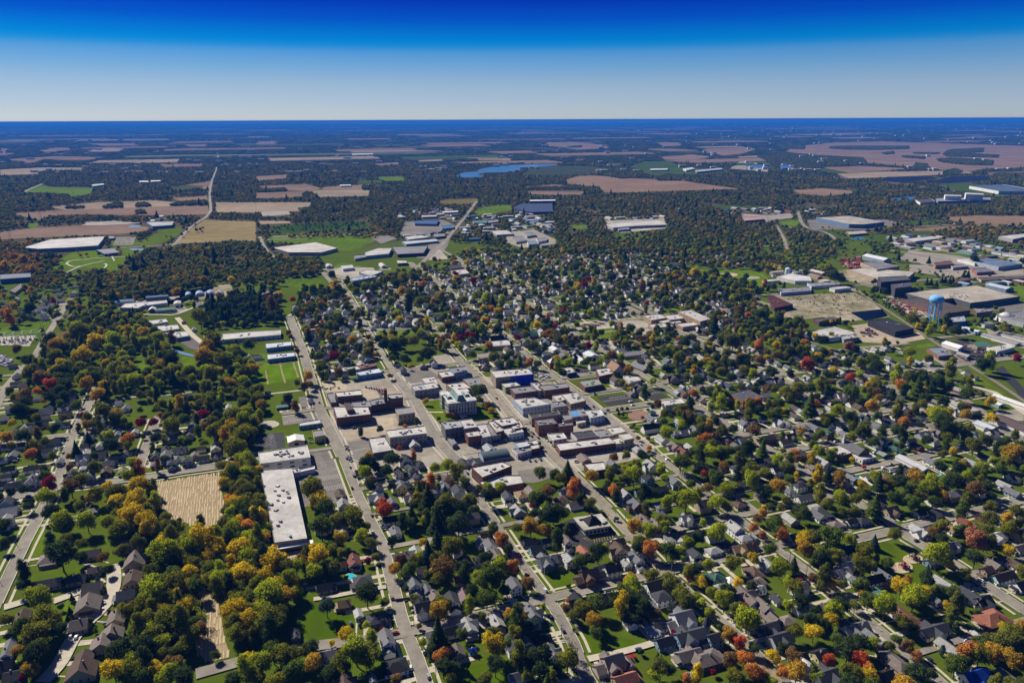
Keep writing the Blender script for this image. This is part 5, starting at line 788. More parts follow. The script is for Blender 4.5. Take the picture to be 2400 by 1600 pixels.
def make_house(p, w, l, rot, form, st, rc, wc, det, rnd, name='house', jit=0):
    """one house: walls, roof (> chimney), porch, door and windows"""
    rz = GA + (math.pi / 2 if rot else 0) + jit
    root = link(name, None); root.location = (p.x, p.y, 0); root.rotation_euler = (0, 0, rz)
    h = 3.1 if st == 1 else 5.6; rise = w * (.36 if form != 'h' else .26) * rnd.uniform(.85, 1.15); mw, mr = MB(), MB()
    col, wcol = ROOFC[rc][0], WALLC[wc][0]; jv = rnd.uniform(.85, 1.18); col = tuple(v * jv for v in col)
    if form == 'h':
        mw.prism([(-w / 2, -l / 2), (w / 2, -l / 2), (w / 2, l / 2), (-w / 2, l / 2)], 0, h, cap=False); hip(mr, -w / 2, w / 2, -l / 2, l / 2, h, rise, .6); hip(mr, -w / 2, w / 2, -l / 2, l / 2, h - .12, .1, .62)
    else:
        gable(mw, mr, 0, 0, w, l, 0, h, rise)
        if form == 'x':
            s = rnd.choice((-1, 1)); ww = min(l * .5, w * .8); d = w * .5 + 2.6; gable(mw, mr, 0, rnd.uniform(-.2, .2) * l, ww, d * 2 if False else w + 4.5, 0, h * (.98 if st == 2 else .97), ww * .38, 'x')
    obj('wall', mw, M['siding'], root, wcol); rf = obj('roof', mr, M['shingle'], root, col)
    # porch or lower wing facing the street
    if det > 0 and rnd.random() < .75:
        s = rnd.choice((-1, 1)); pw, pd = w * rnd.uniform(.55, .95), rnd.uniform(2.2, 3.2); mp = MB(); y0 = s * l / 2; y1 = y0 + s * pd
        mp.poly([(-pw / 2, y0, 3.1), (pw / 2, y0, 3.1), (pw / 2, y1, 2.5), (-pw / 2, y1, 2.5)][::s]); mp.poly([(-pw / 2, y0, 2.98), (-pw / 2, y1, 2.38), (pw / 2, y1, 2.38), (pw / 2, y0, 2.98)][::s]); mp.poly([(-pw / 2, y1, 2.38), (pw / 2, y1, 2.38), (pw / 2, y1, 2.5), (-pw / 2, y1, 2.5)][::s])
        pr = obj('porch_roof', mp, M['shingle'], root, col)
        if det > 1:
            for k in (-1, 0, 1): piece('post', 'trim', root, (k * (pw / 2 - .2), y1 - s * .3, 0), (.2, .2, 2.5))
            piece('porch_floor', 'walk', root, (0, (y0 + y1) / 2, 0), (pw, pd, .5))
    if st == 2 and det > 0 and rnd.random() < .5:
        s = rnd.choice((-1, 1)); mw2, mr2 = MB(), MB(); ww = w * rnd.uniform(.6, .9); ll = rnd.uniform(3.5, 6); gable(mw2, mr2, rnd.uniform(-.1, .1) * w, s * (l / 2 + ll / 2 - .3), ww, ll, 0, 2.9, ww * .3); wg = obj('rear_wing', mw2, M['siding'], root, wcol); obj('wing_roof', mr2, M['shingle'], wg, col)
    if rnd.random() < .5: piece('chimney', 'brick', rf, (rnd.uniform(-.25, .25) * w, rnd.uniform(-.35, .35) * l, h), (.8, .8, rise + 1.0), 0, rnd.choice((BRICK, (.3, .3, .3))))
    if det > 0:
        for fl in range(st):
            z = 1.0 + fl * 2.7
            for sy in (-1, 1):
                n = Vector((0, sy, 0)); 
                wn_ = Matrix.Rotation(rz, 3, 'Z') @ n
                if wn_.dot(-p) < 0: continue
                for k in ((-1, 1) if w < 9 else (-1, 0, 1)): piece('window', 'glass', root, (k * w * .27, sy * (l / 2 + .03), z), (1.0, .12, 1.35))
            for sx_ in (-1, 1):
                wn_ = Matrix.Rotation(rz, 3, 'Z') @ Vector((sx_, 0, 0))
                if wn_.dot(-p) < 0: continue
                nn = max(2, int(l / (3.2 if det > 1 else 4.5)))
                for k in range(nn): piece('window', 'glass', root, (sx_ * (w / 2 + .03), -l / 2 + l * (k + .5) / nn, z), (.12, 1.0, 1.35))
        if form == 'g' and st == 2 and det > 1:
            for sy in (-1, 1): piece('attic_window', 'glass', root, (0, sy * (l / 2 + .03), h + .2), (.7, .12, .9))
        if det > 1: piece('door', 'siding', root, (w * .02, -l / 2 - .03, 0), (1.0, .14, 2.1), 0, rnd.choice(((.3, .05, .04), (.5, .5, .48), (.08, .1, .12))))
    raster_line([(p.x, p.y), (p.x + .1, p.y)], 2 | 8, max(w, l) * .5 + 1.5); house_xy.append((p, w, l, rz))
    return root
HS = dict(
 K='125,6,9,15,1,g1,k,w;128,18,8,12,0,g1,g,w;79,16,8,14,0,g1,l,w;76,11,7,9,0,g2,l,w;136,40,9,17,1,g1,l,w;147,37,8,12,0,g1,l,m;161,38,7,7,1,h1,t,t;90,45,9,13,0,g1,r,b;75,49,7,12,1,g1,r,b;98,62,10,12,1,h2,d,c;63,69,8,10,1,g1,d,t;139,53,8,9,0,g2,b,w;152,54,6,7,1,g1,e,w;145,66,9,11,0,g2,g,w;157,71,6,9,0,g1,g,b;164,77,7,9,0,g1,e,t;81,84,8,8,1,g1,t,n;94,93,5,8,0,g1,l,w;111,97,11,12,1,h1,d,s;153,87,10,10,1,x2,k,w;180,80,8,12,0,g2,d,w;211,22,9,9,1,g1,b,w;207,28,7,8,0,g1,l,w;215,30,8,10,0,g2,g,w;220,40,9,9,0,g2,e,w;204,43,6,6,1,h1,k,w;193,44,7,9,0,g1,b,w;188,61,8,9,1,g1,r,p;191,76,6,12,0,g1,p_,p;178,109,8,10,1,g1,k,w;166,115,11,12,0,h1,d,w;195,105,9,13,0,x1,l,w;185,128,8,9,0,g1,e,t;221,100,8,13,0,g1,l,n;120,116,8,14,0,g2,g,w;128,122,6,7,0,g1,k,w;128,141,11,14,1,h1,k,w;66,131,9,10,1,g1,g,t;36,112,5,9,0,g1,d,s;237,66,8,11,0,g2,g,w;199,126,3,4,1,g1,u,b;174,25,7,8,1,h1,b,t;107,153,4,6,0,g1,g,w;45,64,4,4,0,g1,b,t',
 L='16,27,8,9,1,g1,k,s;22,34,9,9,1,g1,d,b;32,26,7,8,1,g1,d,w;50,26,7,10,0,g2,e,w;33,44,11,13,1,x2,g,s;44,41,7,8,1,g1,e,t;52,42,7,11,0,g2,l,w;65,36,8,10,0,g1,c,w;98,34,10,11,0,x2,b,c;91,31,5,8,0,g1,k,w;98,27,8,8,1,g1,k,t;114,42,7,13,0,x2,g,w;105,47,6,7,0,g1,l,w;71,57,10,12,1,x2,b,n;82,51,7,9,1,g1,d,w;92,52,8,11,1,g2,k,w;3,69,9,10,0,g2,g,w;18,93,9,12,0,x2,g,b;29,116,7,9,1,g1,k,s;36,128,7,11,0,x1,g,w;61,82,9,13,0,x2,k,c;80,79,8,10,1,g1,k,t;83,84,8,9,1,h1,t,t;72,87,5,5,1,g1,d,b;131,68,12,13,1,g2,k,w;137,77,10,11,1,h2,d,w;168,38,8,10,0,g2,d,w;185,35,8,10,1,h1,l,w;188,60,12,12,1,h1,n,n;200,62,5,6,0,h1,w,w;207,61,7,8,1,h1,b,w;196,71,9,14,0,h1,l,w;222,55,10,13,0,h1,b,c;226,63,8,9,1,h1,e,y;233,47,9,12,0,g1,l,w;208,33,9,11,1,x1,t,t;219,31,8,9,1,g1,b,t;215,23,8,13,1,h1,l,w;205,14,10,13,0,g2,l,w;197,30,8,9,1,h1,d,w;182,34,6,8,0,g1,l,b;122,9,11,14,0,x2,e,p;132,11,8,12,0,x2,e,p;140,4,8,9,0,g1,d,t;147,5,8,9,1,h1,l,b;160,5,7,9,1,x2,l,w;153,21,8,12,1,x1,d,g;165,20,7,9,1,g1,d,g;145,24,6,8,0,g1,g,w;157,97,13,13,1,x2,g,w;138,103,8,13,1,g1,d,w;129,107,7,8,0,h1,l,w;164,113,10,20,1,x2,d,b;186,115,7,9,1,g2,d,b;140,119,8,11,1,g1,d,b;163,131,10,15,1,x1,e,s;178,134,12,19,1,h1,e,s;93,137,11,12,1,x2,e,p;107,139,6,8,0,g1,e,p;115,139,9,9,1,h1,e,s;104,153,9,14,1,g1,c,t;216,78,9,18,0,x2,e,w;231,86,8,12,0,g2,e,w;236,105,8,12,1,g1,d,s;5,150,6,10,1,g1,g,w;13,118,5,6,0,g1,g,w;228,70,6,6,1,g1,l,w',
 M='6,11,8,9,1,x1,c,w;24,23,9,9,1,g1,k,b;46,3,8,12,0,g1,g,w;53,6,7,13,0,g1,g,w;62,11,8,10,1,h1,e,t;76,8,7,9,1,g1,k,w;87,7,9,11,1,h1,d,b;70,35,9,13,1,g2,k,w;72,49,8,10,1,g1,w,w;68,55,9,11,1,x1,l,w;139,17,9,15,0,x1,l,w;146,15,8,10,1,g1,g,w;166,14,8,14,0,g1,t,w;184,11,8,15,0,g1,r,c;196,17,6,11,0,g1,b,t;216,7,9,11,1,g1,b,b;209,22,9,15,1,x1,l,w;82,64,7,10,0,g1,g,w;95,62,8,18,1,g1,k,w;107,58,8,12,0,g1,g,g;105,76,7,12,0,g1,n,w;125,95,10,19,0,h1,r,w;160,65,9,13,0,g1,l,w;166,61,10,10,0,h2,d,w;171,70,6,8,0,g1,k,R_;180,67,9,11,1,g2,k,R_;186,77,10,15,0,g1,d,w;197,81,9,12,1,x1,k,w;206,97,14,20,1,h1,c,n;201,53,7,8,1,g2,b,t;206,47,8,12,0,g1,e,t;226,47,9,13,0,g1,b,w;216,59,8,18,1,g1,b,m;232,67,9,10,1,g1,k,w;152,108,9,20,1,x1,d,w;142,104,8,12,1,g1,d,w;150,106,8,9,1,g1,g,w;166,124,8,14,0,g1,l,y;190,150,10,17,1,x1,u,w;80,107,10,18,1,x1,g,w;86,111,7,12,0,g1,k,w;97,117,9,14,0,g1,g,w;104,119,9,12,1,g2,k,w;117,137,10,18,0,h1,e,t;127,141,8,10,1,g1,k,t;107,151,9,10,1,g1,k,t;28,134,7,11,1,g1,k,w;48,130,8,9,1,g1,k,c;54,150,10,14,1,x1,d,s;3,97,9,12,0,g1,e,t;17,99,8,10,1,h1,e,t;54,89,6,9,0,g1,b,w;193,113,4,6,0,g1,l,R_;154,80,5,7,0,g1,g,w;8,79,6,8,0,g1,d,w;3,108,7,7,0,g1,d,t;52,36,6,7,0,g1,g,w;219,150,7,10,0,g1,g,b;36,141,7,10,0,g1,w,w;26,60,7,9,1,g1,k,s;232,33,8,12,1,g1,e,w;150,45,7,9,1,g1,g,b;163,36,8,10,1,g1,d,b;170,30,7,9,1,x1,l,w;229,2,8,12,1,g1,g,w;199,4,9,11,1,g1,r,n;155,2,8,9,0,g1,k,g',
 G='6,57,8,9,1,g1,k,w;18,56,8,10,1,h1,d,w;12,65,8,12,0,h1,g,g;2,69,7,9,1,g1,l,w;8,78,8,11,1,g1,k,w;44,61,8,9,1,g2,k,w;36,55,7,10,0,x1,d,w;49,53,9,11,1,h1,d,b;32,77,8,17,1,g1,k,w;29,88,9,12,0,x2,g,w;13,93,8,12,1,g1,g,g;2,92,8,8,1,g1,k,w;38,83,8,10,1,h1,w,w;39,31,6,14,1,g1,e,p;60,28,9,12,1,h1,d,t;67,17,8,10,1,h2,k,b;47,19,7,12,0,h1,k,b;60,37,7,9,1,g1,g,w;9,22,7,8,1,g2,w,w;4,32,8,10,1,g1,l,b;23,39,7,10,0,x1,l,w;27,42,8,9,1,x1,g,w;88,37,7,8,0,g1,R,w;97,47,7,10,1,g1,d,b;82,49,8,9,1,g1,g,b;92,56,7,9,0,g1,l,w;108,46,6,9,0,g2,g,b;79,57,8,9,1,g1,k,w;79,63,7,10,0,g1,l,w;76,68,10,11,1,x2,l,w;92,65,9,11,1,g1,g,w;115,64,8,9,0,x1,b,b;109,17,7,7,1,g1,l,w;100,38,8,8,1,x1,d,w;66,83,8,9,0,x1,k,w;82,84,8,9,0,g2,g,g;98,80,9,11,0,g1,b,n;113,80,8,9,0,g1,g,w;100,73,8,10,1,g1,g,t;76,77,5,6,0,h1,l,w;143,66,8,9,0,x1,d,s;152,60,7,9,0,g2,k,b;165,60,8,12,1,g1,g,w;143,73,8,9,0,h1,p_,t;158,72,8,9,0,h2,d,b;172,69,9,10,0,h2,d,g;179,65,7,8,0,g1,e,t;187,68,8,10,1,g1,d,w;199,65,8,9,1,x1,k,w;163,68,5,6,0,g1,g,w;197,25,6,8,0,g2,d,b;204,25,5,6,0,h1,g,b;180,28,7,9,0,g1,g,w;177,39,9,12,0,h1,g,g;189,36,9,11,0,g1,d,g;200,36,8,9,1,g1,e,t;124,44,7,8,0,g1,l,w;80,117,9,10,1,h1,g,w;106,28,6,10,0,g1,d,w;34,13,6,8,1,g1,l,w;104,68,6,9,1,g1,e,t;122,41,6,8,1,g1,e,w;55,71,6,8,0,g1,g,w;210,21,6,12,0,g1,l,w',
 H='97,76,7,9,0,g1,g,g;95,81,7,7,1,g1,e,t;103,83,8,9,0,g1,g,w;131,80,7,9,0,g2,k,w;138,69,9,10,0,x2,k,w;144,78,9,9,0,h2,d,w;151,74,7,8,0,g1,k,b;112,95,8,10,0,g2,k,b;133,93,9,10,0,x2,g,y;140,93,7,9,0,g1,d,g;77,101,8,10,0,g1,b,w;80,110,9,10,0,g1,l,w;110,104,9,13,1,x1,l,w;125,108,7,9,0,g1,g,w;176,86,9,10,0,h2,b,r;172,94,9,11,0,g2,g,w;163,99,6,9,1,g1,l,w;145,55,10,13,0,g1,l,c;192,108,8,9,0,g1,d,t;190,72,8,10,0,g1,d,w;200,71,10,12,1,x1,g,g;231,103,8,10,0,g2,d,w;117,77,7,12,1,g1,k,g;50,15,6,7,0,g1,k,w;34,16,6,8,0,g1,g,b;27,17,7,9,1,g1,r,t;11,8,6,6,1,g1,k,b;66,116,5,8,1,g1,g,b',
 I='9,101,10,12,0,h1,t,w;17,98,8,10,0,g2,e,c;2,104,6,8,0,g1,g,w;77,72,8,9,0,g2,e,w;45,105,9,9,1,h1,b,t;153,35,7,9,0,g2,l,b;168,42,8,9,0,x2,g,w;158,44,6,9,1,g1,l,w;150,45,8,9,0,h1,g,b;76,44,10,20,0,g1,g,g;149,57,10,12,0,x1,e,p;157,62,8,10,0,x1,r,p;143,57,7,9,0,g1,k,w;163,58,8,10,0,g1,l,w;199,50,9,9,1,h2,d,r;206,57,7,10,0,g2,g,w;236,49,8,11,1,g2,d,r;225,71,8,11,1,g2,k,w;230,78,8,10,1,g1,e,w;178,75,7,9,0,h1,k,g;206,77,8,10,0,h2,d,w;125,86,8,10,0,g2,k,b;104,101,8,9,0,g2,l,b;117,98,8,9,1,g1,k,b;149,89,9,11,0,g2,g,w;134,97,8,17,1,g1,d,s;136,111,9,11,0,h1,g,g;114,111,10,11,0,x2,g,n;208,110,8,10,0,h1,b,t;205,98,7,14,1,g1,d,g;174,14,9,10,0,g1,e,t;184,18,8,9,0,h1,l,w;152,8,7,8,0,g1,l,b;158,9,11,11,0,h1,b,n;166,7,9,9,0,g1,d,b;178,55,7,9,0,g1,l,w;217,62,6,9,0,g1,k,g;92,73,7,9,0,g2,g,g;160,30,6,8,0,g1,g,g;213,36,8,9,0,g2,g,w;232,2,8,9,0,g1,g,w;212,92,7,9,1,g1,g,s;188,33,7,9,0,g1,g,w',
 N='43,12,7,10,0,g1,g,b;54,13,7,9,1,g1,d,g;60,17,7,9,1,g1,b,w;65,15,6,8,0,g1,r,n;25,22,7,11,0,g1,b,w;32,26,7,12,0,g1,w,w;24,29,8,11,0,g1,b,w;41,25,7,9,0,x1,e,t;48,26,8,9,0,g1,t,t;56,23,7,9,0,g2,l,w;83,21,9,10,0,g1,b,n;89,31,8,10,0,x1,d,b;62,37,8,9,1,g2,k,w;42,39,7,13,0,g1,g,w;37,46,9,10,0,h1,g,c;34,39,7,9,0,h1,g,b;27,42,8,10,0,x1,b,w;20,48,8,10,1,x1,b,g;55,45,9,9,0,g2,n,n;65,42,7,10,0,g1,l,w;70,46,8,9,0,g1,g,t;99,38,9,12,0,g1,g,g;114,36,8,13,0,g1,d,w;122,49,8,9,1,g1,d,b;109,51,8,9,0,g2,k,w;131,52,7,10,1,g1,k,b;137,57,8,11,0,g1,d,R_;117,59,8,11,0,h1,n,t;121,68,4,5,0,h1,l,w;150,71,9,12,0,g1,g,w;162,77,9,14,0,g1,l,w;155,44,8,10,0,x2,t,c;123,22,8,10,0,x2,l,w;133,22,8,9,0,h2,e,t;145,29,8,9,0,g2,g,w;134,32,9,11,0,h1,d,g;174,19,8,13,0,g1,w,w;206,44,10,11,1,x2,k,w;186,70,6,14,0,g1,g,n;208,71,8,9,0,g1,l,w;199,67,8,12,0,g1,k,s;8,78,9,10,1,g2,k,w;29,92,9,11,1,h2,d,w;27,97,7,8,1,h1,g,w;10,93,7,11,0,g1,g,g;20,98,8,10,0,h1,g,g;33,104,8,14,1,g1,g,w;108,86,8,10,0,h1,r,t;101,108,9,10,1,x2,k,w;113,116,9,12,1,x1,b,t;217,93,8,12,0,g1,l,w;224,99,8,14,0,g1,g,b;225,85,9,11,1,x1,d,w;77,86,7,11,0,g1,g,b;33,64,8,11,0,g1,k,r;40,76,7,10,0,g1,e,p;4,52,8,9,0,h1,d,s;6,47,8,9,0,h1,b,s;192,47,8,9,1,x1,g,b;175,24,8,9,0,x2,l,w;190,24,7,9,0,g1,l,w;139,118,8,9,1,g1,k,g;172,57,5,6,1,g1,l,w;10,35,9,12,0,x1,l,w;17,36,8,9,0,g1,g,w;47,114,7,10,1,h1,g,w;53,119,8,11,0,g1,k,w;120,105,6,8,1,g1,g,b;185,41,7,9,1,g1,d,t',
 J='85,71,16,11,1,g1,e,t;81,85,15,15,0,g1,e,t;73,103,12,10,1,g1,e,t;84,38,9,12,1,g1,e,t;87,53,7,8,1,g1,e,t;42,66,9,20,1,g1,e,t;49,64,9,10,1,g1,b,t;124,45,14,14,0,g1,e,t;122,61,11,14,0,g1,b,t;116,76,10,11,1,g1,g,t;107,97,10,12,0,g1,e,t;103,112,13,9,0,g1,e,t;94,121,13,11,0,g1,e,t;77,134,10,10,0,g1,b,t;75,146,16,13,0,g1,b,t;120,30,12,12,1,g1,e,t;46,42,14,12,0,h1,e,t;20,97,9,13,0,g1,b,n;8,125,6,16,0,g1,g,w;3,141,9,10,1,g1,d,s;12,150,9,9,1,g1,d,g;70,61,8,12,1,g1,d,t',
 C='69,28,7,10,1,g1,l,w;68,34,8,13,0,g1,l,w;55,35,8,10,1,g1,l,b;52,32,7,15,1,g1,g,b;38,45,8,13,0,g1,b,n;42,57,8,9,1,x1,g,w;66,55,9,10,0,g2,l,b;60,54,6,8,0,g1,g,w;50,42,7,9,1,g1,l,w;56,41,7,10,1,g1,l,w;229,92,8,9,0,g1,l,b;236,93,7,14,1,g1,l,w;178,67,6,7,0,g1,l,w;169,61,5,6,1,h1,n,m;15,110,8,10,0,g1,k,w;12,101,8,9,1,g1,k,g;15,117,7,12,1,g1,k,w;48,6,6,10,1,g1,g,w;118,16,8,20,1,g1,k,s;95,12,7,12,1,g1,k,s',
 D='44,41,8,9,0,g1,g,w;36,47,9,11,0,h1,g,w;35,52,8,10,1,g1,d,w;47,41,5,8,0,g2,l,w;70,43,8,9,0,x1,g,w;69,47,7,9,1,g1,g,b;98,37,7,9,0,g2,l,w;86,63,8,10,0,g1,l,b;83,68,7,9,1,g1,l,w;83,72,8,12,1,g1,l,b;79,77,8,14,1,g1,l,w;52,79,8,9,0,x1,l,w;67,82,8,12,0,g1,g,b;56,84,7,9,1,g1,k,g;85,95,8,9,0,h2,k,w;78,96,7,8,0,h1,g,w;101,95,9,12,1,x1,g,b;96,92,6,8,0,g1,l,w;91,91,9,12,1,g1,e,t;107,66,8,9,0,g1,g,w;117,62,8,11,0,x2,l,b;124,64,8,10,0,g1,l,w;134,63,8,9,0,x1,d,w;139,61,12,13,0,g2,d,g;128,61,8,10,0,g2,l,w;110,56,9,10,0,h1,e,t;122,53,8,9,0,g1,d,w;106,75,5,6,1,g1,l,w;163,98,8,10,0,g2,l,w;153,101,9,9,0,h1,e,t;135,104,8,10,0,g2,d,g;130,99,7,10,0,g1,e,c;119,49,8,9,0,g2,d,g;172,45,8,9,0,g2,g,w;184,47,10,12,0,x2,d,w;181,57,8,10,0,g2,l,g;189,57,9,12,0,x1,g,b;167,57,9,14,1,x1,d,b;203,61,9,10,0,h1,g,g;206,67,9,12,0,x1,g,t;219,92,9,10,0,x2,k,s;225,91,8,10,0,g1,k,g;209,102,9,10,0,x1,e,t;221,104,8,9,0,g1,k,g;187,34,7,10,0,g1,g,w;190,33,8,9,0,g1,l,b;212,33,8,10,0,x1,g,w;228,61,8,10,0,g1,k,b;78,41,7,11,1,g1,l,w;92,33,8,12,1,g1,g,b;94,48,8,9,0,h1,b,t;64,53,8,10,0,h1,e,t;73,58,6,12,0,g1,l,w;208,56,8,9,0,g1,l,w;176,73,7,9,1,g1,e,t',
 E='82,22,7,9,1,g1,g,b;66,14,8,9,0,g1,l,w;89,31,8,11,1,g1,l,b;108,27,9,11,0,x2,e,w;96,35,8,10,1,g1,l,w;74,33,8,10,0,g1,g,b;120,44,7,9,1,x1,c,w;134,42,9,10,1,x1,r,w;77,47,9,12,1,x1,r,w;58,42,8,9,0,h1,k,g;97,53,6,8,0,g2,g,w;92,56,8,9,1,g1,k,g;87,54,6,8,0,g1,l,w;105,53,7,9,0,g1,l,w;110,51,9,12,0,h1,e,t;118,52,8,9,0,g1,e,t;35,53,8,9,1,g1,l,b;85,83,8,9,0,g1,k,g;101,79,9,10,0,x1,d,t;107,80,7,9,0,g1,e,c;113,83,8,9,0,g1,g,g;135,77,7,9,0,g2,k,w;141,76,8,10,0,x2,l,b;166,74,8,9,0,g2,l,g;167,80,9,10,0,g2,d,b;177,82,9,12,0,h1,e,t;169,86,8,9,0,g1,g,g;160,88,8,9,1,h1,b,b;151,82,7,10,0,g1,e,t;192,74,7,9,0,g2,k,g;202,76,6,8,0,g1,l,c;208,76,8,9,1,g1,l,t;228,73,8,10,0,x1,d,b;163,93,6,11,1,g1,l,w;174,93,6,12,0,g1,l,w;143,96,9,11,0,h2,g,b;148,97,9,10,0,x2,g,b;154,99,8,9,0,h1,d,b;126,97,8,10,0,h1,e,t;158,106,8,9,0,h2,d,b;174,106,9,10,0,h1,g,g;168,114,7,9,0,g2,g,t;148,112,12,12,0,x2,k,n;181,106,8,10,0,g1,l,g;155,112,7,10,1,g1,d,w;208,113,7,9,0,g1,k,w;215,107,6,7,1,g1,l,b;30,94,8,9,1,h1,d,g;4,89,8,12,0,g1,n,t;10,92,7,9,0,g1,g,w;19,101,8,10,0,g1,l,b;117,121,11,12,0,x2,d,c;110,126,7,8,0,g1,g,t;157,120,5,8,0,g2,l,b;190,117,9,10,0,x1,l,w;199,119,8,12,0,g1,k,b;183,49,8,9,1,g1,g,w;187,46,7,9,0,g1,d,w;224,38,7,9,0,g1,b,t;170,31,9,12,0,x1,e,t;163,27,7,9,1,h1,l,b;222,23,6,8,1,g1,g,w;122,88,9,10,0,g1,c,t;131,89,7,9,0,g1,c,t;225,113,9,10,0,g2,l,w;232,108,8,9,0,g2,l,w;216,118,8,9,0,x1,l,w;191,6,10,14,1,h1,e,t;215,6,12,16,1,h1,e,t;59,86,6,9,0,g1,k,g;5,84,7,9,1,g1,g,w;90,110,7,9,1,g1,k,g;181,112,6,8,0,g1,d,g;173,120,8,9,0,g1,e,t',
 Fq='19,71,8,9,1,g1,d,n;17,85,7,9,0,x2,l,w;27,94,9,12,1,g1,e,w;49,97,8,10,0,g2,k,c;98,86,7,9,0,h1,l,w;107,85,8,9,0,h1,l,w;63,95,9,18,0,g1,e,t;114,100,9,10,0,x2,g,w;111,94,7,9,0,g1,g,w;125,99,8,10,0,g1,k,b;138,98,8,10,0,g1,l,b;147,98,8,13,0,g1,l,m;151,107,9,11,0,x1,l,t;132,111,7,10,0,g1,g,w;67,107,9,12,0,x1,l,w;40,105,7,9,0,g1,g,w;36,112,8,10,0,x1,l,w;48,111,7,9,0,g1,l,b;23,111,8,14,0,g1,b,w;10,114,9,11,0,x2,d,m;18,102,7,10,0,g1,g,w;8,98,8,10,0,g1,g,w;28,100,8,11,0,g1,l,g;84,116,9,11,0,x1,c,t;93,114,8,14,0,g1,w,w;111,111,7,9,0,g1,g,t;125,87,8,12,1,h1,g,g;98,98,7,10,1,g1,l,w;54,88,7,8,0,g1,g,w;87,88,8,9,0,g1,g,w;223,74,6,9,0,g1,d,b;4,103,7,12,0,g1,g,b;182,106,7,9,1,g1,l,w;187,110,7,16,0,g1,b,w')
ROOFC['p_'] = ((.22, .15, .17), 'mauve'); WALLC['R_'] = ((.30, .02, .025), 'red')
cand = []
for t, s in HS.items():
    for e in s.split(';'):
        f = e.split(','); x, y, w, l, rot = map(float, f[:5]); form, st = f[5][0], int(f[5][1])
        q = px(t, x, y); p = G(*q, 3.2 if st == 1 else 5.5); cand.append([Vector((p.x, p.y, 0)), w, l, int(rot), form, st, f[6], f[7]])
keep = []
for c in cand:       # drop duplicates noted from two overlapping views
    if any((c[0] - k[0]).length < 6.5 for k in keep): continue
    if occ(c[0].x, c[0].y) & 2: continue
    c[1] *= .95; c[2] *= .95; keep.append(c)
print('hand placed houses', len(keep))
rnd = random.Random(3)
order = sorted(keep, key=lambda c: c[0].length)
def desc_house(c):
    return ('two-storey ' if c[5] == 2 else '') + WALLC[c[7]][1] + ' ' + FORM[c[4]] + (' garage' if c[1] * c[2] < 45 else ' house') + ' with ' + ROOFC[c[6]][1] + ' roof,'
n_ind = 0
mwf = [MB() for _ in range(5)]; mrf = [MB() for _ in range(5)]
wcs = [WALLC[k][0] for k in 'wwbgt']; rcs = [ROOFC[k][0] for k in 'dglbe']
def mass_house(p, w, l, rot, form, st, rc, wc):
    i = min(range(1, 5), key=lambda k: sum((a - b) ** 2 for a, b in zip(wcs[k], WALLC[wc][0]))); j = min(range(5), key=lambda k: sum((a - b) ** 2 for a, b in zip(rcs[k], ROOFC[rc][0]))); mw, mr = MB(), MB(); h = 3.1 if st == 1 else 5.4; gable(mw, mr, 0, 0, w, l, 0, h, w * .34)
    if form == 'x': gable(mw, mr, 0, 0, l * .45, w + 4, 0, h * .95, w * .28, 'x')
    R_ = Matrix.Rotation(GA + (math.pi / 2 if rot else 0), 3, 'Z')
    for src, dst in ((mw, mwf[i]), (mr, mrf[j])):
        b = len(dst.v); dst.v += [tuple(p + R_ @ Vector(v)) for v in src.v]; dst.f += [tuple(q + b for q in f) for f in src.f]; dst.m += [0] * len(src.f)
    raster_line([(p.x, p.y), (p.x + .1, p.y)], 2 | 8, max(w, l) * .5 + 1); house_xy.append((p, w, l, 0))
for i, c in enumerate(order):
    if i >= 300: mass_house(*c); continue
    d = c[0].length; det = 2 if d < 720 else (1 if d < 1050 else 0)
    o = make_house(*c, det, rnd, 'garage' if c[1] * c[2] < 45 else 'house', jit=rnd.uniform(-.02, .02)); tag(o, None, 'garage' if c[1] * c[2] < 45 else 'house', 'houses of the town'); later(o, desc_house(c)); n_ind += 1
# fill the remaining lots along the streets; past the count limit they are one distant mass
spots = []
HZ = [pts('P', '990,640 1130,590 1500,590 1700,600 1900,640 1760,700 1700,800 2050,870 2250,960 2450,1060 2450,1600 1350,1600 1000,1620 820,1130 1060,1130 1120,1200 1560,1080 1500,930 1400,880 1130,860 1000,800 900,790 760,980 690,800 700,700 850,690'), pts('P', '-50,880 100,900 330,960 520,1000 500,1090 350,1110 190,1130 100,1200 -50,1300'), pts('P', '-60,690 120,660 190,690 120,740 40,780 -60,790'), pts('P', '650,1230 760,1240 900,1620 700,1620'), pts('P', '1640,730 1800,750 1900,790 2060,860 1900,880 1680,850')]
HZ = [[G(*p) for p in z] for z in HZ]
for (pl, w, wk, z) in ROADS:
    if w < 6 or w > 13.2 or not wk and w < 6.1: continue
    for a, b in zip(pl, pl[1:]):
        L = (b - a).length; d = (b - a).normalized() if L > 1 else None
        if d is None or a.length > 3000: continue
        n = Vector((-d.y, d.x, 0)); al = abs(d.dot(E1)) > .7; t = rnd.uniform(8, 16)
        while t < L - 8:
            for s in (-1, 1):
                p = a + d * t + n * s * (w / 2 + rnd.uniform(14, 19)); spots.append((p, al, 0))
                if rnd.random() < .5: spots.append((p + n * s * rnd.uniform(15, 20) + d * rnd.uniform(-4, 4), al, 1))
            t += rnd.uniform(17, 24)
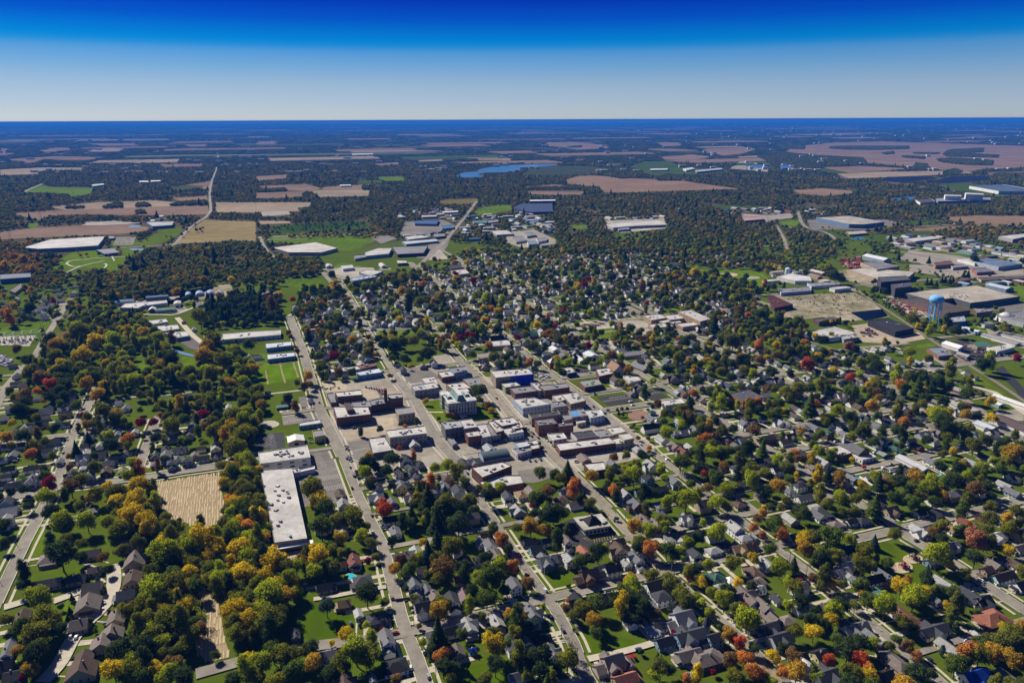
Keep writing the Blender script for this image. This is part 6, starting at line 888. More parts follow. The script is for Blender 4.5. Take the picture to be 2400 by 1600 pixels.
# block interiors (alley cottages and garages) on a loose grid lined up with the streets
for iu in range(-60, 160):
    for iv in range(20, 150):
        p = E2 * (iu * 21 + rnd.uniform(-5, 5)) + E1 * (iv * 22 + rnd.uniform(-5, 5))
        if rnd.random() < .3 and 500 < p.length < 2600: spots.append((p, rnd.random() < .5, 2))
spots.sort(key=lambda q: q[0].length)
fill_ind, fill_mass = 0, 0
ZX = [(z, np.array([q.x for q in z])) for z in HZ]
for p, al, k in spots:
    if not any(inside(z, np.array(p.x), np.array(p.y)) for z in HZ): continue
    x, y, dz = P((p.x, p.y, 0))
    if dz < 0 or x < -60 or x > 2460 or y > 1640: continue
    if any(occ(p.x + dx, p.y + dy) & 15 for dx in (-5, 0, 5) for dy in (-5, 0, 5)): continue
    small = k and rnd.random() < .6
    w, l = (rnd.uniform(5, 7), rnd.uniform(6, 8)) if small else (rnd.uniform(7, 9.5), rnd.uniform(9, 14)); rot = rnd.random() < .5
    c = [p, w, l, int(rot), 'g' if small else rnd.choice('gggxxh'), 1 if small or rnd.random() < .55 else 2, rnd.choice('dggglllllbbettwk'), rnd.choice('wwwwwbgtcsr')]
    if fill_ind + n_ind < 300 or False:
        o = make_house(*c, 1 if p.length < 1000 else 0, rnd, 'garage' if w * l < 45 else 'house'); tag(o, None, 'garage' if w * l < 45 else 'house', 'houses of the town'); later(o, desc_house(c)); fill_ind += 1
    else:
        mass_house(*c); fill_mass += 1
hm = thing('distant_houses', (0, 0, 0), 0, 'hundreds of small far houses peeking between the trees of the northern and eastern neighbourhoods', 'houses'); hm['kind'] = 'stuff'
for i in range(5):
    o = obj('walls', mwf[i], M['siding'], hm, wcs[i]); o['kind'] = 'stuff'; o = obj('roofs', mrf[i], M['shingle'], hm, rcs[i]); o['kind'] = 'stuff'
print('fill', fill_ind, fill_mass)
# driveways and front walks from each house to its nearest street
mbd = MB(); segs = [(a, b, w) for (pl, w, wk, z) in ROADS if w > 4.5 for a, b in zip(pl, pl[1:]) if a.length < 1700 or b.length < 1700]
SA = np.array([[a.x, a.y, b.x, b.y, w] for a, b, w in segs])
for i, (p, w, l, rz) in enumerate(house_xy):
    if p.length > 1500: continue
    dx, dy = SA[:, 2] - SA[:, 0], SA[:, 3] - SA[:, 1]; tt = np.clip(((p.x - SA[:, 0]) * dx + (p.y - SA[:, 1]) * dy) / (dx * dx + dy * dy + 1e-6), 0, 1)
    qx, qy = SA[:, 0] + tt * dx, SA[:, 1] + tt * dy; D = np.hypot(qx - p.x, qy - p.y); k = int(D.argmin())
    if D[k] > 60 or D[k] < 6: continue
    q = Vector((qx[k], qy[k], 0)); d = (q - p).normalized(); n = Vector((-d.y, d.x, 0)); s = rnd.choice((-1, 1)); e = q - d * SA[k, 4] / 2
    if rnd.random() < .75: ribbon(mbd, [p + n * s * (max(w, l) * .45 + 2), e + n * s * (max(w, l) * .45 + 2)], rnd.uniform(2.6, 4.5), .26 + .0015 * (i % 20))
    if rnd.random() < .6: ribbon(mbd, [p + n * -s * 1, e + n * -s * 1], 1.1, .292)
obj('driveways', mbd, M['walk'], kind='structure')
# ================================================================== TREES
def leaf_mesh(name, lobes, n, size, seed, core=True, squash=1.0, droop=0):
    r = np.random.default_rng(seed); C = np.array([l[0] for l in lobes], float); Rr = np.array([l[1] for l in lobes], float)
    V, Fc = [], []
    if core:
        ico = []; t = (1 + 5 ** .5) / 2
        iv = [(-1, t, 0), (1, t, 0), (-1, -t, 0), (1, -t, 0), (0, -1, t), (0, 1, t), (0, -1, -t), (0, 1, -t), (t, 0, -1), (t, 0, 1), (-t, 0, -1), (-t, 0, 1)]
        fi = [(0, 11, 5), (0, 5, 1), (0, 1, 7), (0, 7, 10), (0, 10, 11), (1, 5, 9), (5, 11, 4), (11, 10, 2), (10, 7, 6), (7, 1, 8), (3, 9, 4), (3, 4, 2), (3, 2, 6), (3, 6, 8), (3, 8, 9), (4, 9, 5), (2, 4, 11), (6, 2, 10), (8, 6, 7), (9, 8, 1)]
        k = 1 / math.sqrt(1 + t * t)
        for c, rr in zip(C, Rr):
            b = len(V)
            for v in iv: V.append(tuple(c + np.array(v) * k * rr * .70 * r.uniform(.85, 1.1)))
            Fc += [tuple(b + q for q in f) for f in fi]
    prob = Rr ** 2 / (Rr ** 2).sum(); made = 0
    while made < n:
        i = r.choice(len(lobes), p=prob); d = r.normal(size=3); d /= np.linalg.norm(d)
        if d[2] < -.55 and r.random() < .6: continue
        p = C[i] + d * Rr[i] * r.uniform(.74, 1.12) * np.array((1, 1, squash))
        dist = np.linalg.norm(C - p, axis=1) / Rr
        if (dist < .66).any(): continue
        nn = d + r.normal(size=3) * .45 + np.array((0, 0, .25 - droop)); nn /= np.linalg.norm(nn); a = np.cross(nn, r.normal(size=3)); a /= np.linalg.norm(a); b_ = np.cross(nn, a); s = size * r.uniform(.55, 1.25)
        b = len(V); V += [tuple(p + a * s), tuple(p + b_ * s * .8), tuple(p - a * s * .9), tuple(p - b_ * s * .75)]; Fc.append((b, b + 1, b + 2, b + 3)); made += 1
    me = bpy.data.meshes.new(name); me.from_pydata(V, [], Fc); me.materials.append(M['leaf']); return me
def round_lobes(seed, k=9, flat=.85, spread=.52):
    r = np.random.default_rng(seed); L = [((0, 0, 0), .62)]
    for i in range(k):
        a = 2 * math.pi * (i + r.random() * .8) / k * (1.6 if i % 2 else 1); z = r.uniform(-.45, .55) * flat; q = spread * math.sqrt(max(0, 1 - (z / .95) ** 2)) * r.uniform(.8, 1.12)
        L.append(((q * math.cos(a), q * math.sin(a), z), r.uniform(.28, .46)))
    L.append(((r.uniform(-.15, .15), r.uniform(-.15, .15), .48 * flat), .42)); return L
def tall_lobes(seed):
    r = np.random.default_rng(seed); L = []
    for z in np.linspace(-.8, 1.05, 9):
        w = .62 * math.sqrt(max(.05, 1 - ((z - .0) / 1.25) ** 2)); 
        for j in range(2): a = r.random() * 6.28; L.append(((w * .5 * math.cos(a), w * .5 * math.sin(a), z), max(.2, w * r.uniform(.6, .8))))
    return L
def sparse_lobes(seed):
    r = np.random.default_rng(seed); return [((r.uniform(-.6, .6), r.uniform(-.6, .6), r.uniform(-.5, .8)), r.uniform(.16, .28)) for _ in range(14)]
def conifer_mesh(name, n, seed, core=True):
    r = np.random.default_rng(seed); V, Fc = [], []
    for k in range(5):
        z0, z1 = -1 + k * .36, -1 + k * .36 + .75; r0 = (1 - (z0 + 1) / 2.1) * .55; b = len(V); m = 9
        for i in range(m): a = 6.283 * i / m; q = r0 * r.uniform(.8, 1.1); V.append((q * math.cos(a), q * math.sin(a), z0))
        V.append((0, 0, min(1.05, z1)))
        for i in range(m): Fc.append((b + i, b + (i + 1) % m, b + m))
    for _ in range(n):
        t = 1 - math.sqrt(r.random()); z = -1 + 2.05 * t; a = r.random() * 6.283; q = (1 - t) * .62 * (1 + .22 * math.sin(t * 40)) * r.uniform(.75, 1.08) + .02
        p = np.array((q * math.cos(a), q * math.sin(a), z)); out = np.array((math.cos(a), math.sin(a), -.35)); tn = np.array((-math.sin(a), math.cos(a), 0)); s = .075 * r.uniform(.6, 1.3) * (1.2 - t)
        b = len(V); V += [tuple(p + tn * s - out * s * .4), tuple(p + out * s * 1.5 + tn * r.normal() * .01), tuple(p - tn * s - out * s * .4), tuple(p - out * s + np.array((0, 0, s * .8)))]; Fc.append((b, b + 1, b + 2, b + 3))
    me = bpy.data.meshes.new(name); me.from_pydata(V, [], Fc); me.materials.append(M['leaf']); return me
CROWNS = dict(round=[leaf_mesh('crown_round', round_lobes(s, 8 + s % 4, .8 + .1 * (s % 3)), 1500, .066, s) for s in range(6)], tall=[leaf_mesh('crown_tall', tall_lobes(20 + s), 1300, .062, 20 + s) for s in range(3)],
              sparse=[leaf_mesh('crown_sparse', sparse_lobes(40 + s), 420, .05, 40 + s, core=False) for s in range(2)], cone=[conifer_mesh('crown_conifer', 1300, 60 + s) for s in range(3)])
LOW = [leaf_mesh('crown_low', round_lobes(80 + s, 7), 260, .13, 80 + s) for s in range(4)] + [leaf_mesh('crown_low_tall', tall_lobes(90), 220, .12, 90), conifer_mesh('crown_low_conifer', 160, 95)]
def clump_mesh(seed):
    r = np.random.default_rng(seed); L = [((r.uniform(-.9, .9), r.uniform(-.9, .9), r.uniform(-.1, .35)), r.uniform(.16, .30)) for _ in range(26)]
    return leaf_mesh('wood_clump', L, 420, .085, seed)
CLUMPS = [clump_mesh(100 + s) for s in range(4)]
tm = []
for s in range(3):
    r = random.Random(s); mb = MB(); mb.tube((0, 0, 0), (0, 0, 1), .05, .028, 8)
    for i in range(5): a = r.random() * 6.28; z = r.uniform(.45, .9); mb.tube((0, 0, z), (math.cos(a) * .35, math.sin(a) * .35, z + .35), .02, .008, 5)
    tm.append(mb.mesh('trunk', [M['bark']]))
TCX = 1.38
TC = dict(O=((.40, .165, .03), 'orange'), R=((.19, .010, .020), 'crimson'), F=((.38, .075, .022), 'flame-red'), Y=((.44, .325, .010), 'golden yellow'), L=((.25, .285, .010), 'lime-yellow'), A=((.34, .215, .02), 'amber'), V=((.150, .155, .012), 'olive-yellow'), G=((.082, .115, .016), 'green'),
          D=((.045, .066, .018), 'dark green'), B=((.17, .105, .03), 'rust-brown'), S=((.045, .075, .058), 'blue-green'), P=((.36, .16, .08), 'salmon-orange'), M=((.115, .125, .018), 'mottled green'))
TC = {k: (tuple(min(.7, q * TCX) for q in v[0]), v[1]) for k, v in TC.items()}
TREES = []      # position, crown width, colour, kind, hand placed?
def T_(t, s):
    for e in s.split():
        f = e.split(','); x, y, w = map(float, f[:3]); c = f[3][0]; kind = {'c': 'cone', 't': 'tall', 's': 'sparse'}.get(f[3][1:], 'round')
        q = px(t, x, y); wpx = w * 2.551; z = 5.0
        for _ in range(4):
            p = G(*q, z); dz = P((p.x, p.y, z))[2]; wm = wpx * dz / F; hh = wm * (2.2 if kind == 'cone' else (1.5 if kind == 'tall' else 1.12)); z = hh * .52
        TREES.append((p.x, p.y, wm, c, kind, 1)); raster_line([(p.x, p.y), (p.x + .1, p.y)], 16, wm * .36)
T_('J', '56,9,21,L 80,9,19,L 110,18,20,V 125,5,24,Y 137,16,20,Y 117,12,18,Y 56,40,29,D 74,42,13,D 22,57,17,Dt 22,68,15,D 36,81,25,L 6,100,14,V 43,97,26,V 33,113,26,V 17,127,14,A 32,131,24,D 30,147,14,V 21,153,8,R 55,108,16,D 152,38,30,L 141,76,30,L 132,88,24,V 160,70,26,V 118,92,20,V 134,104,24,V 152,100,26,V 164,82,16,Y 110,128,28,D 130,125,24,D 105,146,24,Y 142,145,20,Y 160,141,20,B 168,152,20,D 187,28,28,Y 174,34,24,L 198,33,24,Y 222,34,22,Y 224,58,26,Y 209,60,16,V 215,92,26,Y 228,103,22,Y 217,114,20,V 165,14,18,Vs 184,10,13,G 184,110,16,Bs 198,132,10,G 163,130,16,G 228,138,20,Y 95,42,13,B 228,14,16,O 212,10,16,G 236,70,20,V 205,44,16,G 46,27,14,D 3,12,16,D 4,30,10,Dt 66,78,4,Dc 64,90,5,Dc 62,97,5,Dc 56,87,7,D 84,100,6,D 88,109,6,G 100,92,6,B 59,65,7,S 38,73,7,S 90,64,7,S 95,73,7,S 114,71,5,B 67,135,5,G 100,54,10,D')
T_('K', '60,14,24,G 75,8,16,V 91,9,20,V 97,23,16,L 78,25,15,Y 70,34,12,V 17,46,27,Y 10,60,20,Y 37,51,18,L 57,42,24,Y 55,55,18,L 12,78,28,L 14,98,28,V 4,88,18,A 37,64,10,Y 79,38,10,V 65,88,18,S 102,77,23,D 127,54,14,A 103,45,8,R 125,28,11,Dt 166,26,13,Dc 166,10,14,Dc 142,12,12,G 186,12,24,D 180,32,22,V 172,52,24,B 151,47,12,D 192,58,17,Dt 198,72,14,D 217,62,26,G 212,80,20,G 218,18,14,G 226,26,16,O 232,34,12,D 170,90,20,A 196,86,15,L 208,96,9,V 101,104,9,Lt 117,109,8,R 82,114,15,Y 106,118,16,L 92,128,28,L 78,140,22,V 104,134,22,V 70,121,7,Y 50,127,19,D 52,140,20,A 22,132,22,V 5,140,22,L 35,150,24,G 68,150,18,D 172,132,18,O 172,144,18,D 190,113,13,G 153,120,9,L 219,124,25,Y 220,142,20,D 232,96,13,A 232,120,14,G 150,105,6,B 83,60,5,D 138,72,9,D 143,88,6,G 130,155,12,B 118,0,16,F')
T_('L', '5,15,12,V 28,18,16,A 27,5,7,F 38,2,18,D 50,17,9,G 112,14,16,A 116,28,14,V 127,35,17,O 142,36,17,G 150,40,14,G 162,30,14,L 173,23,14,D 189,19,20,L 222,15,10,O 230,21,8,O 15,66,13,B 14,59,6,R 28,89,8,L 6,96,20,A 3,112,16,V 50,90,11,B 52,82,7,O 76,101,17,A 77,112,14,G 110,63,16,A 101,70,12,V 108,80,22,D 120,86,20,D 96,82,18,D 112,95,20,D 132,95,13,B 155,76,18,V 148,87,6,D 168,54,16,D 164,62,10,O 174,64,13,Y 184,74,14,V 195,82,20,L 205,80,10,L 169,79,10,L 174,86,11,L 181,93,12,L 175,102,9,L 212,88,13,R 216,99,25,L 208,66,11,Y 220,70,12,D 147,107,5,R 149,112,8,R 54,124,18,Gs 56,136,15,G 62,47,17,G 79,38,18,D 52,68,6,G 22,136,24,D 15,150,14,V 42,140,8,Sc 8,144,8,Dc 146,147,12,D 130,151,13,L 160,153,12,O 209,122,14,F 222,126,14,D 213,135,18,O 222,148,20,O 206,152,18,V 185,147,7,R 199,133,10,B 232,150,12,A 139,12,15,Vs 96,6,5,D 100,150,8,B 134,132,5,Dc 137,135,5,Dc 34,56,5,D 118,128,6,D 57,108,4,S 173,38,6,D 205,92,5,V 190,105,5,G 190,75,8,V')
T_('M', '14,21,13,O 58,25,25,G 73,24,10,D 98,26,8,Sc 116,22,14,V 34,34,17,A 30,33,8,O 49,43,19,D 24,47,8,Dc 11,52,18,L 86,50,20,V 83,42,12,O 100,43,9,B 110,48,12,G 57,66,15,A 50,60,11,Y 42,61,12,B 24,72,20,V 18,65,11,L 28,64,9,F 30,82,18,D 66,86,19,D 38,100,14,D 42,92,10,Dt 52,104,13,D 80,86,12,V 107,88,24,L 103,80,10,V 122,70,18,Y 134,80,24,L 143,73,13,Y 128,68,14,A 146,62,16,D 147,52,5,Sc 156,40,27,L 165,48,12,Y 191,27,23,P 152,19,13,B 160,26,14,D 183,18,15,D 222,16,17,V 220,8,14,A 190,43,17,D 165,88,10,Y 177,88,10,S 191,92,10,G 216,105,10,Y 232,108,16,A 173,107,10,D 184,130,23,O 180,140,14,G 208,130,20,A 200,118,14,B 128,125,14,B 118,117,11,G 137,133,11,O 160,128,8,Ss 225,138,20,A 90,66,7,Sc 5,133,16,Y 24,136,18,B 26,150,22,A 14,148,16,O 57,136,13,F 73,128,26,D 84,122,20,D 84,138,20,F 92,148,16,O 75,150,22,M 135,150,24,D 172,142,22,G 233,124,16,D 43,145,10,D 28,90,8,D 36,101,7,Y 107,47,6,S 134,110,12,D 206,120,7,Sc 60,90,6,D 149,150,14,D 235,158,14,G')
T_('G', '23,12,17,B 23,18,16,D 47,3,13,F 46,12,14,D 58,11,14,D 54,6,14,D 19,26,17,D 11,36,9,Y 5,50,13,A 34,45,9,R 22,48,15,G 51,42,12,D 28,66,13,O 28,53,9,Dc 77,31,8,R 72,40,8,B 80,39,10,A 90,10,15,A 107,29,14,A 95,26,17,V 106,36,14,D 130,37,11,R 141,36,10,R 151,31,11,R 188,30,13,R 118,51,15,O 100,48,13,L 103,58,16,D 119,39,8,D 143,51,12,D 158,40,18,V 168,34,14,G 165,20,13,A 175,14,11,S 157,21,8,Dc 70,61,9,Dc 81,49,8,Sc 64,67,7,A 122,72,12,L 128,80,16,O 124,82,13,D 145,76,8,Bt 46,93,16,R 65,95,18,B 74,92,16,V 42,104,19,L 46,117,17,D 99,96,14,Y 107,100,18,M 118,86,14,L 126,95,20,Y 125,112,24,Y 116,122,18,Y 100,128,18,V 135,128,22,Y 22,98,12,D 10,101,10,D 13,85,7,S 86,74,7,S 132,48,6,D 150,38,8,L 196,45,18,V 207,50,16,A 214,30,18,V 222,48,20,V 225,28,16,L 205,75,14,V 213,80,18,A 222,95,18,V 213,108,14,O 228,70,18,L 220,118,16,G 232,85,14,V 208,96,10,Y 228,108,16,V 187,54,8,V 60,104,12,G 73,112,12,V 82,105,10,A 218,60,20,V')
T_('H', '104,66,10,A 101,75,17,D 108,74,13,D 125,71,16,D 120,80,12,D 132,60,5,Ft 145,66,8,O 146,72,5,L 106,90,10,B 117,114,16,F 52,99,24,V 58,108,20,Y 63,114,18,G 185,81,18,V 176,75,13,L 164,78,11,L 161,88,9,L 151,94,14,B 150,105,12,A 146,112,10,D 175,111,24,M 186,116,18,D 168,120,12,Dc 155,117,12,G 143,120,10,Dc 197,108,16,V 205,96,9,G 213,94,10,L 224,95,13,L 213,105,14,D 200,117,12,D 192,91,13,G 96,44,8,D 114,42,8,D 36,21,11,B 30,14,10,D 4,19,12,A 205,8,15,G 205,16,9,G 213,21,8,B 216,25,7,A 177,29,8,B 183,29,7,B 168,32,5,D 156,16,7,A 133,37,6,G 137,39,5,O 147,35,6,G 2,80,10,Y 2,92,12,V 4,108,14,V 5,124,16,Y 7,143,14,O 8,152,14,D 45,4,10,B 54,113,8,G 88,118,16,V 82,125,14,V')
T_('I', '32,100,18,B 44,88,12,V 58,90,12,O 56,98,16,O 20,112,10,R 21,120,10,D 5,113,7,R 73,86,16,A 90,86,14,V 103,78,9,B 112,85,18,L 105,88,14,V 94,98,13,O 95,104,10,D 123,102,11,D 155,73,18,G 137,79,12,L 140,86,11,L 142,46,13,L 171,35,11,V 168,30,8,G 158,32,9,Dc 177,52,14,O 173,65,16,G 183,65,15,L 192,66,12,G 206,62,13,G 219,58,13,Y 195,78,11,B 194,74,8,O 216,82,12,A 178,82,11,F 195,95,11,F 179,96,13,B 188,88,18,G 160,106,24,L 152,108,16,G 170,103,14,L 188,110,18,L 197,113,13,V 231,118,12,A 166,9,9,O 188,10,13,L 192,19,14,L 183,22,10,L 207,20,8,L 217,19,10,O 226,17,9,O 217,29,12,V 203,42,11,D 222,43,14,B 126,59,6,O 126,62,5,A 108,5,7,Y 97,24,4,D 101,23,4,D 106,23,4,D 98,28,4,D 102,28,4,D 129,19,3,Sc 120,31,4,B 125,24,4,V 134,20,9,Bs 139,35,10,G 30,117,10,S 38,120,15,D 16,125,12,D 110,40,5,V 112,38,4,D 125,50,5,B 116,50,5,B 18,36,4,V 22,40,4,V 32,50,4,V 36,54,4,V 40,58,4,V 25,55,4,D 28,59,4,D 8,37,4,D 12,42,5,D 146,30,6,G 174,45,5,Dc 207,96,8,V 188,48,8,B 66,103,8,Dc 62,107,10,D 234,100,14,G 222,75,8,V')
T_('N', '16,8,13,V 27,6,17,V 38,5,14,G 48,2,12,V 76,8,17,G 84,16,10,G 100,8,12,B 102,14,9,A 122,2,13,O 99,3,12,V 183,10,14,G 162,16,12,D 145,14,12,D 95,22,14,A 119,25,15,V 65,25,15,L 76,34,17,D 88,44,18,M 125,37,12,O 118,40,8,G 116,44,9,G 157,29,20,L 150,27,12,Y 161,35,18,G 171,43,17,G 186,40,10,V 147,52,12,D 164,57,11,G 189,57,17,V 206,32,12,Y 224,66,20,A 217,72,14,V 233,62,14,V 178,23,11,D 212,79,14,G 175,79,14,D 47,62,12,L 60,63,11,L 57,70,14,G 39,73,8,V 27,69,10,B 45,12,8,D 55,83,9,Dc 65,88,14,A 68,97,10,B 102,91,10,Dc 123,90,15,D 128,102,14,D 136,88,16,A 133,110,16,G 148,95,18,L 158,95,13,L 152,108,14,G 182,86,14,L 168,92,18,D 190,98,20,B 183,108,16,M 178,118,16,G 200,96,14,D 88,101,16,V 87,92,11,Y 48,102,15,V 55,110,14,V 71,108,12,V 17,108,12,V 30,118,18,D 12,114,9,V 1,97,10,V 26,86,8,Y 228,117,12,V 4,20,8,B 12,18,9,G 88,76,5,F 96,78,4,B 77,70,6,Y 92,50,4,L 130,29,8,B 133,20,4,A 2,85,10,G 14,62,6,V 8,67,5,V 45,49,8,G 13,49,8,G 180,71,6,Y 173,75,8,B 32,22,4,D 192,30,10,D 205,28,8,G')
T_('C', '76,92,19,Y 87,80,15,Y 105,78,16,L 98,80,12,L 118,72,14,Y 112,80,12,L 124,78,12,L 132,71,12,Y 133,80,11,L 146,75,13,L 158,76,12,B 157,96,17,D 141,98,14,V 118,102,12,Y 105,105,18,V 115,110,16,V 73,70,18,V 70,66,14,L 64,76,12,B 45,77,14,D 16,86,10,B 26,98,13,G 53,84,16,A 50,93,14,V 56,106,14,D 28,109,17,V 80,118,15,A 60,120,14,D 38,113,16,B 162,33,9,A 213,22,8,Y 201,36,7,A 150,11,8,B 129,9,10,D 5,53,10,O 9,58,12,O 27,50,12,D 53,54,8,G 49,42,7,R 23,29,6,R 184,58,17,V 195,78,20,V 190,85,16,A 228,83,13,G 214,86,10,L 187,92,18,A 205,98,18,V 195,110,16,V 122,50,4,Dc 204,47,8,Dt 210,48,8,Dt 216,48,8,Dt 222,48,8,Dt 228,50,8,Dt 234,49,8,Dt 216,60,6,L 222,62,6,L 205,63,6,L 148,102,12,A 160,105,16,V 175,108,14,V 225,108,14,V 210,118,14,A 188,122,14,V 226,120,12,G 233,105,12,A 140,116,14,V 125,115,16,L 108,118,10,V 12,0,10,O 4,10,12,A 22,3,10,A 30,12,10,A 45,0,12,D 120,52,4,Dc 122,8,4,Dc 119,2,4,Dc 212,116,9,D')
T_('D', '34,40,7,F 21,36,8,Y 14,46,14,B 85,40,5,O 103,40,6,R 61,62,6,F 58,69,9,A 70,66,11,V 66,72,9,V 48,73,7,Dc 77,60,12,D 52,88,5,Dc 61,88,5,Dc 71,84,5,Dc 55,94,6,V 72,92,12,R 88,79,10,A 105,88,8,B 118,82,14,D 127,84,14,D 112,77,9,D 145,79,13,V 135,80,12,D 128,87,8,V 158,90,16,D 125,95,9,G 136,94,10,G 151,95,9,G 141,102,5,Y 123,110,7,V 62,102,10,D 62,110,8,D 48,112,11,A 50,119,8,V 38,117,7,G 88,107,10,G 188,76,7,R 194,73,7,R 199,74,7,R 170,68,9,L 172,74,5,O 164,74,8,L 180,80,5,A 192,64,8,O 214,83,9,O 153,26,8,O 170,36,9,O 155,13,4,R 183,16,6,R 200,23,8,R 185,22,8,A 223,28,7,O 194,6,7,Y 215,4,5,O 212,40,12,L 226,42,11,L 216,49,8,O 222,70,12,D 205,64,8,G 203,59,7,O 214,58,5,O 116,55,10,D 140,45,14,D 150,43,12,V 125,43,10,V 134,34,10,A 142,37,12,V 98,52,9,V 82,48,8,D 40,53,12,D 45,51,8,V 90,53,8,D 74,36,9,D 60,33,9,D 52,31,8,L 71,31,7,Y 30,71,6,B 32,74,5,B 36,84,5,B 38,88,6,B 108,30,10,D 92,28,8,Dt 100,30,6,D 182,52,10,B 190,42,12,V 210,60,8,Y 222,51,9,Y 205,70,6,B 165,30,8,V 135,22,12,V 128,25,10,D 145,20,12,V 120,22,10,B 70,18,8,D 178,60,8,G')
T_('E', '5,75,8,R 16,50,9,A 24,47,4,O 33,57,7,O 39,65,8,F 47,60,11,V 48,72,12,D 48,50,7,R 60,48,11,V 63,35,9,L 70,34,10,D 75,26,8,Y 70,22,7,R 67,27,8,R 51,33,5,O 69,76,8,L 70,83,8,R 74,70,10,G 92,63,7,L 95,75,12,L 100,66,7,A 109,67,10,G 118,77,10,B 128,79,10,B 143,68,9,G 134,68,9,G 160,79,13,D 152,77,5,F 145,84,7,L 147,90,8,L 186,62,11,Dc 172,68,4,Dc 203,80,17,M 200,71,9,Lt 210,70,6,Y 227,82,11,O 124,43,5,F 113,22,5,R 138,31,7,A 145,28,7,Y 130,25,7,B 168,17,12,Y 186,15,9,D 195,20,7,D 205,40,6,O 194,53,6,O 178,40,7,B 100,94,10,L 92,93,11,B 49,95,8,D 58,96,8,D 30,84,8,D 18,85,8,D 101,117,8,V 177,98,10,A 184,100,10,L 195,100,12,M 212,98,18,D 228,97,12,B 58,78,9,B 28,75,6,V 10,48,8,V 32,32,6,O 40,28,10,D 88,10,9,B 98,10,7,O 92,20,10,D 110,15,8,D 30,15,10,V 20,20,10,D 8,10,9,V 130,10,8,D 84,40,8,G 120,30,10,B 150,12,9,D 60,10,12,D 75,10,10,D 205,30,10,V 212,26,9,G 222,28,8,D 232,27,8,O 196,38,6,D 215,45,8,V 208,50,10,B 222,48,9,A 228,55,11,D 178,72,7,B 192,72,9,D 160,40,9,V 150,38,8,D 138,38,9,D 102,43,5,Dc 112,40,7,D 100,40,7,V')
T_('Fq', '74,85,12,P 37,102,15,F 23,86,7,F 34,80,8,O 54,91,10,Y 76,113,11,F 17,90,8,V 8,84,10,Y 50,78,13,D 43,74,7,Y 58,73,6,L 30,74,8,D 38,73,7,S 107,79,7,A 119,80,4,V 130,89,11,L 131,96,8,L 148,94,10,V 165,60,12,D 162,68,7,Y 173,68,13,D 196,59,5,Dc 207,67,8,G 218,66,12,V 229,95,9,R 204,98,15,L 198,101,14,D 168,105,16,V 158,110,10,D 118,110,14,L 140,112,16,D 100,103,14,D 60,18,14,D 68,20,10,D 55,12,14,V 20,60,9,D 27,62,14,G 4,57,8,L 13,53,7,O 10,60,14,D 52,60,6,V 58,61,4,Y 62,60,4,Y 66,60,4,Dt 71,62,6,D 74,60,3,B 78,60,3,B 98,32,9,D 107,33,9,D 98,22,7,Dt 110,81,6,D 145,63,9,V 152,64,9,L 138,64,7,Y 132,59,12,V 148,69,10,L 86,99,12,V 73,100,8,V 54,110,10,G 60,106,8,Y 20,108,8,D 92,97,10,G 105,90,7,D 115,87,6,S 160,22,4,Dc 163,22,4,Dc 167,23,4,Dc 170,22,4,Dc 148,4,4,Dc 120,1,4,Dc 235,4,8,D 190,2,10,D 240,24,5,V 175,21,4,D 146,24,4,Dc 150,24,4,Dc 155,25,4,Dc 180,17,4,Dc 184,17,4,Dc')
# auto trees ------------------------------------------------------
rt = random.Random(11)
def palette(**share): return [c for c, n in share.items() for _ in range(n)]
PAL = dict(town=palette(D=6, G=10, M=10, V=11, A=2, B=2, L=5, Y=2, S=1, O=1), river=palette(V=9, L=7, Y=3, M=7, G=4, D=3), wood=palette(D=3, G=4, M=5, V=6, B=1, A=1), orange=palette(O=1, B=2, A=2, V=2, D=1, G=1, M=2), dark=palette(D=5, G=2, S=1))
def zone(t, s, sp, pr, pal, w0, w1, far=False, poly=None):
    z = poly or [G(*p) for p in pts(t, s)]; x0, x1 = min(q.x for q in z), max(q.x for q in z); y0, y1 = min(q.y for q in z), max(q.y for q in z)
    xs, ys = np.meshgrid(np.arange(x0, x1, sp), np.arange(y0, y1, sp)); X = xs.ravel() + RNG.uniform(-.45, .45, xs.size) * sp; Y = ys.ravel() + RNG.uniform(-.45, .45, xs.size) * sp
    ok = inside(z, X, Y) & (RNG.random(X.size) < pr); X, Y = X[ok], Y[ok]; d = []
    lst = []
    for x, y in zip(X.tolist(), Y.tolist()):
        if abs(x) > y * .78 + 60: continue
        o = occ(x, y)
        w = rt.uniform(w0, w1)
        if o & 31 or (far and 2000 < x * 1750 / y + 1200 and y < 2100 and rt.random() < .75): continue
        if y > 900 or pal == 'river':       # keep the open ground behind a tree line in view: skip trees whose top would stand before it
            hh = w * (.95 if far else 1.1); k_ = 300 / (300 - hh * .8); k2 = 300 / (300 - hh * .4)
            if (occ(x * k_, y * k_) | occ(x * k2, y * k2)) & (7 if far or pal == 'river' else 2): continue
        if any(occ(x + dx, y + dy) & 3 for dx, dy in ((-w * .14, 0), (w * .14, 0), (0, -w * .14), (0, w * .14))): continue
        if far or pal == 'wood':
            nz = mnoise.noise((x / 140, y / 140, 1.7)) + .6 * mnoise.noise((x / 45, y / 45, 5.1))
            if nz < -.42 or (nz < -.15 and rt.random() < .45): continue
        c = rt.choice(PAL[pal])
        if pal == 'wood' and nz > .2 and rt.random() < .5: c = rt.choice('VVAMB')
        k = rt.random(); kind = 'tall' if k < .15 else ('cone' if k > .95 and c in 'DSG' else ('sparse' if k > .92 else 'round'))
        TREES.append((x, y, w, c, kind, 0)); raster_line([(x, y), (x + .1, y)], 16, w * .3)
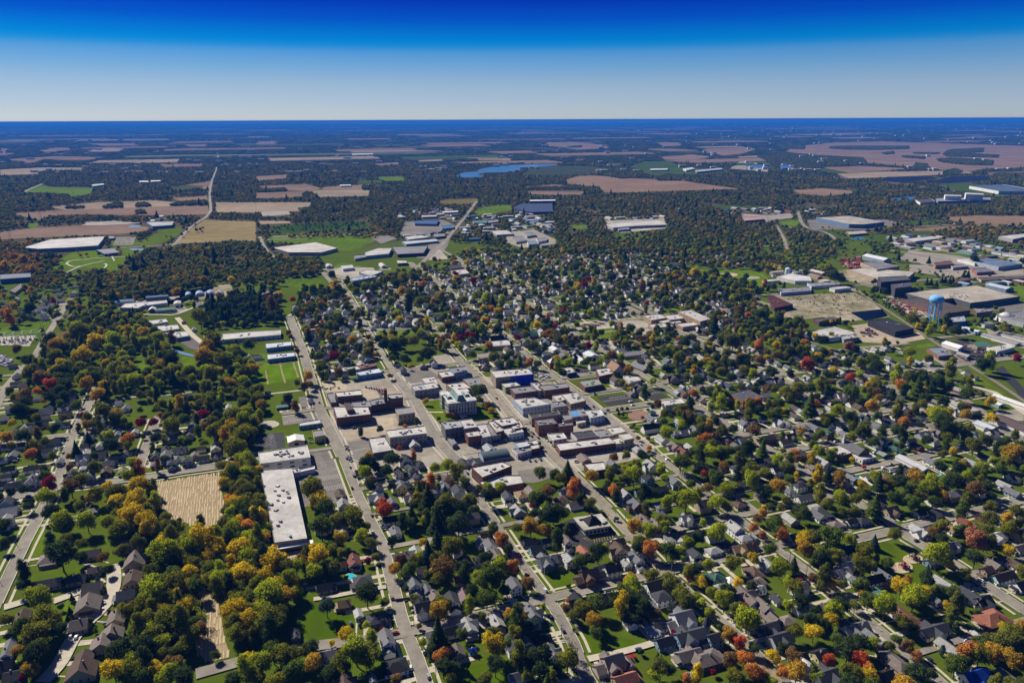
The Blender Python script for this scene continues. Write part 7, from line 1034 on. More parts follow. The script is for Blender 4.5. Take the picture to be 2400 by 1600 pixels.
for a in (('P', '600,1060 645,1075 640,1290 700,1310 750,1330 700,1440 640,1500 640,1620 440,1620 300,1620 330,1450 375,1330 365,1230 540,1255 515,1200 515,1090', 7.5, .9, 'river', 9, 15), ('P', '200,1130 370,1105 370,1300 300,1290 210,1240', 9, .7, 'river', 9, 15), ('P', '520,1000 600,1000 620,1060 520,1085 480,1040', 9, .85, 'river', 9, 14),
          ('P', '-40,570 110,580 160,625 130,680 -40,650', 10, .8, 'orange', 9, 15), ('P', '205,645 330,590 560,572 700,580 760,620 740,650 640,680 560,665 430,690 270,710 190,690', 10, .92, 'wood', 9, 15), ('P', '110,735 330,745 400,812 580,822 610,880 620,1000 520,1080 480,960 300,935 180,930 60,885 80,810', 11, .72, 'river', 9, 15),
          ('P', '300,640 560,640 600,700 480,720 330,735 250,720', 12, .3, 'wood', 8, 12), ('P', '450,715 560,690 655,690 665,760 470,775', 9, .75, 'dark', 9, 13), ('P', '-60,690 200,640 300,720 120,790 -60,780', 13, .5, 'town', 8, 14), ('P', '-60,1180 80,1190 40,1300 -80,1380', 12, .5, 'dark', 8, 13),
          ('P', '140,1230 330,1290 330,1340 260,1300 150,1290', 9, .6, 'wood', 8, 12), ('P', '-60,1480 160,1500 110,1640 -60,1640', 10, .55, 'wood', 8, 14), ('P', '-80,860 200,900 520,960 520,1100 -80,1190', 13, .5, 'town', 7, 13),
          ('P', '640,1230 900,1240 1400,1620 560,1640', 13, .55, 'town', 7, 14), ('P', '830,1120 1120,1120 1560,1060 2500,1640 1000,1640', 11.5, .68, 'town', 7, 14), ('P', '1560,1060 1600,900 2100,850 2500,1000 2500,1640 2300,1640', 11.5, .72, 'town', 8, 15),
          ('P', '700,690 950,640 1100,590 1700,580 1950,640 1760,700 1700,800 2100,850 1600,900 1560,1000 1400,880 1180,870 960,800 760,930 690,800', 12, .85, 'town', 8, 15)): zone(*a)
zone('P', '1640,720 1760,700 1850,760 2060,850 1900,880 1650,860', 11, .7, 'town', 7, 14)
zone('P', '-900,640 -900,560 140,575 600,590 980,560 1250,590 1900,640 2000,560 3300,560 3300,385 -900,385', 12.5, .9, 'wood', 8, 14, far=True)
zone('P', '1980,560 3000,560 3000,800 2300,790 1900,660', 16, .22, 'wood', 6, 11)
zone('P', '2020,470 3000,470 3000,600 2040,600', 12, .35, 'wood', 8, 13)
def bushes(t, s, n, w0, w1, pal):      # rough scrub and hedges standing on open ground
    z = [G(*p) for p in pts(t, s)]; x0, x1, y0, y1 = min(q.x for q in z), max(q.x for q in z), min(q.y for q in z), max(q.y for q in z)
    for _ in range(n):
        x, y = rt.uniform(x0, x1), rt.uniform(y0, y1)
        if inside(z, np.array(x), np.array(y)) and not occ(x, y) & 2: TREES.append((x, y, rt.uniform(w0, w1), rt.choice(pal), 'round', 0))
for a in (('Fq', '18,40 50,34 78,32 96,42 70,46 40,46', 150, 1.2, 3.2, 'MVBAV'), ('Fq', '30,50 60,46 90,48 80,54 40,56', 50, 1.0, 2.6, 'VBA'), ('Fq', '80,31 104,38 148,68 140,66 96,42', 160, 2.5, 6, 'GMVD'), ('C', '235,74 186,80 190,84 236,80', 30, 3, 6, 'GV'), ('C', '118,62 112,52 130,50 140,60', 40, 3, 7, 'VBA'), ('Q', '35,112 60,110 105,118 90,127 50,120', 60, 4, 8, 'DGM'),
          ('Q', '110,105 150,103 165,108 130,111', 160, 3, 7, 'GMD'), ('Fq', '130,20 236,28 236,22 140,12', 50, 4, 8, 'DGS'), ('Fq', '140,62 205,58 236,64 236,72 180,72 150,70', 60, 4, 9, 'GMVD'), ('S', '68,133 143,129.5 120,141 70,140', 26, 7, 11, 'AGOM'), ('R', '30,119 115,119 112,121 30,121', 60, 8, 12, 'VVY'), ('R', '12,110 100,106 100,112 20,115', 160, 5, 9, 'DGGM'), ('S', '110,118 180,104 200,124 150,127', 50, 7, 12, 'MVGB')): bushes(*a)
print('trees', len(TREES))
# choose the 300 that show largest as individuals
info = []
for t in TREES:
    x, y, dz = P((t[0], t[1], t[2] * .5)); size = t[2] * F / dz
    info.append((size if (-20 < x < 2420 and y < 1620) else 0, t))
info.sort(key=lambda q: -q[0])
KH = dict(cone=2.2, tall=1.5, sparse=1.25, round=1.12)
KN = dict(cone='conifer', tall='tall tree', sparse='thin-crowned tree', round='broad tree')
ti = 0
for size, (x, y, w, c, kind, hp) in info[:300]:
    h = w * KH[kind] * rt.uniform(.95, 1.1); o = link('conifer_tree' if kind == 'cone' else 'broadleaf_tree', None); o.location = (x, y, 0); tag(o, None, 'tree', 'trees of the town')
    tr = link('trunk', rt.choice(tm), o); tr.scale = (w * .55, w * .55, h * .62)
    me = rt.choice(CROWNS[kind]); j = rt.uniform(.88, 1.14); cr = link('crown', me, o, tuple(v * j for v in TC[c][0])); hz = h * (.98 if kind == 'cone' else .80)
    cr.scale = (w / 1.86, w / 1.86, hz / (2.05 if kind in ('cone', 'tall') else 1.75)) if kind != 'cone' else (w / 1.2, w / 1.2, hz / 2.05); cr.location = (0, 0, h - hz * .52); cr.rotation_euler = (0, 0, rt.uniform(0, 6.28))
    sw = 'large ' if size > 62 else ('small ' if size < 34 else ''); later(o, sw + TC[c][1] + ' ' + KN[kind])
# the rest are masses: instanced crowns on scattered points
def scatter(name, P_, S_, R_, C_, meshes, label, cat):
    """one object: points carrying scale, spin and colour, each instancing one of the crown meshes"""
    n = len(P_); me = bpy.data.meshes.new(name); me.vertices.add(n); me.vertices.foreach_set('co', np.asarray(P_, 'f').ravel())
    a = me.attributes.new('sc', 'FLOAT_VECTOR', 'POINT'); a.data.foreach_set('vector', np.asarray(S_, 'f').ravel())
    a = me.attributes.new('rz', 'FLOAT_VECTOR', 'POINT'); r3 = np.zeros((n, 3), 'f'); r3[:, 2] = R_; a.data.foreach_set('vector', r3.ravel())
    a = me.attributes.new('col', 'FLOAT_COLOR', 'POINT'); c4 = np.ones((n, 4), 'f'); c4[:, :3] = C_; a.data.foreach_set('color', c4.ravel())
    a = me.attributes.new('pick', 'INT', 'POINT'); a.data.foreach_set('value', RNG.integers(0, len(meshes), n).astype('i'))
    o = link(name, me, kind='stuff'); tag(o, label, cat)
    ng = bpy.data.node_groups.new('scatter_' + name, 'GeometryNodeTree'); ng.interface.new_socket('Geometry', in_out='INPUT', socket_type='NodeSocketGeometry'); ng.interface.new_socket('Geometry', in_out='OUTPUT', socket_type='NodeSocketGeometry')
    N_, L_ = ng.nodes, ng.links; gi, go = N_.new('NodeGroupInput'), N_.new('NodeGroupOutput'); j = N_.new('GeometryNodeJoinGeometry'); src = []
    for m_ in meshes:
        so = SRC.get(m_.name)
        if so is None: so = bpy.data.objects.new('crown', m_); SRC[m_.name] = so
        oi = N_.new('GeometryNodeObjectInfo'); oi.inputs['Object'].default_value = so; oi.inputs['As Instance'].default_value = True; src.append(oi)
    for oi in reversed(src): L_.new(oi.outputs['Geometry'], j.inputs[0])
    def attr(nm, ty): q = N_.new('GeometryNodeInputNamedAttribute'); q.data_type = ty; q.inputs[0].default_value = nm; return q.outputs[0]
    ip = N_.new('GeometryNodeInstanceOnPoints'); L_.new(gi.outputs[0], ip.inputs['Points']); L_.new(j.outputs[0], ip.inputs['Instance']); ip.inputs['Pick Instance'].default_value = True
    L_.new(attr('pick', 'INT'), ip.inputs['Instance Index']); L_.new(attr('sc', 'FLOAT_VECTOR'), ip.inputs['Scale']); L_.new(attr('rz', 'FLOAT_VECTOR'), ip.inputs['Rotation'])
    sm = N_.new('GeometryNodeSetMaterial'); sm.inputs['Material'].default_value = M['leaf_i']; L_.new(ip.outputs[0], sm.inputs['Geometry']); L_.new(sm.outputs[0], go.inputs[0])
    md = o.modifiers.new('scatter', 'NODES'); md.node_group = ng; return o
SRC = {}
near, mid, cone_ = [], [], []
for size, t in info[300:]:
    d = math.hypot(t[0], t[1]); (cone_ if t[4] == 'cone' else (near if d < 1500 else mid)).append(t)
def emit(name, ts, meshes, label, cat, cone=False, tallmix=True):
    P_, S_, R_, C_ = [], [], [], []
    for x, y, w, c, kind, hp in ts:
        h = w * (min(1.0, KH[kind]) if name == 'woodland' else KH[kind]) * rt.uniform(.9, 1.12); hz = h * .82; j = rt.uniform(.8, 1.25); c0 = TC[c][0]
        P_.append((x, y, h - hz * .5)); S_.append((w / 1.2, w / 1.2, hz / 2.05) if cone else (w / 1.86, w / 1.86, hz / 1.75)); R_.append(rt.uniform(0, 6.28)); C_.append([v * j for v in c0])
    if P_: scatter(name, P_, S_, R_, C_, meshes, label, cat)
emit('neighbourhood_trees', near, CROWNS['round'] + CROWNS['tall'][:1], 'countless smaller broadleaf trees in autumn colours filling the yards between the houses', 'trees')
emit('evergreens', cone_, CROWNS['cone'], 'scattered small dark evergreens between the yards and woods', 'evergreens', cone=True)
emit('woodland', mid, LOW[:4], 'dense mixed autumn woodland beyond the town reaching to the farm fields', 'woodland')
# clumps of wood towards the horizon, coarser with distance
rf_ = random.Random(21); mbs = {}
for _ in range(210):
    yy = 4600 + 30000 * rf_.random() ** 1.8; xx = rf_.uniform(-.74, .74) * yy; c = Vector((xx, yy, 0)); a, b = rf_.uniform(120, 420) * (1 + yy / 15000), rf_.uniform(60, 170) * (1 + yy / 9000)
    q = [c + E2 * a * s_ + E1 * b * t_ for s_, t_ in ((-1, -1), (1, -1), (1, 1), (-1, 1))]
    if any(inside(f, np.array(v.x), np.array(v.y)) for f in FIELDS for v in q + [c]) : continue
    FIELDS.append([(v.x, v.y) for v in q]); ck = rf_.choice((PINK, PINK, TAN, BROWN, MEAD)); mbs.setdefault(ck, MB()).poly([(v.x, v.y, .9) for v in q])
for ck, m_ in mbs.items(): obj('far_fields', m_, M['crop'], None, ck, 'structure')
P_, S_, R_, C_ = [], [], [], []; y = 5150.0; FN = [np.array([(q[0], q[1]) for q in f]) for f in FIELDS]
FB = [(f[:, 0].min(), f[:, 0].max(), f[:, 1].min(), f[:, 1].max()) for f in FN]
while y < 60000:
    s = 26 + (y - 5000) * .0075; X = np.arange(-.76 * y, .76 * y, s) + RNG.uniform(-.5, .5, int(np.ceil(1.52 * y / s - 1e-9)) if False else len(np.arange(-.76 * y, .76 * y, s))) * s; Y = y + RNG.uniform(-.5, .5, X.size) * s
    den = np.array([mnoise.noise((a / 700.0, b / 900.0, 3.1)) + .5 * mnoise.noise((a / 260.0, b / 320.0, 7.7)) for a, b in zip(X, Y)]); ok = den > (-.42 if y < 7000 else -.34)
    for f, bb in zip(FN, FB):
        if bb[2] > y * 1.04 + s or bb[3] < y - s: continue
        ok &= ~inside(f, X, Y) & ~inside(f, X * 1.04, Y * 1.04) & ~inside(f, X * 1.02, Y * 1.02)
    for a, b in zip(X[ok], Y[ok]):
        P_.append((a, b, 3)); k = s * rt.uniform(.45, .75); S_.append((k, k * rt.uniform(.9, 1.3), rt.uniform(9, 14))); R_.append(rt.uniform(0, 6.28)); c0 = TC[rt.choice('DDDDDMMVGB')][0]; j = rt.uniform(.75, 1.1); C_.append([v * j for v in c0])
    y += s * .95 + (y - 5000) * .012
print('clumps', len(P_))
scatter('far_woods', P_, S_, R_, C_, CLUMPS, 'blue hazed woods covering the plain out to the horizon', 'woods')
# woods standing on the big pink fields
P_, S_, R_, C_ = [], [], [], []
for t, s in (('Q', '57,37 72,36.5 129,36.5 129,39 100,40 70,39.5 57,38.8'), ('Q', '164,41 170,39.5 198,38.5 197,42 180,43 212,45 211,47 165,46 161,44'), ('Q', '154,48.5 170,47.5 206,50 206,54 185,54 160,51.5'), ('Q', '8,36 20,34.5 34,36.5 33,39.5 10,38.5'), ('Q', '-10,46 20,43 50,45.5 87,47.5 90,51 88,54 50,55 5,53'), ('Q', '104,43 115,41.5 116,43.5 108,44'), ('Q', '136,53 145,53 150,59 130,57.5'), ('Q', '161,60 172,57.5 178,60 172,63.5 162,63.5'), ('U', '51,37 64,36 64,37.5 53,37.8'),
             ('Q', '201,65 210,62 238,62 238,70 210,69.5'), ('S', '59,94.5 76,94 77,92.8 63,92.6'), ('S', '92,94 113,93.3 112,89 107,88.5 100,91'), ('S', '125,92.5 140,92.3 134,89 126,90'), ('S', '124,99 134,99 133,96 126,96.3'), ('S', '156,91.5 190,90.5 188,87 175,87.5 160,89.5'), ('U', '78,61 92,57 110,57 120,60 117,65.5 100,66.2 80,63'), ('U', '131,66 142,62 155,64 154,68.3 135,68.3'), ('U', '14,76.8 65,76.8 66,74.3 16,74.6'), ('U', '72,78.5 80,78 80,74 72,75'),
             ('Q', '123,45.5 144,46.5 144,48.4 124,47'), ('Q', '133,42.5 157,42.8 157,43.8 136,43.6'), ('R', '3,79 28,78 28,75.5 4,77'), ('R', '98,77 104,77 104,73 98,73'), ('Q', '136,52 146,53 146,54 136,53.6')):
    z = [G(*p) for p in pts(t, s)]; x0, x1, y0, y1 = min(q.x for q in z), max(q.x for q in z), min(q.y for q in z), max(q.y for q in z); sp = 13 if y0 < 5000 else 22
    xs, ys = np.meshgrid(np.arange(x0, x1, sp), np.arange(y0, y1, sp)); X, Y = xs.ravel() + RNG.uniform(-4, 4, xs.size), ys.ravel() + RNG.uniform(-4, 4, xs.size); ok = inside(z, X, Y)
    for a, b in zip(X[ok], Y[ok]): P_.append((a, b, 4.5)); k = sp * .62; S_.append((k, k, rt.uniform(5.5, 7))); R_.append(rt.uniform(0, 6.28)); c0 = TC[rt.choice('DDDMMVBG')][0]; C_.append(c0)
scatter('field_copses', P_, S_, R_, C_, LOW[:4], 'copses and tree lines standing on the harvested fields', 'copses')
# far farmsteads: little pale buildings scattered over the plain, built as one distant mass
mb = MB(); r = random.Random(5)
for _ in range(650):
    y = 4500 + 40000 * r.random() ** 2.2; x = r.uniform(-.72, .72) * y; s = 5 + y / 1500; h = r.uniform(6, 10) + y / 2500; w = r.uniform(1, 3.2) * s
    if any(bb[2] - 30 < y < bb[3] + 30 and bb[0] < x < bb[1] and inside(f, np.array(x), np.array(y)) for f, bb in zip(FN, FB)) and r.random() < .7: continue
    mb.box(x - w, x + w, y - s, y + s, 0, h + 5)
o = obj('far_farmsteads', mb, mat('far_paint', (.62, .60, .57))); o['kind'] = 'stuff'; tag(o, 'tiny pale farm and factory roofs dotted across the blue plain', 'farmsteads')
# ================================================================== VEHICLES AND SMALL THINGS
def car_meshes():
    b = MB(); prof = [(-2.15, .35), (2.15, .35), (2.2, .75), (1.45, .92), (-1.95, .95), (-2.2, .75)]
    for s in (-1,): pass
    n = len(prof); L = [(x, -.88, z) for x, z in prof]; R_ = [(x, .88, z) for x, z in prof]
    b.poly(L); b.poly(R_[::-1])
    for i in range(n): j = (i + 1) % n; b.poly([L[j], L[i], R_[i], R_[j]])
    roof = [(-1.35, -.68, 1.42), (.35, -.68, 1.42), (.35, .68, 1.42), (-1.35, .68, 1.42)]; b.poly(roof)
    g = MB(); base = [(-1.85, -.82, .94), (1.1, -.82, .92), (1.1, .82, .92), (-1.85, .82, .94)]
    for i in range(4): j = (i + 1) % 4; g.poly([base[i], base[j], roof[j], roof[i]])
    w = MB(); w.tube((0, -.1, 0), (0, .1, 0), .34, .34, 12); return b.mesh('car_body', [M['paint']]), g.mesh('car_windows', [M['glass']]), w.mesh('car_wheel', [M['tyre']])
CB, CG, CW = car_meshes()
CC = [((.62, .63, .64), 'white'), ((.30, .31, .33), 'silver'), ((.03, .03, .035), 'black'), ((.10, .11, .12), 'grey'), ((.30, .015, .02), 'red'), ((.03, .08, .22), 'blue'), ((.10, .012, .02), 'maroon'), ((.20, .16, .10), 'tan')]
cars = 0
def car(p, rz, ci=None, desc='', z=.80, big=1.0):
    global cars
    ci = rt.choice((0, 0, 1, 1, 2, 2, 3, 3, 4, 5, 6, 7)) if ci is None else ci; cars += 1
    o = link('parked_car', None); o.location = (p.x, p.y, z); o.rotation_euler = (0, 0, rz); o.scale = (big, big, big * (1.15 if big > 1 else 1)); tag(o, None, 'car', 'parked cars')
    link('body', CB, o, CC[ci][0]); link('windows', CG, o)
    if math.hypot(p.x, p.y) < 800:
        for sx_ in (-1.35, 1.35):
            for sy in (-.82, .82): w = link('wheel', CW, o); w.location = (sx_, sy, .34)
    later(o, CC[ci][1] + ' parked car' + desc)
NS, EW = GA + math.pi / 2, GA
for s in 'K,87,102,0,3 K,95,103,0,2 K,128,111,1,4 K,156,128,1,0 K,163,129,1,4 K,142,143,0,0 K,118,15,1,5 K,160,63,1,2 K,156,66,0,5 K,219,105,0,5 J,94,84,1,1 J,92,89,1,0 J,110,82,1,0 J,110,78,1,4 J,98,102,1,5 J,65,114,0,1 J,70,115,0,0 J,64,146,0,0 L,36,96,0,2 L,88,73,1,2 L,83,64,0,4 L,22,40,1,1 L,7,39,0,4 L,116,126,1,5 L,108,134,0,4 L,112,133,0,4 L,217,60,0,0 L,187,47,1,3 L,207,43,1,5 M,80,22,1,2 M,136,26,1,2 M,208,37,1,4 M,225,34,1,4 M,196,63,0,0 M,191,67,0,2 M,211,66,1,0 M,148,135,0,2 M,120,150,1,7 M,108,68,1,4 M,170,80,1,1 M,196,94,1,0 M,219,152,1,1 G,164,79,1,2 G,200,73,1,6 G,147,85,1,2 G,75,88,0,6 G,58,63,0,1 G,55,69,0,0 G,54,71,0,1 G,77,17,0,5 G,74,24,0,1 G,71,30,0,0 G,66,38,0,2 G,14,71,1,2 G,17,69,1,3 G,6,85,0,1 G,20,84,1,3 G,42,83,1,4 G,80,110,0,2 G,84,110,0,1 G,52,60,1,0 G,56,59,1,2 G,18,115,1,1 G,118,28,1,7 G,117,26,1,6 G,26,103,1,2 H,58,17,0,5 H,44,22,1,6 H,77,40,1,5 H,88,38,1,5 H,94,38,1,3 H,90,40,1,3 H,95,40,1,2 H,83,57,1,1 H,84,60,1,2 H,86,67,1,1 H,87,70,1,5 H,50,50,1,2 H,50,53,1,1 H,95,86,1,3 H,122,94,1,1 H,157,89,1,5 H,221,13,0,4 H,223,23,0,6 H,219,60,1,4 H,208,61,1,3 H,114,9,1,1 H,115,12,1,1 H,29,49,1,0 I,16,70,0,3 I,21,70,0,1 I,26,69,0,3 I,59,71,1,3 I,88,24,1,2 I,75,21,0,2 I,76,9,1,2 I,109,16,1,0 I,85,27,1,2 I,143,69,1,0 I,16,43,0,3 I,18,48,0,2 N,106,77,1,0 N,113,79,1,1 N,117,80,1,3 N,113,81,1,1 N,117,83,1,1 N,122,83,1,6 N,113,74,1,2 N,125,75,1,3 N,127,85,1,5 N,141,80,1,4 N,81,73,1,1 N,83,74,1,0 N,98,63,1,0 N,128,59,1,0 N,62,53,1,1 N,28,53,0,1 N,40,35,1,3 N,44,35,1,1 N,56,33,1,1 N,60,33,1,2 N,78,51,1,3 N,217,117,1,1 N,91,28,1,1 E,82,22,1,1 F_,0,0,0,0'.split():
    t, x, y, r_, ci = s.split(',')
    if t == 'F_': continue
    q = G(*px(t, float(x), float(y)), .9); car(q, (NS if r_ == '0' else EW) + rt.uniform(-.05, .05), int(ci))
def car_row(t, a, b, n, rz, pr=1.0, desc='', cc=None):
    A, B = G(*px(t, *a)), G(*px(t, *b))
    for i in range(n):
        if rt.random() < pr: car(A.lerp(B, i / max(1, n - 1)), rz + rt.uniform(-.04, .04), cc, desc)
for a, b, n, d in (((157, 79), (167, 81), 6, EW), ((176, 78), (192, 90), 12, NS), ((183, 77), (196, 88), 8, NS), ((168, 90), (184, 97), 8, NS), ((182, 92), (200, 93), 9, NS), ((183, 95), (201, 96), 9, NS), ((184, 87), (212, 92), 10, NS), ((200, 88), (222, 93), 9, NS)): car_row('Fq', a, b, n, d, .92, ' for sale,')
car_row('I', (111, 20), (112, 20), 1, EW); car_row('E', (83, 110), (91, 113), 6, NS, 1, ' in a van row,', 0); car_row('E', (60, 105), (72, 108), 6, EW, .8); car_row('E', (162, 121), (168, 126), 5, EW, .9); car_row('D', (101, 121), (118, 124), 8, NS, .9); car_row('D', (103, 109.5), (117, 107), 9, NS, 1, ' for sale,'); car_row('D', (113, 125), (117, 127), 4, EW, 1)
for a, b, n in (((107, 122), (121, 121.5), 9), ((104, 126), (120, 125.5), 9), ((106, 124), (121, 123.5), 8)): car_row('S', a, b, n, NS, .7)
car_row('H', (213, 54), (232, 52), 9, NS, .8); car_row('I', (8, 37), (24, 50), 8, NS, .7); car_row('I', (100, 45), (118, 56), 6, NS, .5); car_row('R', (140, 100), (160, 99), 6, NS, .6)
for i, (x, y) in enumerate(((62, 64), (69, 63), (77, 63.2), (81.5, 62))):
    p = G(*px('E', x, y + .8)); o = thing('school_bus', (p.x, p.y, .5), EW + math.pi - .55, ('leftmost', 'second', 'third', 'rightmost')[i] + ' yellow school bus on the pale lot left of the school', 'school bus', 'school buses')
    piece('body', 'paint', o, (0, 0, .5), (10.5, 2.5, 2.3), 0, (.62, .30, .02)); piece('bonnet', 'paint', o, (5.8, 0, .5), (1.4, 2.1, 1.2), 0, (.62, .30, .02)); piece('window_band', 'glass', o, (-.1, 0, 1.75), (10.0, 2.56, .6)); piece('roof', 'paint', o, (0, 0, 2.82), (9.6, 2.2, .12), 0, (.75, .72, .65))
    for sx_ in (-3.4, 4.2):
        for sy in (-1.1, 1.1): w = link('wheel', CW, o); w.location = (sx_, sy, .45); w.scale = (1.4,) * 3
for k in (0, 1, 2, 3, 4, 5, 6, 7, 8, 9):
    pl, w, _, z = ROADS[k]
    for a, b in zip(pl, pl[1:]):
        L = (b - a).length; d = (b - a).normalized(); n = Vector((-d.y, d.x, 0)); t = rt.uniform(8, 30)
        while t < L - 6:
            p = a + d * t + n * rt.choice((-1, 1)) * (w / 2 - 1.2); x, y, dz = P((p.x, p.y, 0))
            if cars < 296 and 0 < x < 2400 and 850 < y < 1590: car(p, math.atan2(d.y, d.x) + rt.uniform(-.03, .03), None, ' at the kerb,')
            t += rt.uniform(18, 75)
print('cars', cars)
# utility poles and lamps with their crossarms
pm = MB(); pm.tube((0, 0, 0), (0, 0, 11), .17, .12, 7); PM = pm.mesh('pole', [M['bark']]); am = MB(); am.box(-1.25, 1.25, -.07, .07, 9.9, 10.1); AM = am.mesh('crossarm', [M['bark']])
im = MB()
for s in (-1, -.4, .4, 1): im.tube((s * 1.1, 0, 10.1), (s * 1.1, 0, 10.35), .06, .04, 6)
IM = im.mesh('insulator', [M['trim']])
POLES = []
for k, side, y0, y1, st in ((0, 1, 960, 1620, 36), (1, -1, 1100, 1600, 40), (2, 1, 1100, 1600, 42), (3, -1, 960, 1600, 44), (4, 1, 1000, 1500, 46), (5, -1, 960, 1440, 44), (6, -1, 700, 1060, 40)):
    pl, w, _, z = ROADS[k]; prev = None
    for a, b in zip(pl, pl[1:]):
        L = (b - a).length; d = (b - a).normalized(); n = Vector((-d.y, d.x, 0)); t = 5
        while t < L:
            p = a + d * t - n * side * (w / 2 + 2.0); x, y, dz = P((p.x, p.y, 0))
            if y0 < y < y1 and -10 < x < 2410 and not occ(p.x, p.y) & 2:
                o = link('utility_pole', None); o.location = (p.x, p.y, 0); o.rotation_euler = (0, 0, math.atan2(d.y, d.x) + math.pi / 2); tag(o, None, 'utility pole', 'utility poles along the streets')
                link('pole', PM, o); link('crossarm', AM, o); link('insulators', IM, o); later(o, 'wooden utility pole')
                if prev is not None and (prev - p).length < 60: POLES.append((prev.copy(), p.copy()))
                prev = p
            t += st
mb = MB()
for a, b in POLES:
    n = (b - a).normalized().cross(Vector((0, 0, 1)))
    for s in (-1.1, 1.1):
        q = [a.lerp(b, i / 4) + n * s + Vector((0, 0, 10.35 - 1.1 * (1 - (2 * i / 4 - 1) ** 2))) for i in range(5)]
        for u, v in zip(q, q[1:]): mb.tube(u, v, .035, .035, 3)
o = obj('power_lines', mb, M['tyre']); o['kind'] = 'stuff'; tag(o, 'thin sagging power lines strung between the street poles', 'power lines')
for x, y, lab in ((1348, 1500 - 190, 'grey street lamp beside the bank car park'), (1362, 1290, 'curved street lamp at the edge of the dark bank lot'), (1572, 1350, 'curved street lamp at the shaded crossing'), (1440, 868, 'tall lamp mast near the white-roofed clinic'), (806, 1040, 'lamp post at the avenue corner by the tan lot'), (883, 1000, 'tall lamp in the tan lot below the brick block')):
    p = G(x, y); o = thing('street_lamp', (p.x, p.y, 0), 0, lab, 'street lamp'); mb = MB(); mb.tube((0, 0, 0), (0, 0, 10), .14, .08, 8); obj('pole', mb, M['metal'], o, (.4, .4, .4)); mb = MB(); mb.tube((0, 0, 9.9), (2.2, 0, 10.4), .06, .05, 6); mb.box(1.9, 2.9, -.2, .2, 10.3, 10.45); obj('lamp_arm', mb, M['metal'], o, (.4, .4, .4))
# lattice pylons and the substation
def pylon(x, y, h, lab):
    p = G(x, y); o = thing('transmission_pole', (p.x, p.y, 0), GA, lab, 'transmission pole', 'transmission poles')
    for s in (-1.6, 1.6): mb = MB(); mb.tube((s, 0, 0), (s, 0, h), .35, .22, 8); obj('shaft', mb, M['metal'], o, (.20, .28, .28))
    for z in (h - 1.5, h - 5): piece('crossarm', 'metal', o, (0, 0, z), (9, .4, .4), 0, (.2, .28, .28))
pylon(101, 779, 30, 'tall twin-shaft steel pole beside the road left of the substation')
for x, y, lab in ((25, 563, 'lone wire pole on the far left pink field'), (95, 513, 'second wire pole crossing the pink fields'), (126, 494, 'third wire pole crossing the pink fields'), (174, 467, 'fourth wire pole near the bright meadow')): pylon(x, y, 32, lab)
sub = G(*px('C', 18, 78)); so = thing('substation', (sub.x, sub.y, 0), GA, 'steel frames and transformers of the substation on pale gravel', 'substation')
for i in range(6):
    for j in range(2): piece('steel_post', 'metal', so, (-28 + i * 11, -8 + j * 16, .6), (.5, .5, 12), 0, (.4, .44, .44))
for j in range(2): piece('steel_beam', 'metal', so, (0, -8 + j * 16, 11.5), (56, .6, .6), 0, (.4, .44, .44))
for i in range(6): piece('steel_beam', 'metal', so, (-28 + i * 11, 0, 11.9), (.5, 17, .5), 0, (.4, .44, .44))
for i in range(7): piece('transformer', 'metal', so, (-26 + i * 8, rt.uniform(-5, 5), .6), (3, 2.4, 3.2), 0, (.36, .40, .40))
# playground, pools, sheds, yard clutter
def play(t, x, y, lab, col):
    p = G(*px(t, x, y)); o = thing('play_structure', (p.x, p.y, .35), GA, lab, 'playground')
    for i in range(4): piece('post', 'paint', o, (-2 + (i % 2) * 4, -2 + (i // 2) * 4, 0), (.25, .25, 3.6), 0, col)
    piece('platform', 'paint', o, (0, 0, 1.6), (4.2, 4.2, .2), 0, col); mb = MB(); mb.poly([(2, -.6, 1.8), (2, .6, 1.8), (6, .6, .1), (6, -.6, .1)]); obj('slide', mb, M['paint'], o, (.5, .05, .03)); mb = MB(); hip(mb, -1.3, 1.3, -1.3, 1.3, 3.6, 1.2); obj('roof', mb, M['paint'], o, col)
    for s in (-1, 1): mb = MB(); mb.tube((-7, s * 1.5, 0), (-7, 0, 3), .08, .08, 5); mb.tube((-3, s * 1.5, 0), (-3, 0, 3), .08, .08, 5); obj('swing_frame', mb, M['paint'], o, (.1, .1, .12))
play('M', 124, 51, 'red and dark climbing frame with slide in the nearer sand oval', (.16, .02, .02)); playr = 0
play('M', 133.5, 43, 'small swing set on the farther sand oval', (.10, .05, .03))
def pool(t, x, y, rx, ry, c, lab, rim=False):
    q = px(t, x, y); p0 = G(*q); o = thing('swimming_pool', (p0.x, p0.y, 0), 0, lab, 'swimming pool'); n = 24; mb = MB(); pp = []
    for i in range(n): a = 6.283 * i / n; k = 1 + .13 * math.sin(2 * a + .6); w = G(*px(t, x + rx * math.cos(a) * k, y + ry * math.sin(a) * k)); pp.append((w.x - p0.x, w.y - p0.y))
    mb.poly([(*v, 1.25 if rim else .36) for v in pp][::-1]); obj('water', mb, M['pool'], o, c); mb = MB(); ou = [(v[0] * 1.12, v[1] * 1.12) for v in pp]
    for i in range(n): j = (i + 1) % n; z = 1.35 if rim else .34; mb.poly([(*ou[i], z), (*pp[i], z), (*pp[j], z), (*ou[j], z)]); mb.poly([(*ou[i], 0), (*ou[j], 0), (*ou[j], z), (*ou[i], z)])
    obj('rim', mb, M['walk'] if not rim else M['trim'], o)
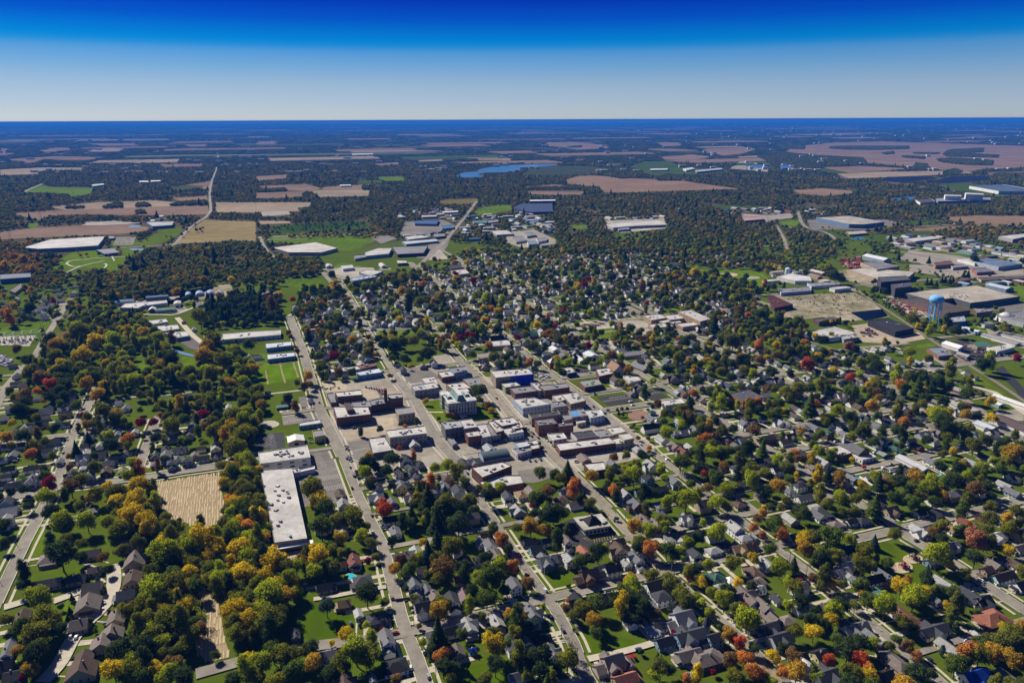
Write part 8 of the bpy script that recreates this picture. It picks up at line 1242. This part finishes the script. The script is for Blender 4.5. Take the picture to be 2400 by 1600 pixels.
pool('K', 87.5, 59, 4.2, 2.6, (.02, .42, .50), 'turquoise kidney-shaped pool beside the cream hip-roofed house'); pool('N', 81, 87, 2.6, 1.8, (.03, .25, .60), 'small rectangular-looking blue pool behind the white wall by the avenue'); pool('N', 156, 83, 3, 1.6, (.03, .45, .62), 'bright cyan round pool near the white camper'); pool('M', 186.5, 121, 5.8, 3.6, (.02, .07, .22), 'round above-ground pool with navy cover and white rim', True); pool('L', 164, 150, 6, 3, (.01, .14, .20), 'dark teal curved pool behind the sprawling taupe house'); pool('D', 61, 48, 3.5, .9, (.05, .40, .50), 'thin turquoise pool among northern west-side yards')
def clutter(t, s, n, cols, name, lab, cat, k=(1.5, 4, 1, 3)):
    z = [G(*p) for p in pts(t, s)]; c = sum(z, Vector()) / len(z); o = thing(name, (c.x, c.y, 0), 0, lab, cat); i = 0; x0, x1, y0, y1 = min(q.x for q in z), max(q.x for q in z), min(q.y for q in z), max(q.y for q in z)
    while i < n:
        x, y = rt.uniform(x0, x1), rt.uniform(y0, y1)
        if inside(z, np.array(x), np.array(y)): piece('scrap_piece' if 'scrap' in name else 'stored_item', 'paint', o, (x - c.x, y - c.y, .5), (rt.uniform(k[0], k[1]), rt.uniform(k[0], k[1]), rt.uniform(k[2], k[3])), rt.uniform(0, 3), rt.choice(cols)); i += 1
clutter('Fq', '67,3 85,2 86,12 75,12 66,8', 90, [(.40, .07, .02), (.32, .09, .04), (.12, .04, .03), (.5, .3, .2)], 'scrap_yard', 'heaps of orange and rusty scrap beside the tan hall', 'scrap heap', (2, 7, 1, 5))
clutter('Fq', '107,41 122,39 150,54 138,56 115,47', 90, [(.03, .10, .30), (.45, .05, .03), (.15, .35, .03), (.45, .15, .04), (.5, .5, .5), (.05, .05, .06)], 'machinery_yard', 'yard of blue, red and green farm machines left of the dark factory', 'machinery yard', (2, 6, 1.5, 3))
clutter('Fq', '83,70 92,67 101,71 100,75 88,75', 16, [(.16, .07, .04), (.10, .10, .10), (.2, .14, .1)], 'salvage_yard', 'rusty stacks standing on the tan concrete yard', 'salvage stacks', (2, 7, 1, 3))
clutter('E', '20,108 30,106 36,113 24,116', 40, [(.4, .38, .34), (.25, .22, .2), (.5, .5, .48)], 'rubble_lot', 'grey demolition rubble right of the blue-wrapped building', 'rubble', (1, 4, .4, 1.6))
clutter('C', '2,76 30,74 25,81 5,80', 30, [(.45, .48, .5), (.3, .33, .35)], 'switchgear', 'small pale switchgear boxes on the substation gravel', 'switchgear', (1, 2, 1, 3)); clutter('C', '0,91 8,94 12,97 5,102 0,101', 45, [(.3, .3, .33), (.1, .1, .12), (.4, .4, .42)], 'salvage_cars', 'tightly packed old cars in the dark yard at the left edge', 'salvage cars', (2, 4, 1, 1.6))
for i, (x, y) in enumerate(((100, 130), (103, 126))):
    pass
clutter('R', '127,133 132,131 131,127 126,129', 3, [(.25, .05, .04)], 'roof_vents', 'dark red vents on the supermarket roof edge', 'vents'); clutter('D', '52,120 75,119 77,122 54,124', 14, [(.02, .25, .12), (.5, .5, .5), (.3, .1, .05)], 'market_goods', 'green tarpaulin goods laid out at the foot of the practice field', 'goods', (1, 3, .6, 1.6))
# white fences by the streets
def fence(t, a, b, h, col, lab, name='fence'):
    A, B = G(*px(t, *a)), G(*px(t, *b)); d = B - A; L = d.length; rz = math.atan2(d.y, d.x); o = thing(name, (A.x, A.y, .2), rz, lab, 'fence'); n = max(1, int(L / 2.4))
    for i in range(n): piece('panel', 'siding', o, ((i + .5) * L / n, 0, .1), (L / n - .12, .06, h), 0, col)
    for i in range(n + 1): piece('post', 'siding', o, (i * L / n, 0, 0), (.14, .14, h + .2), 0, col)
fence('K', (128, 82), (160, 78), 1.8, (.10, .07, .05), 'brown board fence behind the blue-grey two-storey house'); fence('N', (84, 86), (103, 99), 1.8, WHITE, 'long white privacy fence running down to the spruce'); fence('M', (137, 101), (166, 96), 1.8, (.05, .045, .04), 'dark fence above the grey driveway'); fence('N', (142, 77), (157, 84), 1.8, (.30, .08, .05), 'reddish fence beside the cyan pool'); fence('D', (76, 86), (100, 85), 1.6, WHITE, 'white fence along the green yard west of downtown'); fence('M', (150, 73), (163, 70), 1.8, (.05, .045, .04), 'dark fence behind the red house')
fence('H', (110, 88), (119, 86), 1.2, WHITE, 'low white fence beside the brown maple'); fence('L', (174, 113), (194, 128), 1.2, (.4, .38, .33), 'pale retaining fence along the avenue by the blue-grey house'); fence('N', (146, 61), (152, 60), 1.6, WHITE, 'short white fence at the small playground')
mb = MB(); sp_ = G(*px('L', 178, 113)); o = thing('turret', (sp_.x, sp_.y, 0), GA, 'blue-grey turret with tall witch-hat roof on the blue house', 'turret'); mb.lathe([(2.2, 0), (2.2, 8)], 8); obj('wall', mb, M['siding'], o, WALLC['b'][0]); mb = MB(); mb.lathe([(2.7, 7.9), (.05, 14)], 8); obj('witch_hat_roof', mb, M['shingle'], o, ROOFC['d'][0])
# ================================================================== AIR
mb = MB(); mb.box(-66000, 66000, -3000, 66000, -1.0, 301.5)
hz = obj('haze', mb, []); hz['kind'] = 'stuff'; hz['label'] = 'thin blue autumn haze over the whole plain'; hz['category'] = 'haze'
hm_ = bpy.data.materials.new('air'); hm_.use_nodes = True; hn = hm_.node_tree.nodes; hn.clear(); ho = hn.new('ShaderNodeOutputMaterial'); pv = hn.new('ShaderNodeVolumePrincipled'); pv.inputs['Color'].default_value = HAZE_COLOR; pv.inputs['Density'].default_value = HAZE_DENSITY; pv.inputs['Anisotropy'].default_value = .0
hm_.node_tree.links.new(pv.outputs[0], ho.inputs['Volume']); hz.data.materials.append(hm_)
settle_labels()
